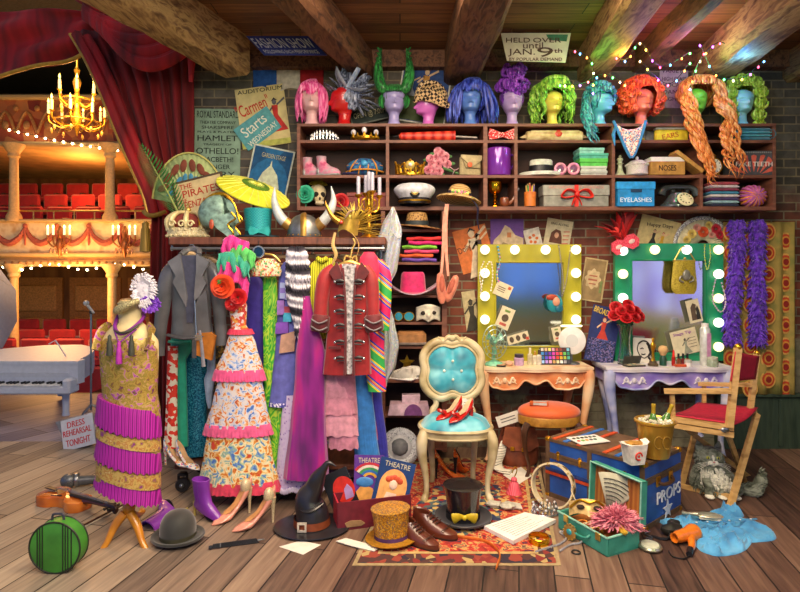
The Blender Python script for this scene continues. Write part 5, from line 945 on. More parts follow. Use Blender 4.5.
# ================================================================ clothes rack
def xr(px, Y): return (px-400)*Y/F
RX0 = xr(168, 3.66); RX1 = xr(386, 3.66); ZR = 1.716; rw = RX1-RX0; rc = (RX0+RX1)/2
t = N('clothes_rack', 'long dark wood clothes rack on castors with a top shelf full of headgear', 'clothes rack', (0, 3.66, 0), 1)
RW = pat('noise', ['#4a281c', '#6b3d2a', '#7d4a34'], 6, .45, st=(6, 1, 1), dist=.3, detail=5)
t.p('top_shelf', RW).box(rc, .27, ZR-.027, rw, .54, .054, bev=.008)
pl_ = t.p('platform', RW); pl_.box(rc, .30, .185, rw-.02, .46, .035, bev=.006)
for x in (RX0+.05, RX1-.05): t.p('post', STEEL).tube([(x, .36, .2), (x, .36, ZR-.05)], .016, 10)
for y in (.02, .36): t.p('rail', STEEL).tube([(RX0+.01, y, ZR-.075), (RX1-.01, y, ZR-.075)], .011, 8); [t.p('bracket', STEEL).tube([(x, y, ZR-.054), (x, y, ZR-.09)], .008, 6) for x in (RX0+.02, RX1-.02)]
for x in (RX0+.05, RX1-.05):
    for y in (.12, .48):
        c = t.p('castor', BLACK); c.lathe([(.02, -.02), (.045, -.018), (.05, 0), (.045, .018), (.02, .02)], x, y, .052, 20, rx=90, rz=20); c.box(x, y, .125, .05, .05, .02, bev=.005); [c.box(x+s_*.028, y, .09, .006, .03, .075) for s_ in (-1, 1)]
        c.p('hub', STEEL).ball(x, y-.02, .052, .016)
def G(name, label, cat, cx, cy, Y, **k): return N(name, label, cat, ab=(cx, cy, Y), **k)
HW = M('#c9a878', .45, 0, .12)
def hanger(lb, x, y, Y, w=24, slope=.55, m=HW):
    t = G('hanger', lb, 'hanger', x, y, Y); t.p('arms', m).tube([(x-w, 0, y+w*slope), (x-w*.5, 0, y+w*slope*.42), (x, 0, y), (x+w*.5, 0, y+w*slope*.42), (x+w, 0, y+w*slope)], [1.6, 2.2, 2.4, 2.2, 1.6], 8, 3)
    t.p('bar', m).tube([(x-w*.8, 0, y+w*slope*.9), (x+w*.8, 0, y+w*slope*.9)], .9, 6); top = HY-(ZR-.075-CH)*F/Y
    t.p('hook', STEEL).tube([(x, 0, y-1), (x, 0, top+2), (x+3, 0, top-.5), (x+2, 0, top-3.4), (x-1.4, 0, top-3)], .6, 6, 3)
hanger('pale wooden hanger inside the grey leather jacket', 191, 253, 3.62, 14); hanger('pale wooden hanger just right of the leather jacket', 206, 256, 3.80, 13); hanger('pale wooden hanger left of the magenta ruffles', 218, 257, 3.95, 14)
hanger('pale wooden hanger between the beaded clutch and the fur tail', 283, 256, 3.78, 16); hanger('pale wooden hanger right of the fur tail', 312, 256, 3.84, 14); hanger('pale wooden hanger behind the yellow sweater', 337, 256, 3.88, 14)
def sleeve(b, P, r, m=8, flat=.7): return b.tube(P, r, 12, 5, flat, up=(0, 1, 0))
# grey leather biker jacket
LEA = M('#5b5c60', .34, 0, .22, 9, .12, coat=.25)
t = G('leather_jacket', 'grey leather biker jacket at the left end of the rack', 'jacket', 190, 300, 3.60)
b = t.p('body', LEA); b.gown([(255, 183, 200), (260, 175, 209), (266, 170, 213), (290, 172, 211), (320, 172, 211), (333, 171, 213), (338, 171, 213)], 0, .32, 5, .05, 48, 22, ph=.4)
sl = t.p('sleeve', LEA); sleeve(sl, [(177, 0, 262), (168, -1, 276), (164, -2, 305), (161, -2, 330), (160, -3, 355)], [5, 8, 7.4, 6.4, 5.8]); sl2 = t.p('sleeve', LEA); sleeve(sl2, [(205, 0, 262), (215, -1, 276), (219, -2, 300), (221, -2, 325), (222, -3, 345)], [5, 8, 7, 6, 5.6])
lining = t.p('lining', M('#3d4156', .7)); lining.prism([(184, 256), (201, 256), (200, 290), (196, 322), (190, 322), (188, 290)], -8.6, -7)
lp = t.p('lapel', M('#6a6b6f', .3, 0, .2, 9, .1, coat=.3)); lp.prism([(184, 254), (172, 262), (180, 276), (177, 282), (190, 306), (191, 296), (187, 270)], -11, -7.4); lp2 = t.p('lapel', M('#6a6b6f', .3, 0, .2, 9, .1, coat=.3)); lp2.prism([(200, 254), (213, 262), (206, 276), (210, 283), (199, 304), (198, 296), (200, 270)], -11, -7.4)
t.p('front_panel', LEA).prism([(199, 300), (210, 290), (214, 334), (200, 337)], -11, -8); t.p('collar', LEA).tube([(183, -6, 255), (187, 3, 250), (197, 3, 250), (201, -6, 255)], [2.6, 3.4, 3.4, 2.6], 8, 4)
bl = t.p('belt', M('#4a4b50', .35)); bl.tube([(171, -8, 334), (191, -13, 337), (213, -8, 334)], 3, 8, 4, .5); bl.box(199, -13, 345, 4, 1, 22, rx=0); bl.p('buckle', SILV).box(203, -13.6, 336, 7, 1, 6, bev=.4)
t.p('zip', SILV).tube([(199, -11.6, 300), (200, -12, 318), (201, -12.4, 334)], .6, 5)
# behind the jacket
def drape(name, label, cat, m, prof, Y, part='cloth', **k):
    t = G(name, label, cat, (prof[0][1]+prof[0][2])/2, prof[0][0], Y); b = t.p(part, m); b.gown(prof, **k); return t
t = drape('trousers', 'turquoise green satin trousers under the leather jacket', 'trousers', M('#1c9a7c', .4, 0, .1, sheen=.3), [(338, 171, 192), (352, 171, 192), (358, 172, 186), (400, 176, 187), (446, 177, 188)], 3.78, 'leg', folds=4, amp=.12); t.p('waistband', M('#27b090', .4)).tube([(171, -4, 341), (182, -6, 342), (192, -4, 341)], 3, 8, 3, .5)
drape('scarf', 'long cream scarf with red petals hanging beside turquoise trousers', 'scarf', pat('cell', ['#e2dcc6', '#c8281c', '#dcd4bc', '#d83a28'], 42, .8, const=True), [(346, 168, 178), (400, 166, 177), (448, 164, 177)], 3.74, folds=3, amp=.2)
t = drape('sequin_dress', 'long blue sequined gown behind the leather jacket', 'dress', pat('cell', ['#0e3f5c', '#1f7a9c', '#4ab0c8', '#155a80', '#0f6a86'], 170, .22, .4, bump=.2), [(262, 190, 204), (335, 186, 206), (350, 184, 208), (420, 180, 206), (450, 175, 208), (455, 174, 209)], 3.87, folds=5, amp=.12); t.p('sash', M('#1c9a7c', .4)).gown([(350, 180, 185), (410, 177, 183), (452, 175, 181)], -9, .4, 3, .1)
t = G('leather_skirt', 'small orange leather pouch skirt hanging under the jacket sleeve', 'skirt', 205, 330, 3.54); t.p('cloth', M('#b06a1c', .5, 0, .2)).prism([(198, 333), (211, 332), (216, 336), (212, 360), (195, 354)], -3, 2); t.p('strap', M('#8a8a94', .4)).tube([(201, -4, 330), (203, -4, 345), (205, -4, 366)], [1.4, 1.6, 2], 6, 3, .4)
drape('silk_scarf', 'pale grey blue silk scarf hanging behind the ruffled dress', 'scarf', M('#8fa2b8', .4, 0, .15), [(335, 208, 216), (370, 207, 215), (380, 204, 214), (400, 206, 212), (408, 208, 211)], 3.72, folds=3, amp=.25)
drape('patterned_trousers', 'dark ochre patterned trousers behind the silk scarf', 'trousers', pat('cell', ['#2a2620', '#8a6a24', '#4a3a1c'], 80, .8, const=True), [(300, 214, 224), (340, 213, 224), (372, 213, 224), (440, 212, 226)], 3.84, folds=3, amp=.15)
# floral dress
FLO = pat('noise', ['#3f6ab8', '#8aa8d8', '#c4c6d4', '#d2ced0', '#cfc8c4', '#d8a868', '#c86a34', '#a03a40'], 26, .8, dist=1.2, detail=3, pos=[.32, .38, .43, .48, .53, .57, .62, .68])
FLO2 = pat('noise', ['#3f6ab8', '#7aa0c8', '#8ab08a', '#e6dcb8', '#e8d4a0', '#d89a3a', '#b8561c', '#c83a34'], 22, .8, dist=1.2, detail=3, pos=[.32, .37, .42, .47, .52, .57, .63, .70])
t = G('ruffled_dress', 'long tiered floral dress with hot pink ruffles', 'dress', 237, 320, 3.57)
t.p('bodice', pat('cell', ['#e0d8d4', '#c8502c', '#d8943c', '#c8b8b8', '#b83a34'], 60, .8, const=True)).gown([(300, 232, 245), (306, 229, 247), (325, 231, 246), (333, 230, 251)], 0, .5, 5, .06)
for i, (m_, P) in enumerate(((FLO, [(331, 230, 251), (345, 226, 256), (372, 215, 263)]), (FLO, [(380, 218, 262), (400, 213, 265), (426, 206, 270)]), (FLO2, [(430, 208, 269), (455, 204, 272), (482, 199, 278)]))):
    t.p('skirt_tier', m_).gown(P, 0, .36, 11, .10, 88, 18, ph=i)
    z, l, r = P[-1]; t.p('ruffle', M(('#e0508a', '#e0588c', '#d83a5a')[i], .7, sheen=.3)).gown([(z-3, l, r), (z+1, l-1.5, r+1.5), (z+8, l-3, r+3)], 0, .36, 26, .09, 180, 8, ph=i, hem=.6)
t.p('waist_ruffle', M('#d83a5a', .7)).gown([(329, 229, 252), (334, 227, 254)], 0, .5, 18, .12, 120, 5)
for i, (c, lb, P) in enumerate((('#d8208a', 'magenta ruffled scarf draped over the hanger rail above floral dress', [(224, 248), (232, 243), (241, 247), (250, 250)]), ('#4ab858', 'bright green ruffled scarf below the magenta one', [(232, 258), (241, 253), (250, 257), (257, 262)]), ('#24a082', 'sea green ruffled scarf above the pink flower garland', [(221, 262), (231, 260), (243, 264), (252, 272)]))):
    t = G('ruffled_scarf', lb, 'scarf', P[1][0], P[1][1], 3.55); b = t.p('ruffle', M(c, .7, sheen=.4))
    C_ = catmull([(x, -4-i*2, y) for x, y in P], 8)
    b.sheet(lambda u, v: (C_[int(u*(len(C_)-1))][0]+2.4*sin(v*9)*.3, C_[int(u*(len(C_)-1))][1]-3*sin(u*24+i)*v-2*sin(v*PI), C_[int(u*(len(C_)-1))][2]-8+17*v+2.4*cos(u*24)*v), 60, 8); b.solid = .5
t = G('flower_garland', 'hot pink and red orange fabric flower garland on the floral dress', 'flower garland', 233, 285, 3.52)
b = t.p('ruffle', M('#e0308c', .7, sheen=.3)); C2 = catmull([(220, -2, 272), (230, -5, 269), (243, -4, 277), (250, -2, 290)], 8); b.sheet(lambda u, v: (C2[int(u*(len(C2)-1))][0]-3*v, C2[int(u*(len(C2)-1))][1]-3*sin(u*24)*v, C2[int(u*(len(C2)-1))][2]-7+16*v+2*cos(u*24)*v), 60, 7); b.solid = .5
b = t.p('poppy', M('#e84a1c', .6)); rose(b, 226, -9, 286, 12); rose(b, 226, -12, 286, 7); b = t.p('petals', M('#c8181c', .6)); rose(b, 240, -5, 297, 9); rose(b, 233, -3, 304, 7); t.p('flower_centre', M('#3a7a2a', .6)).ball(224, -15, 282, 2.6, 2, 2.6, 8, 6, .3)
t = G('clutch_bag', 'half round beaded clutch bag hanging from the rail', 'bag', 267, 268, 3.60); b = t.p('body', pat('cell', ['#d8c8a8', '#c84a4a', '#e0d8b8', '#5a9a5a', '#d8a040', '#c8c0a0'], 95, .5, const=True)); b.lathe([(0, -10), (7, -9), (13, -4), (15.6, 3), (14, 8), (0, 9.4)], 267, -3, 268, 24, sy=.3); t.p('clasp', PGOLD).tube([(252, -3, 262), (259, -4, 256), (267, -4, 254), (275, -4, 256), (281, -3, 262)], 1, 6, 4)
t = G('hand_mirror', 'round dark blue mirror with white rim hanging at the rail', 'mirror', 259, 252, 3.56); t.p('rim', SILV).tube([(259+5.4*cos(a), -2, 252+5.4*sin(a)) for a in (2*PI*i/20 for i in range(20))], 1.1, 6, closed=True); t.p('glass', M('#1c3a5c', .1, .3, .1)).lathe([(0, -.4), (5, -.4), (5, .4), (0, .4)], 259, -2, 252, 20, rx=90); t.p('cord', BLACK).tube([(259, -2, 246), (259, 0, 240)], .4, 4)
drape('coat', 'deep violet blue coat behind the beaded clutch', 'coat', M('#3a2a9a', .6, 0, .15, sheen=.3), [(277, 248, 260), (283, 246, 264), (320, 246, 265), (400, 248, 268), (456, 250, 270)], 3.78, folds=5, amp=.1)
drape('cardigan', 'dark green cardigan between violet coat and swirl dress', 'cardigan', M('#0f4a3c', .8), [(276, 258, 268), (300, 257, 269), (345, 256, 270)], 3.88, folds=3, amp=.1)
drape('swirl_dress', 'acid green dress with yellow swirls', 'dress', pat('noise', ['#1f8a2a', '#38b42c', '#a8d838', '#2c9c2a', '#50c030', '#c4dc40', '#2aa02c', '#88cc34', '#1f8a2a'], 7, .6, dist=2.5, detail=1, st=(1, 1, .6)), [(272, 266, 274), (280, 263, 277), (330, 263, 279), (400, 264, 286), (470, 264, 292), (492, 262, 294)], 3.66, folds=4, amp=.1, dep=.2)
t = drape('patchwork_dress', 'lavender blue patchwork dress left of the fur tail', 'dress', M('#6468b8', .7, 0, .15), [(262, 284, 300), (270, 279, 303), (300, 278, 303), (340, 276, 300), (380, 272, 299), (405, 269, 299)], 3.64, folds=5, amp=.07)
b = t.p('patch', pat('checker', ['#8a78c8', '#a8b8e0'], 30, .8, const=True)); b.prism([(282, 282), (292, 284), (292, 300), (281, 298)], -8.4, -5)
for nm, c, P in (('patch', '#7a4ab0', [(278, 322), (290, 321), (290, 332), (277, 333)]), ('patch', '#48b0d0', [(285, 312), (293, 312), (293, 321), (285, 321)]), ('patch', '#b04a5a', [(286, 306), (292, 306), (292, 312), (286, 312)]), ('patch', '#9a70c0', [(279, 300), (286, 300), (286, 314), (279, 314)]), ('patch', '#b8907a', [(283, 334), (297, 330), (296, 350), (281, 352)])): t.p(nm, M(c, .8)).prism(P, -9.2, -5)
t.p('hem_trim', pat('dot', ['#e4e0f0', '#4a4aa0'], 70, .7, const=True)).gown([(402, 269, 299.5), (406, 268.5, 300)], 0, .36, 5, .07)
t = G('fur_stole', 'long black and white striped fur tail hanging from the rail', 'stole', 299, 290, 3.56); b = t.p('fur', pat('wave', ['#1a1822', '#4a4654', '#e4e2ea', '#f0eef4', '#8a8694'], 2.3, .9, dist=5, detail=5, rot=(0, PI/2, 0), st=(1, 1, 1))); C_ = catmull([(297, 0, 247), (298, 0, 265), (298, 0, 290), (301, 0, 312), (302, 0, 332)], 6)
b.tube([(x, y, z) for x, y, z in C_], [5+5*sin(PI*min(1, i/len(C_)+.15)) for i in range(len(C_))], 12)
for i in range(420):
    q = rnd(0, .97); k_ = int(q*(len(C_)-1)); c_ = C_[k_]; a = rnd(PI*.95, 2.05*PI); r_ = 5+5*sin(PI*min(1, q+.15)); b.tube([(c_[0]+r_*.8*cos(a), r_*.8*sin(a), c_[2]), (c_[0]+(r_+2)*cos(a), (r_+1)*sin(a), c_[2]+4), (c_[0]+(r_+1.6)*cos(a+.1), (r_+1)*sin(a), c_[2]+9)], [1.3, 1, .15], 4)
t = drape('evening_gown', 'magenta and purple evening gown left of the pink frilled dress', 'dress', pat('noise', ['#5a0a60', '#8a1080', '#c0147a'], 5, .4, sheen=.5, st=(2, 1, .5)), [(296, 302, 310), (318, 300, 314), (340, 298, 322), (352, 296, 325), (380, 295, 325), (420, 291, 325), (478, 284, 328)], 3.53, folds=8, amp=.16)
t = drape('lace_gown', 'pale lilac spotted gown with scalloped lace hem', 'dress', pat('dot', ['#7a5ab0', '#c8b8e0', '#d0c4e4'], 48, .7, const=True, pos=[0, .22, .5]), [(395, 284, 300), (420, 281, 310), (460, 277, 318), (486, 275, 324)], 3.62, folds=9, amp=.10); b = t.p('lace_hem', M('#dcd4ec', .8))
for i in range(26): a = PI+PI*i/25; b.ball(299.5+25*cos(a), 10.4*sin(a)-.6, 487+1.5*sin(i), 2.2, 1.2, 3, 7, 5)
t = G('sweater', 'yellow green ribbed knit sweater behind the red coat', 'sweater', 320, 290, 3.64); rb = pat('wave', ['#8a8a0c', '#c8c81c', '#d8d838'], 22, .85, bump=.6); t.p('body', rb).gown([(258, 318, 332), (264, 312, 336), (300, 312, 338), (338, 314, 338)], 2, .35, 9, .05); sleeve(t.p('sleeve', rb), [(320, 0, 262), (314, -2, 272), (312, -3, 300), (312, -3, 325), (312, -3, 347)], [4, 6.6, 6, 5.6, 5.2]); t.p('collar', rb).tube([(318, -3, 258), (322, -5, 261), (328, -4, 258)], 2.4, 8, 3)
# scarlet frogged coat
RC = M('#930d14', .6, 0, .16, 14, sheen=.35); DRC = M('#5c0a14', .7, 0, .2, sheen=.3)
t = G('frogged_coat', 'scarlet military coat with black frogging on a gold hanger', 'coat', 348, 310, 3.50)
t.p('body', RC).gown([(264, 338, 362), (270, 331, 369), (285, 328, 371), (320, 328, 368), (345, 326, 370), (374, 323, 371)], 0, .3, 7, .07, 72, 26)
sleeve(t.p('sleeve', RC), [(335, 0, 268), (326, -2, 278), (322, -4, 298), (321, -5, 318)], [6, 8, 7, 7]); sleeve(t.p('sleeve', RC), [(364, 0, 268), (371, -2, 280), (373, -4, 300), (373, -5, 318)], [6, 7, 6.4, 6.4])
for x, s_ in ((321, -1), (374, 1)): c = t.p('cuff', DRC); c.lathe([(7, -8), (9, -6), (9.6, 6), (8, 9)], x, -5, 322, 18, sy=.8, ry=s_*8); c.p('cuff_braid', M('#6a6266', .5)).tube([(x-8, -12, 318), (x, -14, 322), (x+8, -12, 319)], .9, 6, 3).tube([(x-8, -12, 325), (x, -14, 329), (x+8, -12, 326)], .9, 6, 3)
t.p('collar', DRC).prism([(338, 262), (330, 272), (338, 284), (345, 280), (341, 268)], -11, -8).prism([(362, 262), (370, 272), (362, 284), (355, 280), (359, 268)], -11, -8)
t.p('shirt_front', pat('noise', ['#5a5658', '#a8a4a6', '#d0cccc'], 60, .6)).prism([(343, 264), (357, 264), (354, 300), (353, 372), (348, 372), (347, 300)], -11.5, -8)
e_ = t.p('front_edge', DRC); e_.tube([(344, -11.6, 268), (346.5, -12.6, 300), (347, -13, 340), (346, -13, 373)], 1.2, 6, 3).tube([(357, -11.6, 268), (355, -12.6, 300), (354.5, -13, 340), (355, -13, 373)], 1.2, 6, 3)
for i, y in enumerate((281, 296, 310, 324, 340, 356)):
    for sx in (-1, 1): t.p('frog_fastener', M('#2c2a2e', .5)).tube([(350.5+sx*5, -13, y), (350.5+sx*9, -13.4, y-1), (350.5+sx*13.5, -12.6, y)], [1, 1.7, 1.2], 6, 2).tube([(350.5+sx*5, -13, y+2.4), (350.5+sx*12, -13, y+2.8)], .8, 5).m(SILV).ball(350.5+sx*14, -12.6, y+.6, 1.5, 1, 1.5, 8, 5)
b = t.p('pocket', DRC); b.box(336, -12.4, 346, 12, 1, 3, bev=.4)
t = G('hanger', 'ornate gold hanger holding the scarlet coat', 'hanger', 350, 262, 3.49); b = t.p('arms', PGOLD); b.tube([(333, 0, 268), (341, 0, 265), (350, 0, 262), (359, 0, 265), (368, 0, 268)], [1.4, 2, 2.4, 2, 1.4], 8, 3); b.tube([(344, -1, 262), (346, -1, 256), (352, -1, 259), (350, -1, 265)], 1, 6, 3); b.tube([(357, -1, 262), (356, -1, 256), (351, -1, 259)], 1, 6, 3); t.p('hook', PGOLD).tube([(350, 0, 261), (352, 0, 250), (355, 0, 243), (353, 0, 238)], .9, 6, 3)
t = drape('frilled_dress', 'pink tiered frill dress under the scarlet coat', 'dress', M('#c07a90', .7, sheen=.3), [(350, 322, 354), (372, 320, 355), (420, 322, 358), (438, 326, 358)], 3.60, 'lining', folds=5, amp=.06)
for i, (z, l, r, h) in enumerate(((368, 320, 349, 15), (381, 319, 352, 16), (395, 318, 355, 18), (412, 322, 357, 22), (422, 330, 357, 25))): t.p('frill', M(('#d898a8', '#d08c9e', '#c88296', '#d090a2', '#c07a90')[i], .7, sheen=.4)).gown([(z, l+3, r-3), (z+h*.4, l, r), (z+h, l-1, r+2)], -1-i*.4, .34, 9, .13, 80, 10, ph=i*1.3, hem=1)
drape('pleated_skirt', 'long sky blue pleated skirt right of the pink frills', 'skirt', M('#2f7ac4', .45, 0, .15, sheen=.3), [(360, 346, 368), (375, 348, 370), (430, 353, 376), (480, 356, 383)], 3.68, folds=12, amp=.16)
drape('indigo_dress', 'indigo dress at the right end of the rack', 'dress', M('#2c2c9c', .5, 0, .15, sheen=.3), [(362, 366, 376), (400, 370, 382), (450, 376, 388), (484, 378, 392)], 3.76, folds=5, amp=.16)
drape('slim_dress', 'narrow magenta dress squeezed between blue skirt and indigo dress', 'dress', M('#b01468', .5, sheen=.3), [(366, 361, 370), (400, 364, 373), (440, 368, 378)], 3.70, folds=4, amp=.1)
HQ = pat('wave', ['#d81c5a', '#2a3ab8', '#e8a020', '#c81c70', '#3aa0d0', '#e0c42a', '#2aa04a'], 1.7, .6, const=True, rot=(0, .9, 0), dist=.6)
t = G('striped_coat', 'harlequin coat of diagonal rainbow stripes behind the scarlet coat', 'coat', 374, 300, 3.60); t.p('body', HQ).gown([(258, 362, 378), (266, 358, 386), (310, 360, 385), (350, 362, 384), (392, 368, 386)], 3, .3, 6, .1); sleeve(t.p('sleeve', HQ), [(378, 2, 262), (385, 0, 275), (386, -2, 300), (384, -2, 330)], [5, 6, 5.4, 5]); t.p('yoke', M('#d8184a', .6, sheen=.4)).gown([(252, 364, 374), (258, 360, 378), (272, 357, 380), (290, 360, 376)], -1, .3, 6, .1)
# sheer iridescent wings and bags at the end of the rack
IR = pat('noise', ['#9ab8d8', '#e4e8f0', '#c8d8b8', '#d8c4e0', '#a8d0d8', '#f0f0ec'], 11, .15, .35, dist=2.5, coat=.8)
t = G('fairy_wing', 'upper iridescent pearly wing pointing up beside the bookcase', 'wing', 390, 240, 4.05); b = t.p('membrane', IR)
def wing(b, L_, Rr, z0, z1, y=0, k=1): b.sheet(lambda u, v: (lerp(interp(L_, lerp(z0, z1, v))[0], interp(Rr, lerp(z0, z1, v))[0], u), y-3*sin(u*PI)+1.4*sin(u*16+v*6), lerp(z0, z1, v)), 26, 24); b.solid = .5
wl = [(207, 392), (225, 382), (245, 375), (262, 377), (285, 385)]; wr = [(207, 394), (220, 399), (230, 402), (250, 400), (270, 397), (285, 390)]; wing(b, wl, wr, 207, 285); r_ = t.p('vein', M('#c4ccd4', .3, .3)); r_.tube([(393, -2, 207), (390, -4, 230), (387, -4, 255), (387, -3, 284)], .6, 5, 3).tube([(390, -4, 230), (398, -4, 238), (401, -2, 236)], .5, 5, 3).tube([(389, -4, 245), (380, -3, 248), (376, -1, 246)], .5, 5, 3)
t = G('fairy_wing', 'lower iridescent wing hanging at the end of the rack below the pink hat', 'wing', 388, 340, 4.0); b = t.p('membrane', IR); wing(b, [(300, 384), (320, 383), (350, 383), (385, 384)], [(300, 388), (320, 394), (345, 399), (365, 396), (385, 386)], 300, 387); t.p('vein', M('#c4ccd4', .3, .3)).tube([(386, -2, 301), (389, -4, 330), (390, -4, 355), (386, -2, 386)], .6, 5, 3)
t = N('ballet_shoe', 'coral ballet shoe on the left of a pair hung by ribbons', 'shoe', ab=(441, 290, 4.36)); t.p('shoe', M('#dc8468', .4, sheen=.3)).lathe([(0, -17), (3, -15), (4.4, -8), (4.8, 2), (4, 10), (2, 14.4), (0, 15)], 441, -2, 289, 18, sy=.7, ry=4); t.p('opening', M('#b8604a', .7)).ball(441.6, -4.6, 284, 2.8, 1.6, 9, 12, 8); t.p('ribbon', M('#e09a80', .5)).tube([(441, -3, 274), (443, -2, 250), (444, -1, 222), (446, 0, 204)], [1.2, 1.6, 1.6, 1], 6, 4, .3)
t = N('ballet_shoe', 'coral ballet shoe on the right of a pair hung by ribbons', 'shoe', ab=(451, 290, 4.36)); t.p('shoe', M('#dc8468', .4, sheen=.3)).lathe([(0, -15), (3, -13), (4.4, -7), (4.6, 2), (3.8, 9), (2, 13), (0, 14)], 451.5, -2, 289, 18, sy=.7, ry=-20); t.p('opening', M('#b8604a', .7)).T(451, -4.6, 286, ry=-20).ball(0, 0, 0, 2.6, 1.6, 8.4, 12, 8); t.p('ribbon', M('#e09a80', .5)).tube([(448, -3, 276), (446, -2, 250), (446, -1, 222), (448, 0, 204)], [1.2, 1.6, 1.6, 1], 6, 4, .3)
# ================================================================ on top of the rack
def K(name, label, cat, px, Y=3.86, rz=0, m=None, dz=0, ry=0, rx=0): return N(name, label, cat, on(px, Y, ZR+.001+dz*Y/F), rz=rz, ry=ry, rx=rx, m=m)
t = K('royal_crown', 'pale gold domed crown with red velvet and ermine beads', 'crown', 188, 3.82)
t.p('cap', M('#8a3a30', .9)).ball(0, 0, 14, 16, 14, 11, 20, 10); b = t.p('band', pat('dot', ['#f0e6c0', '#b8a468'], 130, .5, bump=.5)); b.lathe([(18, 0), (20, 2), (20, 8), (18.4, 10)], n=32, sy=.8)
ar = t.p('arch', M('#d8c890', .5, .2)); [ar.tube([(19*cos(a), 15*sin(a), 9), (20*cos(a), 16*sin(a), 18), (12*cos(a), 9*sin(a), 25), (0, 0, 25)], [2.4, 2.6, 2, 1.6], 8, 4) for a in (i*PI/4+.2 for i in range(8))]
for i in range(40): a = i*2*PI/40; b.ball(20*cos(a), 16*sin(a), 2+6*(i % 2), 1.7, n=6, k=4)
sc_ = t.p('scroll_ornament', M('#d8cc98', .5)); [sc_.tube([(x+3.6*cos(g_)*(1-g_/10), -17.4, 13+3.6*sin(g_)*(1-g_/10)) for g_ in range(8)], .9, 6, 3) for x in (-9, 0, 9)]
t.p('orb', PGOLD).ball(0, 0, 28, 3.2, n=12, k=8).box(0, 0, 33, 1, 1, 4).box(0, 0, 33.4, 3.4, 1, 1)
t = K('greek_helmet', 'teal bronze Greek helmet with gold rims facing right', 'helmet', 219, 3.74, m=None); tb_ = M('#86a89a', .5, .25, .35, 30, .2); b = t.p('bowl', tb_)
rows = []
for j in range(11):
    ph = R(-50+j*14); rows.append([(19*cos(ph)*cos(a)*(1.05 if cos(a) < 0 else .9), 12*cos(ph)*sin(a), 24+18*sin(ph)) for a in (R(60+i*240/22) for i in range(23))])
b.grid(rows); b.solid = 1.4
for s_ in (-1, 1): c = t.p('cheek_guard', tb_); c.prism([(2, 20), (16, 24), (19, 18), (12, 12), (17, 4), (14, -1), (2, 8), (-4, 14)], s_*11-.8, s_*11+.8); c.p('rim', GOLD).tube([(16, s_*12, 24), (20, s_*12, 18), (12.4, s_*12, 12), (18, s_*12, 4), (14, s_*12, -1)], 1, 6, 3)
b = t.p('nose_guard', tb_); b.prism([(8, 40), (15, 34), (19, 22), (21, 15), (17, 14), (13, 24), (8, 30)], -1.4, 1.4); b.p('rim', GOLD).tube([(8, -1.6, 40), (15.4, -1.6, 34), (19.4, -1.6, 22), (21.4, -1.6, 15)], .9, 6, 3); t.p('crest', GOLD).tube([(-19.5, 0, 12), (-18, 0, 30), (-8, 0, 41), (4, 0, 43.4), (14, 0, 37)], [1, 2, 2.2, 2, 1], 8, 4); t.p('ear_ornament', M('#b8502c', .4)).ball(-3, -13.6, 12, 2.4, 1, 5, 10, 6)
t = K('top_hat', 'turquoise sequined top hat with a satin bow', 'hat', 258, 3.84); t.p('crown', pat('checker', ['#1f8a94', '#2aa6a8'], 110, .35, .2, bump=.2)).lathe([(13, 2), (12.6, 10), (14, 27), (14.2, 29), (13, 29.6), (0, 29.6)], n=32, sy=.85); t.p('brim', M('#1f3a44', .5)).lathe([(13, 3), (20, 2), (21.4, 2.6), (21, 1), (13, 1)], n=36, sy=.8); t.p('band', M('#15323c', .5)).lathe([(13.3, 3), (13, 7)], n=32, sy=.85, cap=False); b = t.p('bow', M('#2aa8a4', .35))
for sx in (-1, 1): b.prism([(5, 5), (5+sx*9, 1.6), (5+sx*10.5, 6), (5+sx*9, 11), (5, 7.4)], -15.4, -12)
b.ball(5, -13.4, 6, 2.2, 2, 2.4, 8, 6)
t = K('parasol', 'open yellow green paper parasol tilted behind the turquoise hat', 'parasol', 254, 4.02); PX = dict(ry=24, rx=20); cn = t.p('canopy', M('#c9cc2e', .6, 0, .08)); cn.T(1, -2, 50, **PX).lathe([(0, 7), (10, 5.6), (24, 2.4), (37, -2), (37, -3), (24, 1), (10, 4.4), (0, 5.6)], n=48, fold=24, amp=.010)
t.p('painted_ring', M('#4f7a1c', .6)).T(1, -2, 50, **PX).lathe([(3, 7.1), (11, 5.9), (14, 5.2)], n=30, cap=False)
for i in range(24): a = i*PI/12; t.p('rib', M('#e4e468', .6)).T(1, -2, 50, **PX).tube([(3*cos(a), 3*sin(a), 7), (24*cos(a), 24*sin(a), 2.7), (36.6*cos(a), 36.6*sin(a), -1.7)], .45, 4)
t.p('handle', M('#5a4028', .5)).tube([(2, -1, 54), (-4, 10, 24), (-8, 14, .6)], 1.1, 8)
t = K('programme_sign', 'framed cream sign lettered PIRATES OF PENZANCE between crown and helmet', 'sign', 205, 3.98, ry=-14, rx=-6, m=M('#c2b080', .7, 0, .12), dz=23); t.box(0, 0, 20, 50, 1.4, 40); t.p('frame', M('#4a3a22', .6)).T(0, 0, 20).frame(52, 42, 2, -1.2, 1); t.p('lettering', M('#a8321c', .7, 0, 0)).text('THE', -19, -6, 32, 37, -.9).text('PIRATES', -17, 21, 23, 30.5, -.9).text('OF', -21, -14, 18, 22, -.9).text('PENZANCE', -17, 20, 12, 19, -.9)
t = N('hand_fan', 'large pale green round fan painted with brown and blue feathers', 'fan', ab=(189, 206, 4.16)); b = fan(t.p('leaf', M('#a3b478', .7, 0, .1)), 189, 206, 8, 36, R(8), R(172), 0, 40, .5, 1.45); b.solid = .5; e_ = t.p('rim', M('#c4bf6a', .6)); e_.tube([(189+36.5*cos(a), -1, 206-53*sin(a)) for a in (R(8+i*8.2) for i in range(21))], .9, 6)
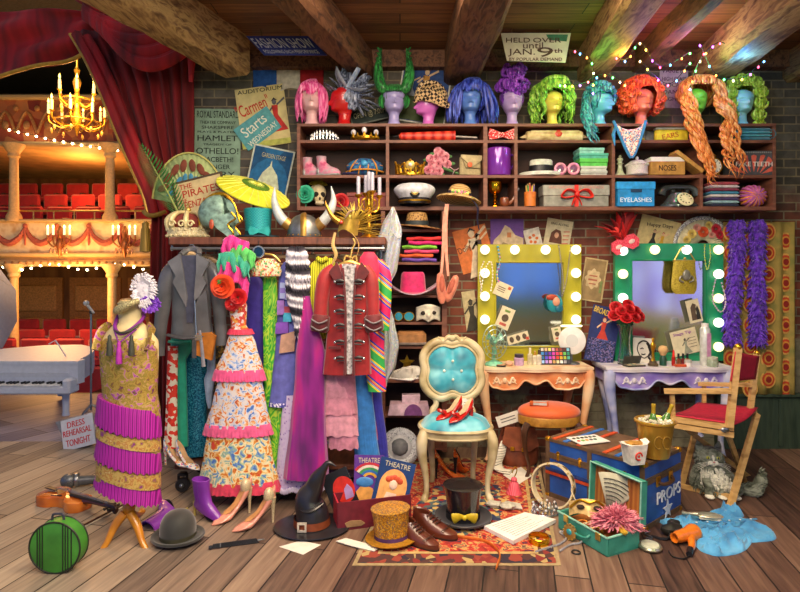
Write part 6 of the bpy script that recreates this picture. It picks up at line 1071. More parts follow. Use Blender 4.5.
for k_, c, r_, w_, l_ in (('brown_feather', '#7a3a20', 28, 3.4, 6.5), ('blue_feather', '#3f86a8', 19.5, 2.4, 4.6)):
    for i in range(8): a = R(28+i*18); f_ = t.p(k_, M(c, .7)); f_.T(189+r_*cos(a), -1.6, 206-r_*1.45*sin(a), ry=90-math.degrees(a)); f_.ball(0, 0, 0, w_, .5, l_, 10, 6)
t = N('palm_frond', 'green palm frond leaning against the red curtain', 'palm frond', ab=(180, 218, 3.98)); C_ = catmull([(181, 0, 218), (170, -1, 196), (157, -2, 172), (143, -2, 146)], 8); t.p('stem', M('#8a9a4a', .6)).tube(C_, [1.4-.045*i for i in range(len(C_))], 6); b = t.p('leaflet', M('#2f7a34', .6, 0, .2), kind='stuff')
for i, c_ in enumerate(C_[2:]):
    for s_ in (-1, 1):
        for o in (0, .5): L_ = 22*sin(PI*min(.95, .25+i/30)); b.tube([(c_[0], c_[1], c_[2]+o*3), (c_[0]+s_*L_*.42-L_*.12, c_[1]-2, c_[2]-L_*.34+o*3), (c_[0]+s_*L_*.72-L_*.32, c_[1]-1, c_[2]-L_*.62+o*3)], [.35, .55, .08], 5, 2, .4)
t = K('viking_helmet', 'grey steel helmet with two long curved horns', 'helmet', 304, 3.80); b = t.p('bowl', M('#8a8d8c', .4, .8, .35, 12, .2)); b.lathe([(16, 0), (16.6, 3), (15.6, 12), (11, 20), (4, 23.6), (0, 24)], n=32, sy=.9, sm=2); bb = t.p('band', M('#a8813a', .4, .7)); bb.tube([(2, -15.6, 1), (2, -14.6, 12), (1, -9, 21), (0, 0, 25), (0, 9, 21)], [3, 3, 3, 2.4, 2], 8, 4, .3); bb2 = t.p('brow_band', M('#77797a', .4, .8)); bb2.lathe([(16.8, 0), (17.2, 1), (17, 4), (16.4, 4.4)], n=32, sy=.9); rv = t.p('rivet', GOLD, kind='stuff'); [rv.ball(16.8*cos(a), 15.4*sin(a), 2.4, .8, n=6, k=4) for a in (PI+i*PI/9 for i in range(10))]
for sx in (-1, 1):
    h_ = t.p('horn', M('#b9c0c0', .35, 0, .15, coat=.4)); h_.tube([(sx*13, -1, 12), (sx*20, -2, 17), (sx*26, -2, 26), (sx*29.6, -1, 38), (sx*(29 if sx < 0 else 27), 0, 52)], [5.2, 5.4, 4.6, 3, .4], 12, 6); h_.p('horn_cuff', M('#b08a48', .4, .6)).tube([(sx*12.6, -1, 11), (sx*19, -2, 16)], [6, 6.2], 14)
t = K('candelabra', 'ornate gold candelabra with five white candles', 'candelabra', 369, 3.90); b = t.p('stem', GOLD); b.lathe([(10, 0), (10.6, 1), (6, 4), (2, 7), (3.4, 12), (1.6, 16), (3.2, 22), (1.6, 28), (2.6, 34), (1.4, 40), (3.2, 46), (1, 48)], n=18, sm=3)
for i in range(4):
    a = i*PI/2+.35; x = 11*cos(a); y = 9*sin(a); z_ = 44+i % 2*3; ar = t.p('arm', GOLD); ar.tube([(0, 0, 34), (x*.4, y*.4, 27), (x*.9, y*.9, 30), (x, y, z_-4)], 1.1, 7, 5); ar.tube([(x*.5, y*.5, 30), (x*.7, y*.7, 37), (x*.35, y*.35, 40)], .8, 6, 4); ar.lathe([(1, -4), (3.6, -1), (3.8, 0), (0, .2)], x, y, z_, 12); cd = t.p('candle', M('#a9a9ba', .4, 0, .04)); cd.lathe([(1.9, 0), (1.9, 17), (1.4, 18), (0, 18)], x, y, z_, 12); cd.p('wick', BLACK).tube([(x, y, z_+18), (x+.3, y, z_+19.6)], .25, 4)
cd = t.p('candle', M('#a9a9ba', .4, 0, .04)); cd.lathe([(2, 48), (2, 66), (1.4, 67), (0, 67)], n=12); cd.p('wick', BLACK).tube([(0, 0, 67), (.3, 0, 69)], .25, 4)
t = K('carnival_mask', 'gold bird carnival mask with a fan of long gold plumes', 'mask', 350, 3.68); t.p('face', M('#c09a3c', .35, .7)).grid([[(-12+u_*20+3*v, -3-5*sin(PI*u_)-2, 4+13*v+3*sin(u_*5)*(1-v)) for u_ in (i/12 for i in range(13))] for v in (k_/6 for k_ in range(7))]); t.p('beak', M('#a87c2c', .35, .7)).tube([(-10, -6, 14), (-17, -7, 20), (-23, -5, 31), (-24, -4, 36)], [3.4, 2.4, 1.4, .3], 8, 4)
pm_ = t.p('plume', M('#c4a848', .45, .45), kind='stuff')
for i in range(44): a = R(-20+i*3.9); L_ = rnd(22, 36); pm_.tube([(0, -1, 8), (6+L_*.4*cos(a), -4+rnd(-3, 3), 8+L_*.5*sin(a)), (8+L_*cos(a), rnd(-6, 4), 8+L_*.85*sin(a)+3*cos(i))], [.6, 1.2, .15], 5, 4, .4)
t.p('jewel', M('#b83028', .2, coat=1)).ball(-8, -9, 14, 2, 1.4, 2, 8, 6); t.p('feather_spray', M('#c8a890', .5)).tube([(-4, -6, 18), (0, -7, 24), (6, -6, 26)], [1.6, 2.6, .4], 7, 4, .4)
rbn = t.p('ribbon', M('#c0a060', .45)); rbn.tube([(-14, -8, 4), (-16, -9, -8), (-13, -9, -18), (-17, -9, -28)], [1.2, 1.8, 1.8, .8], 6, 5, .3).tube([(2, -8, 4), (9, -9, -6), (8, -9, -18), (3, -9, -24)], [1.2, 1.6, 1.6, .8], 6, 5, .3)
# ================================================================ seats
def FLN(name, label, cat, px, py, rz=0, m=None, h=0, dz=0, **k):
    l = fl(px, py, h); l.z = h+.001+dz*l.y/F; return N(name, label, cat, l, rz=rz, m=m, **k)
CH_W = pat('noise', ['#8c784c', '#c0b084', '#d6caa6'], 7, .4)
TQ = pat('noise', ['#157088', '#3aa8bc', '#8cd0d8'], 7, .5, sheen=.5)
t = FLN('armless_chair', 'cream carved chair with turquoise tufted seat and clover shaped back', 'chair', 455, 492)
def clover(k=1.0, n=72):
    P = []
    for i in range(n):
        a = 2*PI*i/n; r = 1
        for c_, w_, d_ in ((PI/2, .3, .17), (-PI/2, .3, .22), (0, .36, .17), (PI, .36, .17)):
            d = math.atan2(sin(a-c_), cos(a-c_)); r -= d_*math.exp(-(d/w_)**2)
        P.append((35.5*k*r*cos(a)*1.05, 117+33.5*k*r*sin(a)*1.05))
    return P
BY = lambda z: 27+(z-80)*.10
f_ = t.p('back_frame', CH_W); f_.tube([(x, BY(z), z) for x, z in clover(.94)], 4.4, 10, closed=True); f_.tube([(x, BY(z)-3, z) for x, z in clover(.80)], 1.3, 6, closed=True)
t.p('back_panel', CH_W).prism(clover(.9), BY(117)+3, BY(117)+5)
cu = t.p('back_cushion', TQ); rows = []
for j in range(9):
    k_ = (8-j)/8*.80+.001; rows.append([(x, BY(z)-1-9*max(0, 1-(k_/.8)**2)**.6+2.5*math.exp(-((x/5)**2))+2*math.exp(-(((z-117)/5)**2)), z) for x, z in clover(k_)])
cu.grid(rows, True); bt = [(-9, 117), (9, 117), (0, 127), (0, 108)]
for x, z in bt: t.p('button', M('#d8e4d4', .4)).ball(x, BY(z)-8.4, z, 1.5, 1, 1.5, 8, 5)
cr = t.p('crest', CH_W)
for sx in (-1, 1): cr.tube([(sx*(1+i*2), BY(148)-3, 149+2.4*sin(i*1.1)) for i in range(8)], [2.4, 2.6, 2.2, 2, 1.8, 1.6, 1.2, .6], 8, 3)
cr.ball(0, BY(150)-4, 150, 3.6, 2.4, 3.6, 10, 7)
for sx in (-1, 1): t.p('back_support', CH_W).tube([(sx*20, 24, 64), (sx*21, 26, 74), (sx*17, 27, 82), (sx*20, BY(90), 92)], [3.6, 3.6, 3, 3.4], 8, 5)
seat_o = lambda k, n=48: [(35*k*(abs(cos(a))**.75)*(1 if cos(a) > 0 else -1)*(1-.10*(sin(a) > 0)*sin(a)), -2+29*k*(abs(sin(a))**.8)*(1 if sin(a) > 0 else -1)) for a in (2*PI*i/n for i in range(n))]
s_ = t.p('seat_frame', CH_W); s_.slab(seat_o(1.02), 60, 68); s_.tube([(x, y, 67.4) for x, y in seat_o(1.02)], 1.8, 6, closed=True); s_.tube([(x, y, 60.5) for x, y in seat_o(1.0)], 1.4, 6, closed=True)
cu = t.p('seat_cushion', TQ); rows = []
for j in range(10):
    k_ = (9-j)/9*.98+.001; rows.append([(x, y, 68+12*max(0, 1-(k_/.98)**4)**.6*(.93+.07*cos(8*i_*2*PI/48))-3*math.exp(-(x*x+y*y)/90)-1.8*max(0, sin(x*.26)*sin(y*.3))) for i_, (x, y) in enumerate(seat_o(k_))])
cu.grid(rows, True); cu.p('button', M('#d8e4d4', .4)).ball(0, -2, 74.6, 1.6, 1.6, 1, 8, 5)
for sx in (-1, 1):
    t.p('leg', CH_W).tube([(sx*31, -19, 66), (sx*34, -22, 56), (sx*33.5, -22, 42), (sx*30, -20, 22), (sx*29.6, -20, 8), (sx*31.6, -22.4, 1.8), (sx*32, -23, 0)], [5, 5.6, 4.4, 2.9, 2.6, 3.6, 3.2], 10, 5)
    t.p('leg', CH_W).tube([(sx*22, 22, 66), (sx*22.6, 23, 40), (sx*21, 24, 12), (sx*22, 26, 0)], [4, 3.4, 2.6, 3], 10, 4)
def pump(t, um, lining, sole, heel=None, L_=1.0, hh=16, open_toe=False, hr=.9):
    """a court shoe: toe along -x, heel at +x; length about 34 units"""
    U = t.p('upper', um); rows = []; n = 20
    for j in range(23):
        q = j/22; x = -17+34*q; w_ = interp([(0, .4), (.08, 3.4), (.2, 5.4), (.35, 5.6), (.6, 3.8), (.85, 3.7), (1, 1.4)], q)[0]
        zb = 0 if q < .38 else hh*((q-.38)/.62)**1.25; ht = interp([(0, 1.2), (.1, 3.2), (.25, 5.4), (.36, 6.6), (.6, 6), (.85, 10.4), (1, 11)], q)[0]
        top = interp([(0, 1), (.24, 1), (.30, .45), (.8, .42), (.9, .5), (1, .6)], q)[0]; row = []
        for i in range(n):
            a = -PI/2+(PI*1.0)*(i/(n-1)*2-0)  # full turn
            c = cos(a); s_ = sin(a)
            zz = zb+ht*(.5+.5*s_)
            row.append((x, w_*c*(1.0 if s_ < .2 else max(.0, 1-((s_-.2)/.8)**2*(.35 if q > .28 else .7))), zz))
        rows.append(row)
    U.grid(rows, True, True, True)
    I = t.p('insole', lining); I.grid([[(-17+34*q, y*interp([(.28, .4), (.36, 3.4), (.6, 3), (.85, 3), (.97, .5)], q)[0], (0 if q < .38 else hh*((q-.38)/.62)**1.25)+interp([(.28, 5.7), (.36, 6.9), (.6, 6.3), (.85, 10.6), (.97, 11.2)], q)[0]) for y in (-1, 0, 1)] for q in (.28, .33, .38, .5, .6, .7, .8, .9, .97)])
    t.p('heel', heel or um).tube([(15, 0, hh+1), (15.4, 0, hh*.5), (15.2, 0, 0)], [2.8, 1.4*hr, 1.1*hr], 10, 3)
    if sole: t.p('sole', sole).grid([[(-17+34*q, y*interp([(0, .3), (.1, 3.6), (.3, 5.2), (.6, 3.4), (1, 1.2)], q)[0], .1 if q < .38 else hh*((q-.38)/.62)**1.25-.3) for y in (-1, 1)] for q in (i/16 for i in range(17))])
    return t
RED = M('#c01a12', .25, 0, .12, coat=.6)
ZS = .001+76.5*fl(455, 492).y/F
for px, Y, rz, lb in ((449, 3.72, 38, 'shiny red court shoe at left on the turquoise chair seat'), (461, 3.66, 42, 'shiny red court shoe at right on the turquoise chair seat')):
    t = N('court_shoe', lb, 'shoe', on(px, Y, ZS), rz=rz); pump(t, RED, M('#c8b088', .6), None, hh=9, hr=1.6); b = t.p('bow', RED); [b.tube([(-9, 0, 6.6), (-9.5, sx*2.6, 8.4), (-9.6, sx*5, 8), (-9, 0, 6.6)], [1, 1.8, 1.8, 1], 7, 3) for sx in (-1, 1)]
t = N('price_tag', 'small cream tag propped behind the red shoes on the chair', 'tag', on(468, 3.93, ZS-.004), rz=12, rx=-12, m=PAPER); t.box(0, 0, 6, 12, .6, 12); t.p('print', M('#9a9078', .8)).box(0, -.4, 8, 8, .2, .7).box(0, -.4, 5.6, 9, .2, .7)
# stool
t = N('stool', 'round backed stool with orange cushion before the orange dressing table', 'stool', on(549, 4.16, 0)); OR = M('#d2591c', .6, 0, .12, 8, sheen=.4); t.p('cushion', OR).lathe([(30, 58), (31, 61), (28, 65), (18, 68.5), (0, 69.6)], n=40, sy=.7, sm=3); t.p('seat_rim', pat('noise', ['#8a5a1c', '#c08a34', '#a8742a'], 16, .4, .3)).lathe([(28, 49), (30.6, 50), (31, 57), (30, 58.6), (0, 58.6)], n=40, sy=.7)
for sx in (-1, 1):
    for y in (-13, 13): t.p('leg', M('#4a2c1a', .4, coat=.4)).tube([(sx*24, y, 52), (sx*28, y*1.15, 44), (sx*27, y*1.1, 28), (sx*23, y, 10), (sx*26, y*1.2, 0)], [3.4, 3.4, 2.2, 1.6, 2], 8, 5)
t = N('hair_brush', 'orange and grey brush box lying on the orange stool', 'brush', on(539, 4.10, .001+68.2*4.16/F), rz=-14, m=M('#c85a1c', .5)); t.box(0, 0, 2, 18, 6, 4, bev=.6); t.p('label_panel', M('#b8b8b0', .5)).box(1, -3.1, 2.2, 13, .4, 2.4).box(1, 0, 4.1, 13, 4, .4)
# brown leather bag with a tag and a striped scarf
t = FLN('leather_bag', 'brown leather travel bag slumped against the wall under the table', 'bag', 517, 464); LB = M('#7a3e26', .5, 0, .3, 12, .2); b = t.p('body', LB); b.grid([[(1+w_*cos(a)*(1+.04*sin(3*a)), d_*sin(a), z) for a in (2*PI*i/28 for i in range(28))] for z, w_, d_ in ((0, 17, 10), (3, 20, 11.5), (14, 21, 11), (26, 19, 9), (36, 16, 6), (41, 13, 4), (43, 11, 2.4))], True, True, True); fp = t.p('flap', M('#8a4a2e', .5, 0, .25, 12)); fp.prism([(-14, 40), (15, 40), (19, 22), (10, 16), (-6, 17), (-17, 24)], -12, -10.4); t.p('strap', LB).tube([(-16, -4, 30), (-12, -10, 46), (4, -10, 50), (17, -4, 36)], 1.5, 7, 5, .5); t.p('buckle', GOLD).box(4, -12.6, 18, 4, .8, 4, bev=.4).box(-7, -12.6, 19, 4, .8, 4, bev=.4)
t = N('luggage_tag', 'white card label tilted on the brown leather bag', 'tag', at(508, 419, 4.24), ry=-18, m=PAPER); t.box(0, 0, 0, 23, .6, 11); t.p('print', M('#6a6a64', .8)).box(0, -.4, 1.6, 15, .2, 1).box(0, -.4, -1.4, 15, .2, 1)
t = FLN('striped_scarf', 'white and dark striped scarf hanging down to the floor beside the bag', 'scarf', 500, 468); SS = pat('wave', ['#dcd8c8', '#dcd8c8', '#4a4a42', '#dcd8c8'], 9, .8, rot=(0, PI/2, 0), const=True)
b = t.p('cloth', SS); b.tube([(6, 6, 24), (4, 3, 22), (1, -1, 15), (-3, -3, 9), (-4, -6, 4), (0, -12, 1.4), (8, -16, 1.2)], [3, 4.4, 5, 6.4, 7.4, 7.6, 7], 12, 5, .34, up=(0, 1, 0))
# ---------------------------------------------------------------- director chair
t = FLN('director_chair', 'wooden folding director chair with crimson canvas seat and back', 'chair', 712, 495); DW = pat('noise', ['#9a7440', '#c8a266', '#b58e52'], 9, .45, st=(1, 1, 3)); CR = M('#b00f34', .75, 0, .12, 30); U_ = t.u; L0 = t.loc.copy()
def W(px, py, Y): v_ = (at(px, py, Y)-L0)/U_; return tuple(v_)
def bar(nm, a, c, w_, d_, m=DW):
    n = t.p(nm, m); A = Vector(a); B = Vector(c); D = (B-A).normalized(); s1 = D.cross(Vector((0, 1, 0)) if abs(D.y) < .8 else Vector((0, 0, 1))).normalized(); s2 = D.cross(s1)
    n.grid([[tuple(p+s1*w_*i+s2*d_*j) for i, j in ((-1, -1), (1, -1), (1, 1), (-1, 1))] for p in (A, B)], True, True, True); return n
bar('seat_rail', W(667, 418, 3.66), W(734, 428, 3.48), 2.6, 2.2); bar('seat_rail', W(667, 424, 3.66), W(734, 435, 3.48), 2.4, 2.2); bar('seat_rail', W(698, 406, 4.02), W(757, 411, 3.84), 2.6, 2.2)
bar('armrest', W(664, 391, 3.66), W(731, 391, 3.50), 1.8, 4.2); bar('armrest', W(698, 384, 4.02), W(752, 385, 3.86), 1.5, 3.8)
bar('post', W(672, 392, 3.65), W(673, 419, 3.65), 1.8, 1.8); bar('post', W(704, 385, 4.01), W(704, 406, 4.01), 1.7, 1.7)
p_ = bar('back_post', W(738, 348, 3.56), W(729, 428, 3.48), 2.9, 2.4); bar('back_post', W(757, 354, 3.90), W(750, 411, 3.84), 2.4, 2.2)
t.p('post_cap', GOLD).ball(*W(738, 347, 3.56), 3.4, n=10, k=6); t.p('post_cap', GOLD).ball(*W(757, 353, 3.90), 3, n=10, k=6)
bar('leg', W(681, 425, 3.68), W(748, 476, 4.10), 2.3, 2.0); bar('leg', W(757, 414, 3.84), W(730, 507, 3.54), 2.5, 2.2); bar('leg', W(700, 412, 4.0), W(682, 484, 3.88), 2.2, 2.0); bar('leg', W(727, 432, 3.50), W(745, 482, 3.98), 2.0, 1.8)
bar('stretcher', W(681, 486, 3.86), W(731, 497, 3.62), 2.2, 1.6); bar('stretcher', W(700, 470, 4.08), W(747, 476, 4.08), 1.6, 1.4)
c_ = t.p('back_canvas', CR); A_, B_, C_, D_ = [Vector(q) for q in (W(737, 351, 3.555), W(758, 356, 3.90), W(754, 379, 3.87), W(732, 381, 3.52))]
c_.sheet(lambda u, v: tuple(A_.lerp(B_, u).lerp(D_.lerp(C_, u), v)+Vector((-1.6*sin(u*PI)-2.6*(1-u), -2, .8*sin(u*9)*sin(v*3)))), 10, 8); c_.solid = .9
c_ = t.p('seat_canvas', CR); A_, B_, C_, D_ = [Vector(q) for q in (W(668, 416, 3.66), W(735, 426, 3.48), W(758, 409, 3.84), W(698, 404, 4.02))]
c_.sheet(lambda u, v: tuple(A_.lerp(B_, u).lerp(D_.lerp(C_, u), v)+Vector((0, 0, 1.5-3*sin(v*PI)))), 10, 10); c_.solid = .9
t.p('hinge', STEEL).ball(*W(675, 421, 3.64), 3.6, 1.4, 2.6, 8, 6); t.p('hinge', STEEL).ball(*W(725, 430, 3.47), 3.6, 1.4, 2.6, 8, 6)
# ---------------------------------------------------------------- long haired cat under the chair
t = FLN('cat', 'long haired grey tabby cat with white chest sitting under the chair', 'cat', 711, 491, rz=-8, u=fl(711, 491).y/F*.84)
FUR = pat('noise', ['#23261f', '#565c4c', '#8b9080', '#3c4036'], 7, .9, st=(1, 1, 2.4), dist=1.4, detail=5)
WF = M('#d9d8c6', .9, 0, .12, 40); b = t.p('body', FUR)
def ell(cx, cy, cz, rx, ry, rz, n=28, k=18, bump=.10): b.ball(cx, cy, cz, rx, ry, rz, n, k, bump)
rows = []
SEC = [(-.5, 8, 7, 4, -7), (2, 22, 18, 5, -3), (8, 26, 21, 5, -1), (16, 25, 20, 3, -2), (24, 21, 17, 0, -4), (30, 17, 14, -3, -6), (34, 13.5, 12, -5, -8), (36, 12.5, 12, -6, -9), (40, 14.5, 13, -6, -10), (45, 14.8, 13, -6, -10), (50, 12.4, 11, -6, -9), (53.4, 8.6, 8, -6, -8), (55.4, 3.4, 3.4, -6, -8)]
for j in range(34):
    z = -.5+56*j/33; rx, ry, cx, cy = interp(SEC, z); rows.append([(cx+rx*cos(a)*(1+.05*noise.noise(Vector((a*2, z*.2, 0)))), cy+ry*sin(a)*(1+.05*noise.noise(Vector((a*2+5, z*.2, 3)))), z) for a in (2*PI*i/36 for i in range(36))])
b.grid(rows, True, True, True)
for sx in (-1, 1):
    t.p('ear', FUR).tube([(-6+sx*9, -8, 50), (-6+sx*11, -8, 57), (-6+sx*11.6, -8, 62)], [5.6, 3.6, .4], 10, 4, .5); e_ = t.p('eye', M('#b8b84a', .15, 0, .1, coat=1)); e_.ball(-6+sx*5.4, -21.4, 46, 2.3, 1.4, 1.8, 10, 6); e_.p('pupil', BLACK).ball(-6+sx*5.4, -22.5, 46, .7, .6, 1.5, 8, 5)
    t.p('front_leg', FUR).tube([(-4+sx*6.5, -16, 20), (-4+sx*6.6, -21, 10), (-4+sx*6.8, -22, 3)], [6, 4.6, 4.4], 12, 4); t.p('paw', WF).ball(-4+sx*7, -25, 2.6, 5, 6.4, 2.7, 14, 8)
t.p('hind_leg', FUR).ball(21, -10, 9, 10, 14, 9.4, 18, 12, .1); t.p('paw', WF).ball(18, -23, 2.4, 5.4, 7, 2.5, 12, 8)
mz = t.p('muzzle', WF); mz.ball(-8.6, -21.4, 40.2, 3.6, 3.4, 3, 12, 8); mz.ball(-3.6, -21.4, 40.2, 3.6, 3.4, 3, 12, 8); mz.ball(-6, -20.6, 37.8, 3, 3, 2.2, 10, 6); mz.ball(-6, -21, 44.6, 2, 2.4, 4.6, 10, 6); t.p('nose', M('#c08078', .5)).ball(-6, -24.6, 42, 1.4, .9, 1, 8, 5)
wk = t.p('whisker', M('#ece8d8', .5), kind='stuff')
for sx in (-1, 1):
    for i in range(4): wk.tube([(-6+sx*4, -23, 40.4-i*.5), (-6+sx*12, -25, 41-i*1.6), (-6+sx*18, -24, 39.4-i*2.6)], .16, 4, 3)
f_ = t.p('chest_ruff', WF)
for i in range(170):
    a = rnd(PI*1.14, PI*1.86); z = rnd(13, 34); rx, ry, cx, cy = interp(SEC, z); k_ = 1.0; x = cx+rx*k_*cos(a)*.8; y = cy+ry*k_*sin(a); f_.tube([(x, y+1, z), (x+cos(a)*1.4, y-2.2, z-3), (x+cos(a)*1.2+rnd(-1, 1), y-1.6, z-8)], [1.5, 1.3, .12], 5)
f2 = t.p('fur', FUR, kind='stuff')
for i in range(900):
    a = rnd(0, 2*PI); z = rnd(3, 53); rx, ry, cx, cy = interp(SEC, z)
    if sin(a) < -.55 and (36 < z < 50 or 13 < z < 34): continue
    x = cx+rx*cos(a); y = cy+ry*sin(a); l_ = 4 if z < 36 else 2.2; f2.tube([(x-cos(a), y-sin(a), z+1), (x+cos(a)*l_*.45, y+sin(a)*l_*.45, z-l_*.5), (x+cos(a)*l_*.5+rnd(-.7, .7), y+sin(a)*l_*.5, z-l_*1.4)], [1, .8, .08], 4)
tl = t.p('tail', FUR); tp = catmull([(22, 4, 5), (36, -6, 5), (44, -10, 6), (50, -6, 11), (53, -4, 18), (52, -3, 24)], 5); tl.tube(tp, [5.4+1.6*sin(PI*i/len(tp)) if i < len(tp)-3 else 4-(i-len(tp)+3)*1.2 for i in range(len(tp))], 12)
for i in range(260):
    c_ = tp[int(rnd(0, len(tp)-1))]; a = rnd(0, 2*PI); d = Vector((0, cos(a), sin(a))); tl.tube([tuple(Vector(c_)+d*4), tuple(Vector(c_)+d*7+Vector((2, 0, 1))), tuple(Vector(c_)+d*8+Vector((4.5, 0, 2.5)))], [1.1, .9, .1], 4)
# ---------------------------------------------------------------- props trunk (metres, front corner)
fc = fl(645, 531); rzt = 39.8
t = N('trunk', 'blue travelling trunk lettered PROPS with red and orange straps', 'trunk', fc, 1, rz=rzt); BL = M('#1c4e9c', .5, 0, .2, 10); TL, TW, TH = .676, .46, .38
t.p('body', BL).box(TW/2, TL/2, .135, TW, TL, .27); t.p('lid', BL).box(TW/2, TL/2, .326, TW, TL, .106); sl = t.p('top_panel', pat('noise', ['#4a3424', '#6e5238', '#5a422c'], 8, .6)); sl.box(TW/2, TL/2, .381, TW-.01, TL-.01, .006)
bnd = M('#7a5a3c', .6, 0, .2); 
def edge_strip(nm, m, x0, x1, y0, y1, z0, z1): t.p(nm, m).box((x0+x1)/2, (y0+y1)/2, (z0+z1)/2, x1-x0, y1-y0, z1-z0)
for z0, z1 in ((.255, .275), (.277, .295), (.365, .384), (0, .03)):
    m_ = M('#5c4630', .6); edge_strip('edge_band', m_, -.005, TW+.005, -.005, 0, z0, z1); edge_strip('edge_band', m_, -.005, 0, 0, TL, z0, z1)
for y in (.0, TL*.5, TL-.03): edge_strip('upright_band', M('#5c4630', .6), -.006, -.0, y, y+.03, 0, .38)
for y, c in ((.06, '#c8501c'), (.16, '#2a6ab8'), (.24, '#c8501c'), (.42, '#c84a1c'), (.52, '#2a6ab8'), (.60, '#c8501c')): edge_strip('slat', M(c, .55), 0, TW, y, y+.028, .384, .390)
for z, c in ((.15, '#b8401c'), (.175, '#1c3a78')): edge_strip('strap', M(c, .55), -.007, 0, 0, TL, z, z+.018)
for y in (.12, .30, .42, .58): l = t.p('latch', GOLD); l.lathe([(0, -.006), (.012, -.005), (.014, 0), (0, .002)], -.006, y, .30, 12, ry=-90); l.box(-.008, y, .275, .006, .018, .045, bev=.003)
cn = t.p('corner_cap', GOLD); 
for x in (0, TW):
    for y in (0, TL):
        for z in (0, .38): t.p('corner_cap', GOLD).box(x+(.012 if x == 0 else -.012), y+(.012 if y == 0 else -.012), z+(.01 if z == 0 else -.006), .04, .04, .032, bev=.008)
h_ = t.p('handle', M('#4a3018', .5)); h_.tube([(.15, -.008, .245), (.17, -.03, .235), (.23, -.034, .23), (.29, -.03, .235), (.31, -.008, .245)], .011, 8, 4)
for x in (.15, .31): t.p('handle_plate', GOLD).box(x, -.006, .25, .05, .008, .06, bev=.004); t.p('handle_plate', GOLD).lathe([(0, -.01), (.014, -.008), (.016, 0)], x, -.008, .25, 12, rx=90)
t.p('lettering', M('#d8dce0', .6, 0, 0)).text('PROPS', .135, .44, .115, .185, -.006, th=.003)
t.p('star', M('#ccd2da', .6, 0, .1)).prism([(.27+(.062 if i % 2 == 0 else .026)*sin(i*PI/5), .055+(.062 if i % 2 == 0 else .026)*cos(i*PI/5)) for i in range(10)], -.008, -.003)
RZ = Matrix.Rotation(R(rzt), 3, 'Z'); ZTK = .392
def on_trunk(x, y, z=ZTK): return fc+RZ @ Vector((x, y, 0))+Vector((0, 0, z))
def TK(name, label, cat, px, py, rz=0, m=None): l = fl(px, py, ZTK); l.z = ZTK; return N(name, label, cat, l, rz=rz, m=m)
t = TK('paint_chart', 'white card of colour swatches lying on the trunk', 'card', 588, 440, rz=18, m=WHITE); t.box(0, 0, .5, 34, 24, .8)
for i, c in enumerate(('#3a3c2a', '#4a5a34', '#2a2a24', '#3a4a2c', '#24301c', '#4a4a3a', '#c83a24', '#7ac04a', '#e0a040', '#58585a', '#2c6a4a')): t.p('swatch', M(c, .5)).ball(-13+(i % 6)*4.8, 5-(i//6)*8, 1.3, 2, 2, .6, 8, 5)
t = TK('takeout_box', 'open white takeout carton with a red emblem standing on the trunk', 'box', 634, 463, rz=14); b = t.p('carton', M('#dcd6ca', .6)); b.box(0, 0, 10, 15, 13, 20, tap=1.3); fl_ = t.p('flap', M('#e4dfd4', .6)); fl_.tube([(-10, 0, 19.6), (-15, 0, 21.6)], [5, 3.4], 4, 1, .2, up=(1, 0, 0)); fl2 = t.p('flap', M('#e4dfd4', .6)); fl2.tube([(10, 0, 19.6), (15, -1, 22.4)], [5, 3.4], 4, 1, .2, up=(1, 0, 0)); t.p('filling', M('#a8792e', .8, 0, .3)).ball(0, 0, 19.6, 9, 7.6, 2.4, 16, 6, .4); r_ = t.p('emblem', M('#c83a2a', .6)); r_.T(0, 0, 0).tube([(3.6*cos(a), -7.6-.09*(9+3.6*sin(a))*.2, 9+3.6*sin(a)) for a in (2*PI*i/16 for i in range(14))], .9, 6).ball(0, -7.8, 9, 1.4, .6, 1.4, 8, 5)
t = TK('ice_bucket', 'gold champagne bucket of ice with two bottles on the trunk', 'bucket', 655, 456, m=None); GB = M('#c49a3a', .32, .65, .15, 8); t.p('bucket', GB).lathe([(0, .4), (13, .3), (13.4, 1), (17.6, 33), (19.6, 34.4), (19.6, 36), (18.4, 36.6), (17, 35), (16.4, 30), (0, 29)], n=36); ic = t.p('ice', M('#c8c4a8', .25, 0, .3, 60, coat=.5)); ic.kind = 'stuff'
for i in range(60): a = rnd(0, 2*PI); q = 15*rnd(0, 1)**.5; ic.box(q*cos(a), q*sin(a), 33+rnd(0, 3.4), 4, 4, 3.4, rnd(0, 90), rnd(0, 90), 0, .8)
t.p('engraving', M('#8a6a20', .5)).tube([(-4+4*cos(a), -16.6-.2*sin(a), 18+6*sin(a)) for a in (R(40+i*28) for i in range(10))], .7, 5).tube([(4+4*cos(a), -16.6, 18+6*sin(a)) for a in (R(40+i*28) for i in range(10))], .7, 5)
for lb, x, y, rx, ry in (('green champagne bottle with gold foil standing at the left of the ice bucket', -4, -4, 0, 2), ('green champagne bottle with gold foil leaning at the right of the ice bucket', 9, 2, 0, 24)):
    q = t.loc+Vector((x, y, 30))*t.u; bt = N('champagne_bottle', lb, 'bottle', q, t.u, ry=ry); bt.p('glass', M('#4a7a24', .12, coat=.6)).lathe([(4.2, -2), (4.4, 6), (3, 11), (1.9, 14)], n=16, sm=2); bt.p('foil', M('#d8b83a', .35, .6)).lathe([(2, 13.6), (1.9, 20), (2.3, 21), (2.1, 23), (0, 23.4)], n=14)
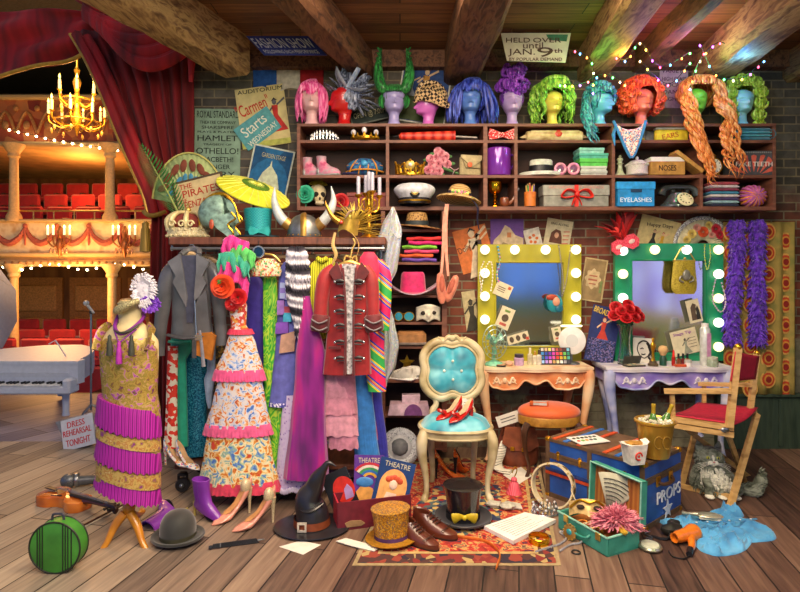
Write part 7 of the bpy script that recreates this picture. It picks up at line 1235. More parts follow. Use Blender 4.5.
# ---------------------------------------------------------------- turquoise suitcase (metres)
s0 = Vector((1.08, 2.92, 0)); rzs = 26; SW, SL, SH = .24, .37, .10
t = N('suitcase', 'open turquoise suitcase of costume jewellery before the trunk', 'suitcase', s0, 1, rz=rzs); SQ = M('#38937f', .5, 0, .18, 12)
b = t.p('base', SQ); b.box(SW/2, SL/2, .006, SW, SL, .012, bev=.004); b.box(.006, SL/2, SH/2, .012, SL, SH, bev=.004).box(SW-.006, SL/2, SH/2, .012, SL, SH, bev=.004).box(SW/2, .006, SH/2, SW-.024, .012, SH).box(SW/2, SL-.006, SH/2, SW-.024, .012, SH)
t.p('rim', M('#8ac4ae', .4)).tube([(0, 0, SH), (SW, 0, SH), (SW, SL, SH), (0, SL, SH)], .006, 6, closed=True); t.p('lining', pat('noise', ['#8a4a1c', '#b06a2c'], 8, .8)).box(SW/2, SL/2, .035, SW-.026, SL-.026, .046)
l = t.p('lid', SQ); l.T(SW, 0, SH, ry=3); l.box(.045, SL/2, SW/2+.01, .008, SL, SW, bev=.003).box(.022, .004, SW/2+.01, .046, .008, SW).box(.022, SL-.004, SW/2+.01, .046, .008, SW).box(.022, SL/2, SW+.008, .046, SL, .008).box(.022, SL/2, .012, .046, SL, .008)
ll = l.p('lid_lining', pat('wave', ['#9a5a20', '#b87a34', '#8a4a1a'], 5, .7, rot=(0, 0, PI/2))); ll.T(SW, 0, SH, ry=3).box(.037, SL/2, SW/2+.01, .006, SL-.02, SW-.02); l.p('rim', M('#8ac4ae', .4)).T(SW, 0, SH, ry=3).tube([(-.001, 0, .02), (-.001, 0, SW+.012), (-.001, SL, SW+.012), (-.001, SL, .02)], .005, 6); l.p('pocket_trim', M('#7a8a2c', .6)).T(SW, 0, SH, ry=3).ball(.03, SL*.52, SW*.78, .006, .05, .03, 12, 8)
h_ = t.p('handle', M('#2f8878', .5)); h_.tube([(-.002, .12, .066), (-.026, .125, .055), (-.03, .175, .048), (-.026, .225, .055), (-.002, .23, .066)], .007, 8, 4)
for y in (.06, .30): q = t.p('latch', M('#b89a4a', .35, .7)); q.box(-.004, y, .085, .01, .035, .04, bev=.003)
RS = Matrix.Rotation(R(rzs), 3, 'Z')
def SC(name, label, cat, x, y, z, m=None, rz=0, ry=0, rx=0, u=None): q = s0+RS @ Vector((x, y, 0))+Vector((0, 0, z)); return N(name, label, cat, q, u or q.y/F, rz=rz+rzs, ry=ry, rx=rx, m=m)
t = SC('feather_fan', 'fluffy pink feather fan spilling over the suitcase edge', 'fan', .15, .08, .10, rz=-30); f_ = t.p('feather', pat('noise', ['#a8405a', '#d87a8c', '#f0b0b8'], 60, .8), kind='stuff')
for i in range(760):
    a = R(rnd(0, 360)); L_ = rnd(17, 27); ph_ = R(rnd(-8, 85)); d = Vector((cos(a)*cos(ph_)*1.1, sin(a)*.6*cos(ph_)-.1, sin(ph_)*.8)); e_ = Vector((rnd(-3, 3), rnd(-3, 3), rnd(-2, 2))); f_.tube([(0, 0, 4), tuple(d*L_*.6+Vector((0, 0, 4))), tuple(d*L_+e_+Vector((0, 0, 2)))], [.5, 1.3, .12], 4, 2, .6)
t.p('handle', M('#d8b038', .4, .4)).tube([(0, -2, 5), (2, -16, 2), (4, -20, 4)], [2, 3, 1.4], 8, 3)
t = SC('venetian_mask', 'gold and cream Venetian eye mask lying in the suitcase', 'mask', .12, .25, .085, rz=-40, rx=-30); half_mask(t.p('face', M('#c8a868', .4, .3, .25, 40)), 19, 17); t.bm and None; t.p('braid', GOLD).tube([(-18, -2, 8), (-9, -7, 15), (0, -8, 13), (9, -7, 15), (18, -2, 8)], 1.2, 7, 4); e_ = t.p('eye_hole', M('#2a1a10', .8)); e_.ball(-8, -6.6, 8.6, 4, 1.4, 2.4, 10, 6); e_ = t.p('eye_hole', M('#2a1a10', .8)); e_.ball(8, -6.6, 8.6, 4, 1.4, 2.4, 10, 6); t.p('feather', M('#d8c8a0', .6)).tube([(-12, -3, 14), (-16, -2, 24), (-12, -2, 32)], [1.4, 3, .4], 8, 4, .3)
t = SC('paper_fan', 'grey folding paper fan printed with verse in the suitcase lid', 'paper', .205, .17, .10, rz=-46, rx=-8); b = fan(t.p('leaf', M('#a8a690', .8, 0, .12)), 0, 0, 0, 1, 0, .01) if 0 else t.p('leaf', M('#a8a690', .8, 0, .12)); b.grid([[(r*sin(a)-2, -1+(.6 if i % 2 else 0), 4+r*cos(a)) for i, a in ((i, R(-14+i*5)) for i in range(14))] for r in (6, 22, 40)]); b.solid = .5
pr = t.p('print', M('#4a4a44', .8, 0, 0))
for j in range(6): pr.tube([((14+j*4)*sin(a)-2, -1.6, 4+(14+j*4)*cos(a)) for a in (R(-8+i*8) for i in range(7))], .5, 4)
for nm, lb, c, P in (('bracelet', 'gold link bracelet inside the suitcase', '#c89a34', (.06, .14)), ('bracelet', 'copper bangle lying by the feather fan', '#b8702c', (.06, .24))): t = SC(nm, lb, 'bracelet', P[0], P[1], .062); t.p('ring', M(c, .3, .8)).tube([(7*cos(a), 7*sin(a), 1+.8*sin(3*a)) for a in (2*PI*i/20 for i in range(20))], 1.2, 7, closed=True)
t = SC('jewelled_brooch', 'small red jewelled brooch on the suitcase lining', 'brooch', .035, .10, .062); t.p('setting', GOLD).lathe([(0, 0), (4, .2), (3.6, 1.6), (0, 2)], n=14); t.p('jewel', M('#c81a2a', .1, coat=1)).ball(0, 0, 2, 2, 2, 1.4, 8, 5)
t = SC('bead_string', 'string of mixed beads heaped in the suitcase', 'necklace', .08, .20, .062); b = t.p('beads', pat('cell', ['#d8c8a0', '#b8862c', '#c8d0b8', '#a03a34'], 160, .3, const=True)); [b.ball(9*cos(i*.5)+2*sin(i*1.7), 7*sin(i*.5)+2*cos(i), 1.4, 1.4, n=6, k=4) for i in range(30)]
# tambourine
t = FLN('tambourine', 'pale wooden tambourine with brass jingles leaning on the trunk', 'tambourine', 553, 508); tr = dict(z=22.4, y=0, rx=0, rz=-38); b = t.p('hoop', M('#d8c8a0', .45, 0, .12)); b.T(**tr).lathe([(20.4, -4), (22, -4), (22, 4), (20.4, 4), (20.4, -4)], n=44, rx=80, cap=False)
for i in range(12):
    a = 2*PI*i/12; j = t.p('jingle', GOLD); j.T(**tr); j.lathe([(0, -.8), (3.2, -.6), (3.2, .6), (0, .8)], 21.4*cos(a), .2+21.4*sin(a)*.17, 21.4*sin(a)*.98, 10, ry=90-math.degrees(a)); t.p('stud', PGOLD).T(**tr).ball(21.6*cos(a+.26), -3+21.6*sin(a+.26)*.17, 21.8*sin(a+.26)*.98, 1.4, n=6, k=4)
# champagne-room props on the floor, right
t = FLN('pocket_watch', 'silver pocket watch on chain at the suitcase corner', 'watch', 650, 549); t.p('case', M('#a8a890', .3, .8)).T(0, 0, 0).lathe([(9, 0), (11, 1.4), (11.4, 3), (10.4, 4.6), (9.4, 4.4), (9.2, 3.8), (0, 3.8)], n=28); t.p('dial', M('#c8ccb4', .2, 0, .1, coat=.8)).lathe([(0, 3.8), (9, 3.8), (8.4, 5.2), (0, 6)], n=24); t.p('crown', STEEL).tube([(4, 10, 3), (5.4, 13, 3)], 1.6, 8).tube([(5.4+2.6*cos(a), 15+2.6*sin(a), 3) for a in (2*PI*i/12 for i in range(12))], .6, 5, closed=True); t.p('chain', STEEL).tube([(6, 16, 1), (12, 22, 1), (8, 30, 1), (16, 36, 1)], .8, 5, 5)
t = FLN('leather_pouch', 'black claw shaped leather pouch beside the orange hair dryer', 'pouch', 672, 534, rz=20); b = t.p('body', M('#24241f', .5, 0, .3)); b.ball(0, 0, 5, 12, 8, 5.4, 16, 8, .25); b.ball(8, 6, 6, 7, 6, 5, 12, 8, .25); t.p('strap', BLACK).tube([(-8, -6, 4), (-14, -9, 2), (-20, -6, 1), (-24, 2, 1)], 1.4, 6, 4); t.p('buckle', STEEL).box(-2, -8, 6, 4, 1, 4)
t = FLN('hair_dryer', 'bright orange hair dryer with black handle lying on the floor', 'hair dryer', 686, 542, rz=24, u=fl(686, 542).y/F*.9); OG = M('#d8741a', .35, coat=.4); b = t.p('barrel', OG); b.lathe([(6, -13), (6.4, -12), (7, 0), (9, 8), (9.4, 12), (8.6, 14.6)], cz=8, n=24, ry=90, sm=2); t.p('grille', BLACK).lathe([(0, 0), (8, 0), (7, 1.6), (0, 2)], cx=13.6, cz=8, n=20, ry=90); t.p('grille_ring', M('#a8a07a', .35, .5)).tube([(14.6, 8*cos(a), 8+8*sin(a)) for a in (2*PI*i/20 for i in range(20))], 1, 6, closed=True); t.p('handle', OG).tube([(2, -4, 7), (-8, -14, 4), (-20, -21, 3.2)], [4.6, 3.8, 3], 10, 4); t.p('grip', BLACK).tube([(-16, -18.4, 3.4), (-26, -25, 3)], [3.6, 3.2], 10); t.p('nozzle', OG).lathe([(6.2, -13), (5, -18), (5.4, -18.4), (4, -18), (3, -13)], cz=8, n=20, ry=90); t.p('cord', BLACK).tube([(-26, -25, 2), (-36, -26, 1), (-42, -18, 1), (-36, -8, 1)], .8, 5, 5)
# crumpled blue shirt
t = N('denim_shirt', 'crumpled sky blue shirt lying on the floor at right', 'shirt', fl(712, 530)); t.u *= .78; SBL = pat('noise', ['#2f74a8', '#4a98c8', '#66b0dc'], 4, .8, dist=1, detail=4, sheen=.2)
def crump(x, y, s_): q_ = noise.noise(Vector((x*.035, y*.035, s_))); return 1.6+4.8*(1-abs(sin(x*.05+y*.085+4*q_+s_)))**2.2*1.5+5*(1-abs(sin(x*.11-y*.07+5*q_+s_*2)))**3+2.5*max(0, q_)
def cloth(nm, P, s_, k=1.0, n=44):
    P = [(x+3*noise.noise(Vector((x, y, 1))), y) for x, y in catmull(list(P)+[P[0]], 3)[:-1]]; k *= .62
    q = t.p(nm, SBL); cx = sum(a for a, _ in P)/len(P); cy = sum(c for _, c in P)/len(P); O = catmull(list(P)+[P[0]], 4)[:-1]
    q.grid([[(lerp(cx, x, r), lerp(cy, y, r), max(.3, k*crump(lerp(cx, x, r), lerp(cy, y, r), s_)*(1 if r < .8 else max(0, (1-r)/.2)**.5)+.3)) for x, y in O] for r in (1, .98, .95, .9, .84, .77, .7, .62, .54, .46, .38, .3, .22, .14, .07, .001)], True); return q
cloth('body', [(-40, -22), (-44, 2), (-36, 30), (-10, 40), (22, 42), (58, 36), (76, 14), (66, -24), (30, -34), (-8, -32)], 1.3, 1.5)
cloth('sleeve', [(-30, 20), (-44, 34), (-58, 30), (-54, 12), (-36, 2)], 4.1, 1.5); cloth('sleeve', [(-30, -22), (-44, -50), (-34, -66), (-6, -62), (20, -44), (30, -24)], 7.7, 1.7); cloth('collar', [(18, 40), (34, 58), (60, 56), (66, 40), (40, 30)], 3.3, 2.4)
t.p('placket', M('#3f88b8', .8)).tube([(-34, -8, 11), (0, -4, 12), (34, 2, 12), (66, 14, 8)], 1.6, 6, 6, .5); bt = t.p('button', M('#cfe0e8', .3), kind='stuff'); [bt.ball(-24+i*15, -8+i*2, 13.4, 1.4, 1.4, .7, 8, 5) for i in range(6)]; t.p('pocket', M('#5aa8d4', .8)).prism([(0, 0), (1, 0), (1, 1)], 0, .1) if 0 else None
t = N('hair_brush', 'silver backed oval hairbrush lying on the blue shirt', 'brush', fl(704, 523)+Vector((0, 0, .034)), u=.0046, rz=-14, m=None); t.p('back', M('#b8b49c', .3, .6)).ball(6, 0, 3, 17, 8.4, 2.6, 24, 8); t.p('inlay', M('#8f9080', .4, .3)).ball(6, 0, 4.8, 13, 6, 1.4, 20, 6); t.p('handle', M('#b8b49c', .3, .6)).tube([(-8, 0, 3), (-18, 0, 3), (-26, 0, 3.4)], [3, 1.8, 2.6], 10, 4); t.p('bristles', M('#d8d0b8', .9)).box(6, 0, 0, 26, 12, 3, bev=1)
# ================================================================ floor, left and front
t = N('rug', 'worn red Persian rug with dark and cream border', 'rug', on(470, 3.6, 0), 1)
q4 = [Vector(p)-t.loc for p in (fl(352, 566), fl(561, 566), fl(538, 458), fl(404, 458))]
def qd(u, v): p = q4[0].lerp(q4[1], u).lerp(q4[3].lerp(q4[2], u), v); return (p.x, p.y)
def ql(m0, k): return [qd(m0, m0*k), qd(1-m0, m0*k), qd(1-m0, 1-m0*k), qd(m0, 1-m0*k)]
RP = lambda cs, sc_: pat('cell', cs, sc_, .95, const=True)
t.p('fringe_binding', M('#9a8660', .9)).slab(ql(0, .7), .0005, .003); t.p('border', RP(['#2c2430', '#7a2a24', '#a8905c', '#4a2c28', '#8a3a2a'], 26)).slab(ql(.02, .7), .001, .0045); t.p('border_stripe', M('#b89a60', .9)).slab(ql(.10, .7), .001, .005); t.p('field', pat('noise', ['#2a2c4a', '#6a1c1c', '#a02c22', '#b23a2a', '#c8a05c', '#3a2a3a', '#a83428'], 15, .95, dist=1.5, detail=4)).slab(ql(.12, .7), .001, .006)
md_ = t.p('medallion', RP(['#27304e', '#c0a060', '#8a241e', '#4a5a5a'], 30)); md_.slab([qd(.5+.26*cos(a)*(1+.12*cos(8*a)), .45+.24*sin(a)*(1+.12*cos(8*a))) for a in (i*2*PI/64 for i in range(64))], .001, .0066)
# hats
t = FLN('top_hat', 'shiny black top hat with yellow bow on the rug', 'hat', 463, 521, dz=1.4, u=fl(463, 521).y/F*.80); SK = M('#1b1b20', .22, 0, .1, 8, coat=.5); t.p('crown', SK).lathe([(21, 2), (20.6, 8), (20.6, 22), (23.6, 41), (24, 43), (23, 44), (0, 44)], n=40, sm=2); t.p('brim', M('#222228', .4, sheen=.3)).lathe([(20, 2), (26, 1), (34, 3.4), (36, 5.4), (35.4, 6.6), (33.6, 5.4), (26, 3), (20, 4)], n=44, sm=2); t.p('band', M('#0c0c10', .6)).lathe([(21.3, 3), (21.1, 12)], n=40, cap=False); b = t.p('bow', M('#c8b020', .45)); 
for sx in (-1, 1): b.tube([(-1, -23, 13), (-1+sx*7, -25.4, 14), (-1+sx*13, -26, 12.6), (-1+sx*14, -25, 12.4)], [1.8, 4.6, 6.6, 6], 10, 3, .3, up=(0, 1, 0))
b.ball(-1, -25.4, 13, 3, 2.2, 3.4, 10, 6)
t = FLN('top_hat', 'gold sequined top hat resting before the red magazine box', 'hat', 392, 541, u=fl(392, 541).y/F*.86, rx=-3, ry=-3, dz=1.6); t.p('crown', pat('cell', ['#a8701c', '#d8a030', '#8a6a5a', '#c88a24', '#e0b040', '#9a7a3c'], 170, .35, .4, const=True)).lathe([(20, 1), (20, 8), (20.6, 24), (22.4, 34), (21, 36.6), (0, 36)], n=40, sm=2); t.p('brim', M('#c08a24', .4, .4, .2, 60)).lathe([(20, 2), (26, .6), (30, 2), (31, 3.4), (28, 3.4), (20, 4)], n=40, sm=2); t.p('band', M('#4a2a5a', .5)).lathe([(20.7, 3), (20.5, 8)], n=40, cap=False)
t = FLN('bowler_hat', 'worn black bowler hat at the front left', 'hat', 178, 541, dz=1); t.p('crown', M('#2c2e2a', .7, 0, .2, 8, sheen=.4)).lathe([(17, 3), (17.4, 8), (16.6, 18), (12, 26), (5, 29.4), (0, 30)], n=40, sm=3); t.p('brim', M('#282a26', .7, sheen=.4)).lathe([(16, 3), (20, 1.4), (25, 3), (26, 5.4), (24.6, 6), (21, 4), (16, 5)], n=40, sm=2, sy=.9); t.p('band', M('#3c3a28', .5)).lathe([(17.6, 4), (17.7, 8)], n=40, cap=False)
t = FLN('witch_hat', 'bent black witch hat with brown buckled belt', 'hat', 312, 528, dz=.4); WH = M('#1f1f24', .35, 0, .25, 9, coat=.2); t.p('brim', WH).lathe([(0, 2), (16, 2), (26, .6), (36, 1), (38, 2.2), (28, 2.6), (18, 3.4), (0, 4)], n=44, sy=.8, sm=2); t.p('crown', WH).tube([(0, 0, 2), (0, 0, 14), (-4, 0, 28), (2, 0, 40), (6, -2, 50), (12, -4, 60), (17, -4, 66), (25, -6, 63)], [18, 16.4, 13, 9.4, 7.6, 4, 2.4, .3], 22, 5); b = t.p('crease', WH); b.tube([(-14, -6, 24), (0, -13, 22), (12, -7, 27)], [2, 4.4, 2], 8, 4, .5); b = t.p('belt', M('#7a3a1c', .5)); b.lathe([(18.4, 4), (17.8, 11)], n=36, cap=False); bk = t.p('buckle', M('#d8d0c0', .35, .4)); bk.T(-7, -17.6, 8).frame(9, 9, 1.8, -1, 1)
# shoes
GL = pat('dot', ['#e8d8b0', '#a8926a'], 260, .35, .2); NUDE = M('#d8927c', .35, coat=.3)
for px, py, rz, lb in ((232, 519, 46, 'rose pump with glittering gold heel, left one of the pair on bare boards'), (254, 527, 32, 'rose pump with glittering gold heel, right one of the pair on bare boards')):
    t = FLN('high_heel', lb, 'shoe', px, py, rz=rz, u=fl(px, py).y/F*1.28); pump(t, NUDE, M('#c89058', .6), None, GL, hh=19); t.p('glitter_counter', GL).ball(12, 0, 22, 4.4, 3.9, 6.4, 14, 8)
FP = pat('cell', ['#e8e0d8', '#e4d8d4', '#d84a8a', '#e8e4dc', '#e0a030', '#e4dcd4', '#5a9ac0'], 95, .4, const=True)
for px, py, Y, rz, lb in ((178, 0, 3.70, 165, 'floral print pump on the rack platform, left of its pair'), (188, 0, 3.67, 152, 'floral print pump on the rack platform, right of its pair')):
    t = N('high_heel', lb, 'shoe', on(px, Y, .2045), rz=rz, u=Y/F*.95); pump(t, FP, M('#c09a70', .6), None, hh=17)
ORG = pat('dot', ['#f8d880', '#f0701c'], 60, .5, const=True, pos=[0, .25]); 
for px, py, rz, lb in ((450, 479, 186, 'orange dotted high heel shoe on the rug under the chair, front one'), (461, 475, 240, 'orange and black high heel shoe on the rug under the chair, rear one')):
    t = FLN('high_heel', lb, 'shoe', px, py, rz=rz, dz=1, u=fl(px, py).y/F*.9); pump(t, ORG, M('#2a2622', .6), None, BLACK, hh=22)
def heel_boot(t, m, sole):
    U = t.p('upper', m); U.grid([[(cx+w_*cos(a), d_*sin(a), z+zs*(cos(a))) for a in (2*PI*i/20 for i in range(20))] for z, cx, w_, d_, zs in ((6, 2, 20, 5.4, -5.4), (9, 1, 19.4, 6, -4.4), (13, -1, 15, 5.8, -3.2), (18, -5, 11, 5.6, -2), (24, -7, 10, 6.4, -1), (31, -8, 9.6, 6.6, 0), (38, -8.6, 10.4, 7.4, 0), (38.6, -8.6, 9.6, 6.6, 0), (33, -8.6, 9, 6, 0))], True, True, True)
    t.p('heel', M('#b8a860', .4, .4)).tube([(-16, 0, 14), (-17, 0, 6), (-17, 0, 0)], [3, 1.6, 1.3], 10, 3); t.p('sole', sole).tube([(20, 0, .8), (8, 0, .9), (-2, 0, 5), (-12, 0, 11)], [1.6, 4.4, 3.4, 3.6], 10, 4, .3, up=(0, 0, 1)); t.p('zip', M('#5a2a86', .4)).tube([(-6, -7, 36), (-6, -6, 26), (-4, -6, 16)], .5, 5)
PB = M('#7a2fa0', .4, 0, .12, 8, coat=.3)
t = FLN('ankle_boot', 'purple high heeled ankle boot standing upright', 'boot', 207, 519, rz=-28); heel_boot(t, PB, BLACK)
t = FLN('ankle_boot', 'purple high heeled ankle boot tipped over showing its black sole', 'boot', 176, 511, rz=150, rx=-100, dz=6); heel_boot(t, PB, M('#17171a', .5))
def oxford(px, py, rz, lb, h=1.0):
    t = FLN('brogue_shoe', lb, 'shoe', px, py, rz=rz, dz=.6); BR = M('#5a2818', .35, 0, .2, 14, coat=.4); t.p('upper', BR).grid([[(cx+w_*cos(a)*(1.0 if cos(a) < 0 else 1.02), d_*sin(a)*(1-.16*max(0, -cos(a))), z+zs*cos(a)) for a in (2*PI*i/24 for i in range(24))] for z, cx, w_, d_, zs in ((1.6, 0, 27, 9.4, 0), (6, 0, 26.4, 9.8, 0), (10, -3, 21, 9, -1.4), (14, -8, 15, 7.8, -2.4), (18, -12, 11, 6.8, -2), (20, -13, 9.6, 6, -1), (19, -13, 8.4, 5, -1), (10, -12, 8, 4.4, 0))], True, True, True)
    t.p('sole', M('#2a1610', .5)).slab([(27.6*cos(a), 10*sin(a)*(1-.16*max(0, -cos(a)))) for a in (2*PI*i/28 for i in range(28))], 0, 2); t.p('heel', M('#2a1610', .5)).box(-18, 0, 1.6, 16, 15, 3, bev=.6); l = t.p('lace', M('#3a1a10', .6)); [l.tube([(-4+i*3.4, -5, 17.4-i*1.4), (-3+i*3.4, 0, 19-i*1.6), (-4+i*3.4, 5, 17.4-i*1.4)], .7, 5, 3) for i in range(4)]; t.p('toe_cap_seam', M('#3f1a10', .5)).tube([(14+3*cos(a), 9.2*sin(a), 8.6+2.4*cos(a)) for a in (R(-80+i*16) for i in range(11))], .5, 5)
oxford(417, 543, -42, 'brown leather brogue in front of the gold top hat, nearer shoe'); oxford(433, 534, -34, 'brown leather brogue behind its mate, beside the black top hat')
# pompom boots
for px, py, lb, rz in ((333, 470, 'pale pink pompom boot, left one under the frilled dress', -150), (347, 474, 'pale pink pompom boot with zigzag laces, right one under the frilled dress', -60)):
    t = FLN('pompom_boot', lb, 'boot', px, py, rz=rz); PK = M('#c09ab0', .8, sheen=.4); t.p('upper', PK).lathe([(6, 0), (7, 3), (6.4, 9), (5.6, 16), (6.2, 28), (5, 28.6), (4.6, 20)], n=18, sm=2).ball(8, 0, 4.4, 9, 5.6, 4.6, 14, 8); l = t.p('lace', M('#ece4ea', .6)); l.tube([(3+1.4*(i % 2), (-3.4 if i % 2 else 3.4), 11+i*2) for i in range(9)], .6, 5); p_ = t.p('pompom', PK); p_.ball(9, -2, 10, 4.4, 4.4, 4.4, 14, 10, .5)
    for i in range(60): a = rnd(0, 2*PI); e_ = rnd(-1, 1); d = Vector((cos(a)*(1-e_*e_)**.5, sin(a)*(1-e_*e_)**.5, e_)); p_.tube([tuple(Vector((9, -2, 10))+d*3), tuple(Vector((9, -2, 10))+d*5.6)], [.8, .2], 4)
# red box of programmes
t = FLN('magazine_box', 'red and maroon open box holding theatre programmes', 'box', 372, 521, rz=16); b = t.p('box', M('#6a1a2a', .5, 0, .15)); W_, D_, H_ = 74, 26, 27
b.box(0, 0, .6, W_, D_, 1.2).box(0, -D_/2+.7, H_/2+.6, W_, 1.4, H_-1.2).box(0, D_/2-.7, H_/2+.6, W_, 1.4, H_-1.2); sd = t.p('side_panel', M('#b8283c', .5)); sd.box(-W_/2+.7, 0, H_/2+.6, 1.4, D_-2.8, H_-1.2); sd = t.p('side_panel', M('#7a1c2c', .5)); sd.box(W_/2-.7, 0, H_/2+.6, 1.4, D_-2.8, H_-1.2); t.p('label_plate', M('#9a7a54', .5)).prism([(-30, 7), (-24, 9), (-14, 8), (-10, 5), (-14, 3), (-28, 3)], -D_/2-1, -D_/2)
def magazine(lb, x, y, w, h, rot, rz, bg, fn, z=1.5, title=None):
    q = t.loc+Vector((x, y, z))*t.u; n = N('theatre_programme', lb, 'programme', q, t.u, ry=rot, rx=-9, rz=rz, m=M(bg, .45, 0, .12)); n.box(0, 0, h/2, w, 1.2, h); n.p('pages', PAPER).box(.3, .9, h/2, w-.8, .8, h-1); fn(n, w, h)
    if title: n.p('lettering', M('#c8c0a0', .5, 0, 0)).text(title, -w*.36, w*.36, h-7.4, h-2.6, -.9)
def m1(n, w, h): b = n.p('picture', M('#c8281c', .5)); b.prism([(4+11*cos(a), h*.50+13*sin(a)) for a in (i*PI/14 for i in range(28))], -1, -.6); b.m(M('#a88ac0', .5)).prism([(2, h*.25), (4, h*.5), (9, h*.6), (12, h*.45), (11, h*.25)], -1.3, -1)
def m2(n, w, h):
    for i, c in enumerate(('#b82a3a', '#d8d0c0', '#3a8a4a', '#2a6ab0', '#d8a030')): n.p('picture', M(c, .5)).prism([(r*cos(a)*1.1+1, 22+r*sin(a)) for r, s_ in ((17-i*2.4, 1), (14.6-i*2.4, -1)) for a in ([R(20+j*14) for j in range(10)] if s_ == 1 else [R(20+j*14) for j in range(9, -1, -1)])], -1.2, -.6)
    n.p('picture', M('#d89a4a', .5)).prism([(-10, 1), (-13, 10), (-6, 18), (4, 14), (8, 6), (6, 1)], -1.1, -.6); n.p('picture', M('#3a7ab8', .5)).ball(-4, -1.2, 20, 9, .7, 5, 14, 6)
def m3(n, w, h): b = n.p('picture', M('#e8a860', .5)); b.prism([(14*cos(a), 20+17*sin(a)) for a in (R(-10+i*10) for i in range(21))]+[(-14, 3), (14, 3)], -1, -.6); b.m(M('#d0502c', .5)); [b.ball(-6+i*3, -1.2, 29-abs(i-2)*1.2, 3, .6, 3, 8, 5) for i in range(5)]; b.m(M('#e8c8b0', .5)).ball(0, -1.3, 22, 4, .7, 5, 12, 6).prism([(-8, 3), (-5, 14), (5, 14), (8, 3)], -1.3, -.9); b.m(M('#4a2c1c', .5)).ball(5, -1.4, 9, 4, .7, 3, 10, 5)
magazine('black programme with a red disc tilted at the left of the magazine box', -24, 2, 28, 40, -24, 0, '#15171c', m1, 10); magazine('purple THEATRE programme with a striped balloon hat in the magazine box', -4, 3, 30, 46, 1, 0, '#5a2f8a', m2, 17, 'THEATRE'); magazine('dark blue THEATRE programme with an orange arch portrait in the magazine box', 16, -3, 36, 46, 14, 0, '#163a72', m3, 15, 'THEATRE')
# papers, ring things
def paper(nm, lb, P, m=PAPER, th=.0012, z=.0075):
    c = sum((fl(*p) for p in P), Vector())/len(P); n = N(nm, lb, 'paper', c, 1, m=m); n.slab([((fl(*p)-c).x, (fl(*p)-c).y) for p in P], z, z+th); return n, c
paper('paper_sheet', 'blank white paper sheet in front of the witch hat', [(279, 547), (301, 541), (321, 545), (303, 555)], z=.001); paper('paper_sheet', 'crumpled narrow white paper strip near the gold top hat', [(336, 543), (346, 540), (380, 549), (374, 553), (352, 548)], PAPER, .004); paper('paper_sheet', 'white paper sheet on the rug beside the pink tassel', [(503, 476), (521, 468), (532, 477), (518, 486)])
n, c_ = paper('script', 'thick white script of printed pages on the rug', [(484, 531), (525, 517), (556, 524), (513, 546)], WHITE, .022); pr = n.p('printed_lines', M('#6a6a66', .8)); A_, B_, C_, D_ = [fl(*p)-c_ for p in ((484, 531), (525, 517), (556, 524), (513, 546))]
for i in range(9):
    v = .12+i*.095; p0 = A_.lerp(D_, v).lerp(B_.lerp(C_, v), .12); p1 = A_.lerp(D_, v).lerp(B_.lerp(C_, v), .6+.3*((i*7) % 5)/5); pr.tube([(p0.x, p0.y, .0297), (p1.x, p1.y, .0297)], .0012, 4)
[n.p('page', PAPER).slab([((A_.lerp(D_, u)+o).x, (A_.lerp(D_, u)+o).y) for u, o in ((0, Vector()), (1, Vector()), (1, Vector((.004, -.004, 0))), (0, Vector((.004, -.004, 0))))], .010+i*.004, .011+i*.004) for i in range(3)]
t = FLN('tassel', 'coral pink silk tassel lying on the rug', 'tassel', 514, 494, dz=1, rz=10); b = t.p('skirt', pat('wave', ['#c83a4a', '#e0687a'], 30, .6)); b.lathe([(2, 12), (4.4, 10), (6, 4), (8, 0)], n=20, fold=10, amp=.08).ball(0, 0, 13, 3.2, 3.2, 3); t.p('cord', GOLD).tube([(0, 0, 15), (3, 0, 22), (1, 0, 26), (-2, 0, 20)], .6, 5, 4)
t = FLN('lace_gloves', 'pale scrunched lace gloves on the rug beside the tassel', 'gloves', 502, 509, dz=1); b = t.p('cloth', M('#b8b4a4', .8, 0, .2, 40)); b.ball(-8, 2, 3, 8, 5, 3, 14, 8, .5).ball(6, -2, 3, 9, 6, 3, 14, 8, .5); [t.p('finger', M('#b8b4a4', .8)).tube([(10, -4+i*2.4, 3), (19, -6+i*3.4, 1.6)], [1.7, 1.2], 7) for i in range(4)]
t = FLN('tiara', 'sparkling silver tiara on the floor right of the script', 'crown', 545, 513); b = t.p('frame', SILV)
for i in range(20): a = 2*PI*i/20; z_ = 10+5*cos(a+1.6); b.tube([(13*cos(a), 10*sin(a), 1), (11*cos(a), 8.6*sin(a), z_)], [.7, .4], 5).tube([(13*cos(a), 10*sin(a), 1), (12*cos(a+.16), 9*sin(a+.16), z_*.6), (13*cos(a+.31), 10*sin(a+.31), 1)], .5, 5)
b.tube(ring_pts(0, 0, 1, 13.4, 10.4, 28), .9, 6); j = t.p('crystal', M('#e4e8e8', .08, .2, 0, coat=1), kind='stuff'); [j.ball(12.2*cos(a), 9.4*sin(a), 3+6*(i % 3)/2, 1.3, n=6, k=4) for i, a in ((i, i*2*PI/26) for i in range(26))]
t = FLN('bangle', 'wide shiny gold bangle on the floor', 'bracelet', 539, 543); t.p('ring', M('#d8a422', .22, .9, .1)).lathe([(9.6, 0), (10.4, .4), (10.4, 6.4), (9.6, 7), (9.2, 3.4), (9.6, 0)], n=32, cap=False)
necklace_pts = [fl(*p) for p in ((536, 553), (548, 549), (560, 545), (566, 539), (560, 533), (572, 534), (582, 538), (580, 544), (570, 546), (560, 552))]
t = N('bead_necklace', 'silver grey bead necklace trailing to the suitcase', 'necklace', necklace_pts[0]); b = t.p('beads', M('#a8a6a8', .25, .3), kind='stuff'); P = catmull([tuple((p-necklace_pts[0])/t.u) for p in necklace_pts], 8); [b.ball(x, y, 1.3, 1.25, n=6, k=4) for x, y, _ in P]; t.p('string', PAPER).tube([(x, y, 1.2) for x, y, _ in P[::2]], .3, 4)
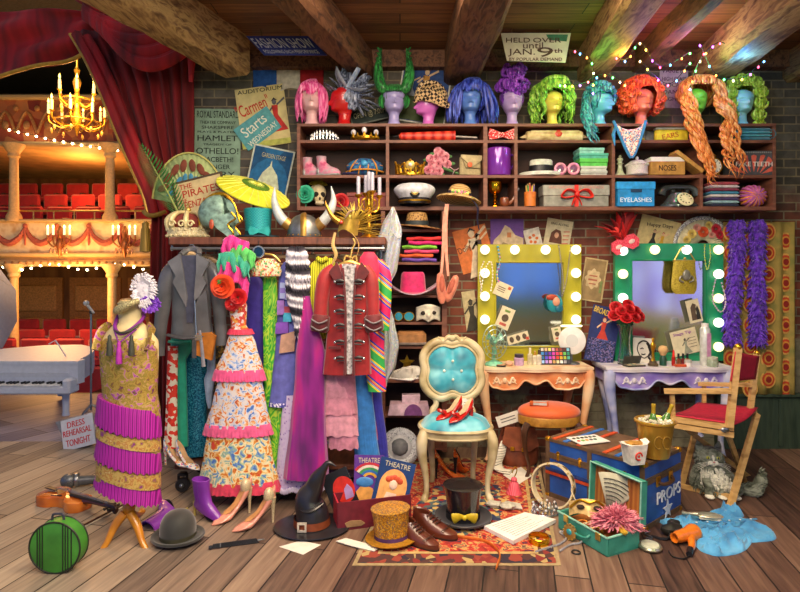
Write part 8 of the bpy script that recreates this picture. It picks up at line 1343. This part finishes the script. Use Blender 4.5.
t = FLN('brooch', 'gold brooch with a turquoise stone propped against the suitcase', 'brooch', 570, 540, rz=-52); b = t.p('setting', M('#b8924a', .35, .7, .2)); b.lathe([(0, -1), (7, -1), (7.4, .4), (5, 1.4), (0, 1.6)], cz=8, rx=76, n=24); [b.ball(7*cos(a), -.6+7*sin(a)*.2, 8+7*sin(a), 1.2, n=6, k=4) for a in (i*PI/6 for i in range(12))]; t.p('stone', M('#2aa0a8', .2, coat=1)).ball(0, -1.8, 8.4, 3.2, 1.4, 3.2, 12, 7)
t = FLN('ribbon', 'orange ribbon trailing across the front of the rug', 'ribbon', 470, 545, dz=1.6); b = t.p('band', M('#d8742a', .5)); P = [(p-t.loc)/t.u for p in (fl(449, 537), fl(462, 540), fl(480, 542), fl(492, 548), fl(500, 557), fl(496, 572))]; b.tube([(p.x, p.y, .4+.8*(i % 2)) for i, p in enumerate(P)], [1.6, 2, 2.2, 2.4, 2.4, 1.6], 8, 5, .3, up=(0, 1, .2))
t = FLN('folding_fan', 'closed black folding fan lying on the boards', 'fan', 235, 546, rz=18); b = t.p('sticks', M('#22242a', .4)); [b.box(0, -1+i*.7, 1+i*.6, 46-i, 1.2, .9, ry=1.5-i*.3) for i in range(5)]; b.tube([(-22, 0, 2), (-25, 0, 2)], [2.2, 1.6], 8); t.p('guard_tip', STEEL).tube([(22, 0, 2.4), (29, 1, 2)], [1.2, .3], 6); t.p('tie', M('#5a5c62', .4)).tube([(-14, -2.6, 2), (-14, 0, 4.4), (-14, 2.8, 2)], .6, 5, 3)
t = FLN('ring', 'small black ring lying near the suitcase corner', 'ring', 576, 553); t.p('ring', M('#2a2624', .4)).tube([(4*cos(a), 4*sin(a), .8) for a in (2*PI*i/16 for i in range(16))], .8, 6, closed=True)
# violin, bow, microphone, round case
t = FLN('violin', 'orange brown violin lying on the boards', 'violin', 66, 505, rz=-26); VW = pat('noise', ['#8a3c10', '#c8641c', '#e0842c'], 6, .25, coat=.7)
vo = catmull([(30, 0), (29, 7), (22, 12), (13, 11), (7, 7.4), (0, 7), (-6, 9), (-13, 14), (-24, 15), (-31, 9), (-33, 0), (-31, -9), (-24, -15), (-13, -14), (-6, -9), (0, -7), (7, -7.4), (13, -11), (22, -12), (29, -7), (30, 0)], 4)[:-1]
b = t.p('body', VW); b.grid([[(x*k, y*k, z) for x, y in vo] for z, k in ((0, .985), (.6, 1), (8, 1), (9.4, .985), (10.4, .7), (10.8, .3), (10.9, .01))], True, True); t.p('fingerboard', BLACK).grid([[(x, y*w_, z+1*(1-y*y)) for y in (-1, -.5, 0, .5, 1)] for x, w_, z in ((8, 3, 12.6), (58, 2, 13))]).box(33, 0, 12, 50, 4, 1.6); t.p('neck', M('#5a2810', .4)).tube([(28, 0, 9), (40, 0, 10.6), (60, 0, 11)], [3, 2.4, 2.4], 8); sc_ = t.p('scroll', M('#3a1a0c', .4)); sc_.tube([(60, 0, 11), (68, 0, 11.6), (74, 0, 10), (73, 0, 6.4), (70, 0, 8)], [2.4, 2.6, 2.2, 1.8, 1.2], 8, 4); [t.p('tuning_peg', BLACK).tube([(64+i*2.6, -7 if i % 2 else 7, 10.6), (64+i*2.6, 0, 10.6)], [1.4, .7], 6) for i in range(4)]; t.p('tailpiece', BLACK).box(-22, 0, 12.6, 18, 5, 1.2, bev=.4); t.p('bridge', LTWOOD).box(-6, 0, 13, 1.2, 9, 4.6); st_ = t.p('string', STEEL, kind='stuff'); [st_.tube([(-14, y, 13.4), (-6, y*1.4, 15.4), (64, y*.8, 13.4)], .22, 4) for y in (-1.5, -.5, .5, 1.5)]; [t.p('sound_hole', BLACK).tube([(-11, s_*8, 10.4), (-6, s_*6.6, 10.8), (0, s_*4.6, 10.9)], [.9, .5, .9], 6, 3) for s_ in (-1, 1)]
t = N('violin_bow', 'dark violin bow lying across the boards', 'bow', fl(76, 531)); v_ = (fl(141, 498)-t.loc)/t.u; t.p('stick', M('#3a1c10', .4)).tube([(0, 0, 2), tuple(v_*.5+Vector((0, 0, 2.6))), tuple(v_+Vector((0, 0, 3)))], [1, 1, .8], 6); t.p('hair', M('#d8d0b8', .6)).tube([(2, -1, .8), tuple(v_+Vector((-1, -1, .8)))], .5, 4); t.p('frog', BLACK).box(4, 2, 1.4, 8, 3, 2.6, rz=math.degrees(math.atan2(v_.y, v_.x)), bev=.5)
t = FLN('microphone', 'grey microphone lying on the boards', 'microphone', 76, 487, rz=20); t.p('grille', pat('dot', ['#2c3034', '#8a9094'], 300, .4, .6)).T(0, 0, 0).ball(-6, 0, 7, 8, 7, 7, 16, 10); t.p('collar', STEEL).lathe([(6.8, -1.4), (7, 0), (6.4, 1.6)], cz=7, cx=1, ry=90, n=20, cap=True); t.p('handle', M('#5a5e62', .4, .3)).lathe([(5.4, 1), (4.4, 14), (3.2, 32), (0, 32.6)], cz=6, cx=1, ry=92, n=18)
t = N('round_case', 'round grass green hat case with dark ribs and handle', 'case', on(59, 2.80, 0)); t.u = t.loc.y/F*.84; CG = M('#3f8a2c', .5, 0, .2, 8); b = t.p('shell', CG); b.lathe([(0, -9), (28, -9), (30, -8), (30.4, 0), (30, 8), (28, 9), (0, 9)], cz=30.4, rx=90, n=44); e_ = t.p('piping', M('#22281c', .5)); [e_.tube([(30*cos(a), y, 30.4+30*sin(a)) for a in (2*PI*i/40 for i in range(40))], 1.1, 6, closed=True) for y in (-8.6, 8.6)]; rb = t.p('rib', M('#1c2418', .5)); [rb.box(x, -9.3, 30.4, 1.1, .8, 2*(29**2-x*x)**.5) for x in (-20, -17, -14, 10, 13, 16, 20)]; t.p('handle', M('#3a3a4a', .4)).tube([(-8, 0, 59), (-7, 0, 66), (0, 0, 67), (5, 0, 66), (6, 0, 59)], 1.4, 8, 3)
t = FLN('rehearsal_sign', 'white A-frame sign lettered DRESS REHEARSAL TONIGHT on the stage', 'sign', 79, 449, rz=0); Q = dict(z=.5, ry=-15, rx=-14); b = t.p('front_panel', M('#cfd2d6', .6, 0, .06)); b.T(**Q).box(1, 0, 16, 33, 1, 31); t.p('back_panel', M('#8a8e94', .6)).T(0, 15, .5, ry=-15, rx=14).box(-4, 0, 16, 33, 1, 31); t.p('lettering', M('#c8242a', .6, 0, 0)).T(**Q).text('DRESS', -9, 9, 22, 28, -.7).text('REHEARSAL', -14, 15, 14, 20, -.7).text('TONIGHT', -12, 13, 4, 10.5, -.7)
# ---------------------------------------------------------------- dress form
t = N('dress_form', 'dress form on carved wooden tripod wearing a gold and magenta fringed dress', 'dress form', ab=(129, 539, 3.12)); GW = pat('noise', ['#a8640f', '#d08a1c', '#b87416'], 6, .35, coat=.5)
t.p('torso', M('#d8c690', .7, 0, .06)).gown([(300, 126, 134), (302, 119, 141), (312, 119, 141), (322, 118, 142), (330, 108, 150), (342, 101, 158), (360, 102, 158), (392, 106, 155), (430, 102, 158)], 0, .55, 2, 0, 40, 30)
t.p('neck_cap', M('#8a6a3c', .5)).ball(130, 0, 301, 10.6, 8, 3, 16, 8)
t.p('pole', GW).tube([(129, 0, 440), (129, 0, 495), (129, 0, 516)], [4, 4, 5], 12, 1); b = t.p('turning', GW); b.ball(129, 0, 508, 6, 6, 7, 16, 8)
for P in ([(126, -3, 512), (119, -8, 522), (114, -14, 536), (107, -20, 549)], [(132, -3, 512), (141, -8, 522), (149, -14, 536), (160, -20, 548)], [(129, 6, 517), (128, 16, 523), (126, 30, 527), (126, 36, 526)]): t.p('leg', GW).tube(P, [4.6, 4.2, 3, 3.4], 10, 5)
GB_ = pat('noise', ['#6a1f6a', '#8a6a2a', '#b89a4a', '#8a7a30', '#c0a058', '#b050b0', '#6a5a20'], 26, .45, .25, dist=.8, detail=4, bump=.3)
MG = pat('wave', ['#6a0a6a', '#a81a98', '#c030b0', '#8a1080'], 17, .5, dist=.4)
t = N('fringed_dress', 'gold brocade flapper dress with magenta fringe tiers on the dress form', 'dress', ab=(129, 420, 3.12)); b = t.p('bodice', GB_)
b.gown([(337, 106, 154), (341, 103, 157), (350, 101, 158), (365, 102, 158), (392, 104, 157), (412, 102, 160), (440, 100, 160), (480, 97, 159)], -1, .60, 6, .015, 72, 40); 
for x in (104, 153): t.p('strap', GB_).tube([(x+(3 if x < 129 else -3), 8, 333), (x+(4 if x < 129 else -4), 0, 327), (x+1, -9, 333), (x, -15, 348)], 5.4, 10, 4, .35, up=(1, 0, 0))
def slope(b, k): b.X = Matrix(((1, 0, 0, 0), (0, 1, 0, 0), (k, 0, 1, -k*129), (0, 0, 0, 1))); return b
for z0, z1, k, nm in ((401, 428, .26, 'fringe'), (440, 462, .28, 'fringe'), (476, 492, .34, 'fringe')): slope(t.p(nm, MG), k).gown([(z0, 100, 159), (z0+6, 99, 160), (z1, 97-(z1-428)*.02, 161)], -1, .64, 30, .03, 180, 8, ph=z0, hem=1.2)
for z0, z1, k in ((430, 441, .27), (464, 478, .29)): slope(t.p('brocade_band', pat('noise', ['#8a3a86', '#a8843a', '#d0b468', '#b87a3a', '#d8c888'], 34, .45, .25, detail=3)), k).gown([(z0, 98.6, 160), (z1, 98, 160.6)], -1, .63, 8, .02, 90, 5)
t = N('tassel_necklace', 'purple and dark cord necklace with three long tassels on the dress form', 'necklace', ab=(130, 330, 3.10)); CPR = M('#7a1f86', .6); CDK = M('#3a3c2c', .6)
t.p('cord', CPR).tube([(117, 2, 316), (120, -10, 326), (129, -16, 332), (139, -10, 326), (143, 2, 316), (130, 12, 311)], 1.8, 8, 5, closed=True); t.p('cord', CDK).tube([(118, 0, 320), (121, -12, 328), (130, -17, 331), (140, -12, 327), (143, 0, 319)], 1.3, 7, 5); t.p('cord', CPR).tube([(120, -12, 328), (128, -20, 338), (130, -21, 340), (132, -20, 338), (142, -12, 328)], .8, 6, 4)
for x, y0, y1, m_ in ((130, 338, 361, M('#a82aa0', .6)), (121, 332, 353, CDK), (142, 332, 353, CDK)): q = t.p('tassel', m_); q.lathe([(.5, y0-330), (1.8, y0-328), (1.6, y0-325), (2.4, y0-322), (3, y1-331), (0, y1-330)], x, -22, 330, 14, fold=7, amp=.08)
t = N('feather_headdress', 'white and violet feather headdress with beaded band topping the dress form', 'headdress', ab=(136, 310, 3.10)); b = t.p('band', pat('dot', ['#d8cc98', '#5a5a34'], 150, .4, .3, bump=.4)); b.tube([(119, -5, 311), (124, -11, 309), (134, -12, 304), (143, -8, 300)], [3, 4.4, 4, 2.6], 10, 4).ball(131, -4, 303, 11, 8, 3.6, 16, 8, .15); wf = t.p('white_plume', pat('noise', ['#b8b4c0', '#e0dce4', '#f0eef2'], 50, .9)); vf = t.p('violet_plume', pat('noise', ['#5a2a9a', '#8a4ad0', '#a874e0'], 40, .9))
wf.ball(144, 1, 291, 10, 5, 14, 16, 10, .3); vf.ball(150, 2, 304, 9, 4, 6, 14, 8, .3)
for i in range(150): a = rnd(0, 2*PI); q = rnd(.5, 1); x = 144+10.5*cos(a)*q; z = 290+14*sin(a)*q; wf.tube([(x, -3*q, z), (x+3*cos(a)+1, -5, z+4*sin(a)), (x+4*cos(a)+2, -4, z+5.4*sin(a)+1)], [1.2, 1, .12], 4)
for i in range(110): a = rnd(0, 2*PI); q = rnd(.4, 1); x = 150+9*cos(a)*q; z = 304+6*sin(a)*q; vf.tube([(x, -2, z), (x+3*cos(a)+1, -4, z+3*sin(a)), (x+4.4*cos(a), -3, z+4*sin(a))], [1.1, .9, .12], 4)
# ================================================================ curtains
VEL = pat('noise', ['#3a0407', '#6e090e', '#920e14'], 3, .8, sheen=.05, st=(3, 1, .4)); VEL2 = pat('noise', ['#58060a', '#980e15', '#b8141c'], 3, .75, sheen=.05, st=(3, 1, .4))
t = N('stage_curtain', 'dark red velvet stage curtain tied back with a gold trimmed edge', 'curtain', ab=(160, 456, 4.66)); b = t.p('drape', VEL)
ed = [(36, 74), (60, 88), (90, 102), (130, 118), (165, 133), (195, 146), (214, 151), (250, 150), (456, 149)]
b.sheet(lambda u, v: (lerp(interp(ed, lerp(30, 460, v))[0], 192, u)+1.2*sin(u*40), 4*sin(u*52+.5*sin(v*5))*(.5+.5*min(1, v*3))+4*(1-u)*0, min(460, lerp(30, 460, v))), 150, 50); b.solid = .6
t.p('gold_trim', M('#c8983a', .4, .5)).tube([(x-1, -5, y) for y, x in ed[:7]], [1.8]*7, 8, 4); t.p('red_edge', VEL2).tube([(x+5, -5, y) for y, x in ed[:7]], [5]*7, 8, 4).tube([(x+15, -4, y+2) for y, x in ed[:7]], [4]*7, 8, 4)
tb_ = t.p('tie_back', M('#b08a34', .45, .4)); tb_.tube([(146, -4, 212), (152, -8, 216), (160, -9, 216), (168, -5, 212)], 2.4, 8, 4); q = t.p('tassel', pat('wave', ['#8a6a20', '#c8a040'], 30, .5, .3)); q.lathe([(1, -16), (3.4, -14), (3, -10), (4, -8), (5.4, 14), (0, 15)], 150, -10, 238, 16, fold=8, amp=.06)
t = N('curtain_swag', 'heavy red velvet swag draped across the top of the stage curtain', 'curtain', ab=(150, 70, 4.52)); b = t.p('drape', VEL2)
for i, (xa, ya, xb, yb, sag) in enumerate(((70, -20, 215, -30, 22), (78, 0, 210, -8, 24), (86, 20, 200, 10, 24), (94, 26, 197, 24, 27), (102, 32, 196, 38, 30), (108, 36, 196, 54, 32))):
    b.sheet(lambda u, v: (lerp(xa, xb, u), -3-i*1.5-5*sin(v*PI)*(.5+.5*sin(u*PI)), lerp(ya, yb, u)+sag*1.0*sin(u*PI)**.9*(1-.25*u)-14+16*v+1.4*sin(v*9)), 34, 12)
b.solid = .5; t.p('swag_tail', VEL2).tube([(190, -6, 30), (194, -7, 60), (193, -6, 84)], [4, 4, 2], 10, 4, .6)
t = N('stage_valance', 'red velvet valance with gold edge at the top left over the chandelier', 'curtain', ab=(60, 50, 4.75)); b = t.p('drape', VEL2); vb = [(-20, 86), (0, 78), (37, 67), (70, 62), (92, 50), (112, 34)]
b.sheet(lambda u, v: (lerp(-20, 112, u), 4*sin(u*9+v*9)+3*sin(v*16)*.6, lerp(10, interp(vb, lerp(-20, 112, u))[0], v)), 60, 24); b.solid = .5; t.p('gold_edge', M('#c8983a', .4, .5)).tube([(x, -3, y) for x, y in vb], 2, 8, 5)
# patterned hanging and violet boas at the right end
t = N('patterned_hanging', 'orange and green fabric hanging with ringed circles beside the green mirror', 'wall hanging', ab=(752, 392, 4.68)); b = t.p('cloth', pat('noise', ['#8a7a3a', '#a08a44', '#7a7a3c'], 8, .85)); b.sheet(lambda u, v: (723+70*u, 1.6*sin(u*30)-1, 222+172*v), 60, 12); b.solid = .5
for i in range(4):
    for j in range(8):
        x = 729.5+i*18.5; y = 232+j*21+(i % 2)*9; yy = 1.6*sin((x-723)/70*30)-2
        for k_, (r, c) in enumerate(((7.6, '#d0a050'), (6, '#b8401c'), (4.2, '#c88a34'), (2.8, '#8a1c14'))): t.p('ring_motif', M(c, .85)).lathe([(0, -.3), (r, -.3), (r, .3), (0, .3)], x, yy-k_*.35, y, 18, rx=90, sy=1.15) if i < 4 else None
for px, lb in ((736, 'violet feather boa hanging beside the green mirror, left one'), (757, 'violet feather boa hanging beside the green mirror, right one')):
    t = N('feather_boa', lb, 'boa', ab=(px, 230, 4.60)); BO = pat('noise', ['#2c0a6a', '#5a24b8', '#7a44d8'], 30, .9, sheen=.4); b = t.p('cord', BO); w_ = -5 if px == 736 else 0; P = catmull([(px, 0, 222), (px+1, 0, 245), (px+w_*.4, 0, 290), (px+w_, 0, 320), (px+w_*.6, 0, 342)], 8); b.tube(P, 5, 10); f_ = t.p('feathers', BO, kind='stuff')
    for i in range(900): c_ = P[int(rnd(0, len(P)))]; a = rnd(0, 2*PI); L_ = rnd(6, 10.5); f_.tube([c_, (c_[0]+L_*.6*cos(a), L_*.6*sin(a), c_[2]+rnd(-2, 3)), (c_[0]+L_*cos(a), L_*sin(a)*.8, c_[2]+rnd(0, 8))], [1, 1.3, .1], 4)
b = struct('baseboard_right', pat('noise', ['#26352c', '#3a4a3c', '#2c3c34'], 5, .5, st=(4, 1, .6))); x0 = on(716, 4.72, 0).x; b.box((x0+3.6)/2, 4.72, .22, 3.6-x0, .05, .44).box((x0+3.6)/2, 4.70, .45, 3.6-x0, .07, .03, bev=.008); [b.box(x0+.1+i*.42, 4.69, .22, .03, .02, .38) for i in range(3)]
# coloured fairy lights on the ceiling beams
t = N('fairy_lights', 'string of small coloured fairy lights along the ceiling beams at right', 'fairy lights', on(650, 4.2, 3.0), 1); FC = ('#ff4a6a', '#ffd24a', '#5aff7a', '#5ab0ff', '#c85aff', '#ffe0a0', '#ff8a3a'); wr_ = t.p('wire', M('#1c2a1c', .6)); st0 = [((575, 50), (592, 62), (593, 92)), ((600, 45), (625, 60), (640, 42), (660, 66), (690, 52)), ((560, 84), (580, 84), (605, 74), (625, 84)), ((690, 88), (700, 60), (720, 42), (742, 56), (760, 44)), ((700, 44), (716, 74), (742, 78), (764, 60)), ((640, 60), (668, 84), (690, 62))]
for s_, P in enumerate(st0):
    Q = catmull([tuple(at(x, y, 4.15)-t.loc) for x, y in P], 6); wr_.tube(Q, .003, 4)
    for i, c in enumerate(Q[::2]): b = t.p('bulb', M(FC[(i*3+s_) % 7], .3, 0, 0, em=9)); b.ball(c[0], c[1], c[2]-.012, .0065, .0065, .009, 8, 6)
# ================================================================ on the stage and in the auditorium
t = N('microphone_stand', 'tall microphone stand on the stage before the red seats', 'microphone stand', at(91, 0, 5.9)*1); t.loc.z = 0; t.p('pole', STEEL).tube([(0, 0, 2), (0, 0, 100)], 1, 8); [t.p('foot', STEEL).tube([(0, 0, 8), (11*cos(a), 11*sin(a), 1)], 1.1, 6) for a in (.3, 2.4, 4.5)]; t.p('clamp', BLACK).ball(0, 0, 100, 1.8, n=8, k=6); t.p('microphone', M('#c8ccc8', .3, .5)).tube([(3, 0, 99), (-3, -2, 108)], [1.2, 1.6], 8).ball(-3.6, -2, 109.4, 2.8, n=10, k=8)
t = N('grand_piano', 'white grand piano on the stage at the far left', 'piano', ab=(50, 421, 5.55)); WP = M('#c4cad4', .5, 0, .05)
po = [(-60, 0), (78, 0), (79, 10), (72, 14), (68, 30), (60, 60), (40, 100), (10, 125), (-30, 120), (-60, 90)]
t.p('case', WP).slab(po, 364, 384); t.p('rim', WP).slab([(x*1.0+.6, y-1) for x, y in po], 361, 364.4); t.p('key_bed', WP).box(8, -4, 388, 138, 18, 8, bev=1.5); k_ = t.p('key_cheek', WP); k_.box(73, -6, 382, 8, 14, 10, bev=2); wk = t.p('white_key', M('#e4e4e0', .3), kind='stuff'); [wk.box(-50+i*3.6, -8, 383, 3.3, 10, 1.6) for i in range(33)]; bk = t.p('black_key', BLACK, kind='stuff'); [bk.box(-48+i*3.6, -6, 381.6, 1.7, 6, 2.4) for i in range(33) if i % 7 not in (2, 6)]
t.p('fall_board', WP).box(8, 1, 377, 122, 2, 10, rx=-12); ld = t.p('lid', WP); ld.grid([[(-62-(x+60)*.12, y, 361-(x+60)*.95) for x, y in P] for P in (po[:5], [(-60, 90), (-30, 120), (10, 125), (40, 100), (60, 60)])]); ld.solid = 1.2; t.p('prop_stick', WP).tube([(48, 30, 361), (37, 30, 344), (30, 30, 348)], .7, 6); 
for x, y in ((60, 10), (-40, 10), (0, 100)): t.p('leg', WP).tube([(x, y, 384), (x, y, 396), (x, y, 414), (x, y, 418)], [4.4, 3.4, 3, 3.6], 10); 
def seat_row(row, label, Y, ytop, pxs, n, sc_=1.0):
    zt = CH-(ytop-HY)*Y/F
    for i in range(n):
        x = on(pxs, Y, 0).x+i*.62; t = N('theatre_chair', label, 'theatre seat', (x, Y, zt-.8), 1, group='red seats in the %s' % row); SR = M('#a8141c', .75, 0, .15, 6, sheen=.4)
        t.p('backrest', SR).box(0, .04, .56, .54, .09, .48, bev=.05); t.p('cushion', SR).box(0, -.2, .36, .5, .44, .11, bev=.04); [t.p('armrest', M('#4a1a14', .5)).box(s_*.285, -.14, .40, .05, .42, .24, bev=.02) for s_ in (-1, 1)]; t.p('pedestal', M('#2a1412', .6)).box(0, -.1, .15, .4, .3, .3)
for row, Y, yt, px, n in (('front stalls row', 7.5, 366, -8, 5), ('second stalls row', 8.2, 357, -4, 5), ('third stalls row', 9.1, 347, 0, 5), ('fourth stalls row', 10.2, 338, 0, 6), ('fifth stalls row', 11.4, 329, 0, 6), ('last stalls row', 13.0, 319, 0, 7)): seat_row(row, 'red velvet seat in the %s below the balcony' % row, Y, yt, px, n)
for row, Y, yt, px, n in (('front balcony row', 11.9, 206, 0, 6), ('middle balcony row', 12.7, 194, 0, 6), ('upper balcony row', 13.6, 183, 0, 7)): seat_row(row, 'red velvet seat in the %s behind the cream parapet' % row, Y, yt, px, n)
t = N('chandelier', 'large gilt candle chandelier glowing beneath the red valance', 'chandelier', at(77, 100, 7.2)); b = t.p('stem', M('#c8982c', .3, .7)); b.lathe([(1, 60), (1, 34), (3, 30), (1.4, 24), (4, 18), (2, 8), (4, 0), (2.4, -8), (5, -18), (3, -26), (1, -34), (0, -37)], n=14, sm=2)
for k_, (r, z, n_) in enumerate(((17, 6, 6), (25, -16, 8))):
    t.p('hoop', M('#c8982c', .3, .7)).tube(ring_pts(0, 0, z-6, r*.8, r*.8, 28), .8, 6)
    for i in range(n_):
        a = 2*PI*i/n_+k_*.3; x = r*cos(a); y = r*sin(a); ar = t.p('arm', M('#c8982c', .3, .7)); ar.tube([(2*cos(a), 2*sin(a), z-8), (x*.5, y*.5, z-13), (x*.95, y*.95, z-8), (x, y, z-1)], .8, 6, 4); ar.lathe([(.6, -2), (2.6, 0), (0, .4)], x, y, z, 10)
        cd = t.p('candle', M('#f0dca0', .5, 0, 0, em=.25)); cd.lathe([(1.3, 0), (1.3, 10), (0, 10.4)], x, y, z, 10); cd.p('flame', M('#ffd860', .5, 0, 0, em=7)).lathe([(0, 10.6), (1, 12), (.8, 13.4), (0, 16)], x, y, z, 10)
        t.p('crystal_drop', M('#e8b848', .15, .3, .1, coat=1)).ball(x*.9, y*.9, z-16, 1.4, 1.4, 3, 8, 6)
for px, lb in ((60, 'left crystal wall sconce with lit candles on the cream balcony front'), (125, 'right crystal wall sconce with lit candles on the cream balcony front')):
    t = N('wall_sconce', lb, 'sconce', at(px, 238, 10.8)); b = t.p('frame', M('#a8683a', .35, .6)); b.lathe([(1, 12), (3, 6), (1.4, 0), (4, -6), (1, -18), (0, -20)], n=12, sm=2)
    for sx in (-1, -.5, .5, 1): b.tube([(0, 0, -6), (sx*5, -2, -9), (sx*11, -2, -3), (sx*11, -2, 3)], .8, 6, 4); cd = t.p('candle', M('#f4e4b8', .5, 0, 0, em=1)); cd.lathe([(1.1, 3), (1.1, 9), (0, 9)], sx*11, -2, 0, 8); cd.p('flame', M('#ffd870', .5, 0, 0, em=12)).ball(sx*11, -2, 11, .9, .9, 2, 8, 6); t.p('crystal_drop', M('#e0a878', .15, .3, .1, coat=1)).ball(sx*8, -2, -13, 1.4, 1.4, 3, 8, 5)
def bulb_string(lb, P, Y):
    t = N('light_string', lb, 'light string', at(P[0][0], P[0][1], Y)); Q = catmull([tuple((at(x, y, Y)-t.loc)/t.u) for x, y in P], 1); t.p('wire', BLACK).tube(Q, .25, 4)
    for c in Q: q = t.p('bulb', M('#ffe4b0', .4, 0, 0, em=12)); q.ball(c[0], c[1]-1, c[2]-1, 1.2, n=8, k=6)
bulb_string('string of warm round bulbs under the painted gallery front', [(10+i*9, 130+i*1.9-(i-4)**2*.05) for i in range(15)], 10.95); bulb_string('string of warm round bulbs under the cream balcony', [(4+i*9.3, 266+3*sin(i*.9)) for i in range(17)], 10.9)
WORLD = 1.15; EXPO = 0.2
def LIGHTS():
    light('AREA', (.6, 2.4, 3.3), 150, '#ffe2c0', 1.8)
    light('AREA', (-.2, .6, 3.2), 150, '#ffe9d4', 1.6, (38, 0, 0))  # unseen fill lamp, added to brighten the scene from the front
    light('POINT', at(77, 104, 6.9), 110, '#ffb060', .3)
    light('POINT', (-6.2, 10.2, 1.2), 130, '#ffb870', .4)
    light('POINT', (-6.8, 12.0, 3.4), 70, '#ffb060', .3)
    light('AREA', (-4.2, 6.4, 4.6), 30, '#fff0dd', 1.0)
    light('POINT', (-5.4, 8.6, 2.6), 70, '#ffb868', .3); light('POINT', (2.5, -.8, 2.7), 75, '#e8f0c0', .2)  # both unseen, added to brighten the balcony front and the mirrored end wall
    for px, py, c in ((594, 84, '#60ff70'), (626, 58, '#ffb040'), (660, 76, '#c050ff'), (700, 64, '#50ff90'), (742, 66, '#50a0ff'), (690, 48, '#ff60c0')): light('POINT', at(px, py, 4.1), 3.2, c, .02)
# ================================================================ camera, light
w = bpy.data.worlds.new('world'); bpy.context.scene.world = w; w.use_nodes = True
nt = w.node_tree; L = nt.links.new; bg = nt.nodes['Background']
tc = nt.nodes.new('ShaderNodeTexCoord'); sp = nt.nodes.new('ShaderNodeSeparateXYZ'); rp = nt.nodes.new('ShaderNodeValToRGB')
nz = nt.nodes.new('ShaderNodeTexNoise'); nz.inputs['Scale'].default_value = 2.2; mq = nt.nodes.new('ShaderNodeMapping'); mq.inputs['Scale'].default_value = (4, 4, .8); mm = nt.nodes.new('ShaderNodeMath'); mm.operation = 'MULTIPLY_ADD'; mm.inputs[1].default_value = .3
L(tc.outputs['Generated'], sp.inputs[0]); L(tc.outputs['Generated'], mq.inputs['Vector']); L(mq.outputs[0], nz.inputs['Vector']); L(nz.outputs['Fac'], mm.inputs[0]); L(sp.outputs[2], mm.inputs[2])
mr = nt.nodes.new('ShaderNodeMapRange'); mr.inputs[1].default_value = -.3; mr.inputs[2].default_value = .7; L(mm.outputs[0], mr.inputs[0])
e = rp.color_ramp.elements; e[0].position = 0; e[0].color = lin('#8a8468'); e[1].position = 1; e[1].color = lin('#8a8488')
for p, c in ((.30, '#93906a'), (.36, '#3f7a5e'), (.44, '#5f8a86'), (.50, '#3c68b8'), (.62, '#5a78c0')): e.new(p).color = lin(c)  # invented surroundings: colour bands put in for the mirrors and soft front fill
L(mr.outputs[0], rp.inputs[0]); L(rp.outputs[0], bg.inputs[0]); bg.inputs[1].default_value = WORLD
def light(kind, loc, power, col, size=.1, rot=(0, 0, 0), **kw):
    l = bpy.data.lights.new(kind.lower()+'_light', kind); l.energy = power; l.color = lin(col)[:3]
    if kind == 'AREA': l.size = size
    else: l.shadow_soft_size = size
    for k, v_ in kw.items(): setattr(l, k, v_)
    o = bpy.data.objects.new(kind.lower()+'_light', l); o.location = loc; o.rotation_euler = [R(a) for a in rot]; COL.objects.link(o)
LIGHTS()
cam = bpy.data.cameras.new('camera'); co = bpy.data.objects.new('camera', cam); COL.objects.link(co)
co.location = (0, 0, CH); co.rotation_euler = (R(90), 0, 0); cam.sensor_width = 36; cam.lens = F*36/800; cam.shift_y = -26/800; cam.clip_start = .05
sc = bpy.context.scene; sc.camera = co
sc.view_settings.view_transform = 'Standard'; sc.view_settings.look = 'None'; sc.view_settings.gamma = 1; sc.view_settings.exposure = EXPO
NB = list(NODES)
for n_ in NB: n_.build()
for n_ in EXTRA: n_.build()
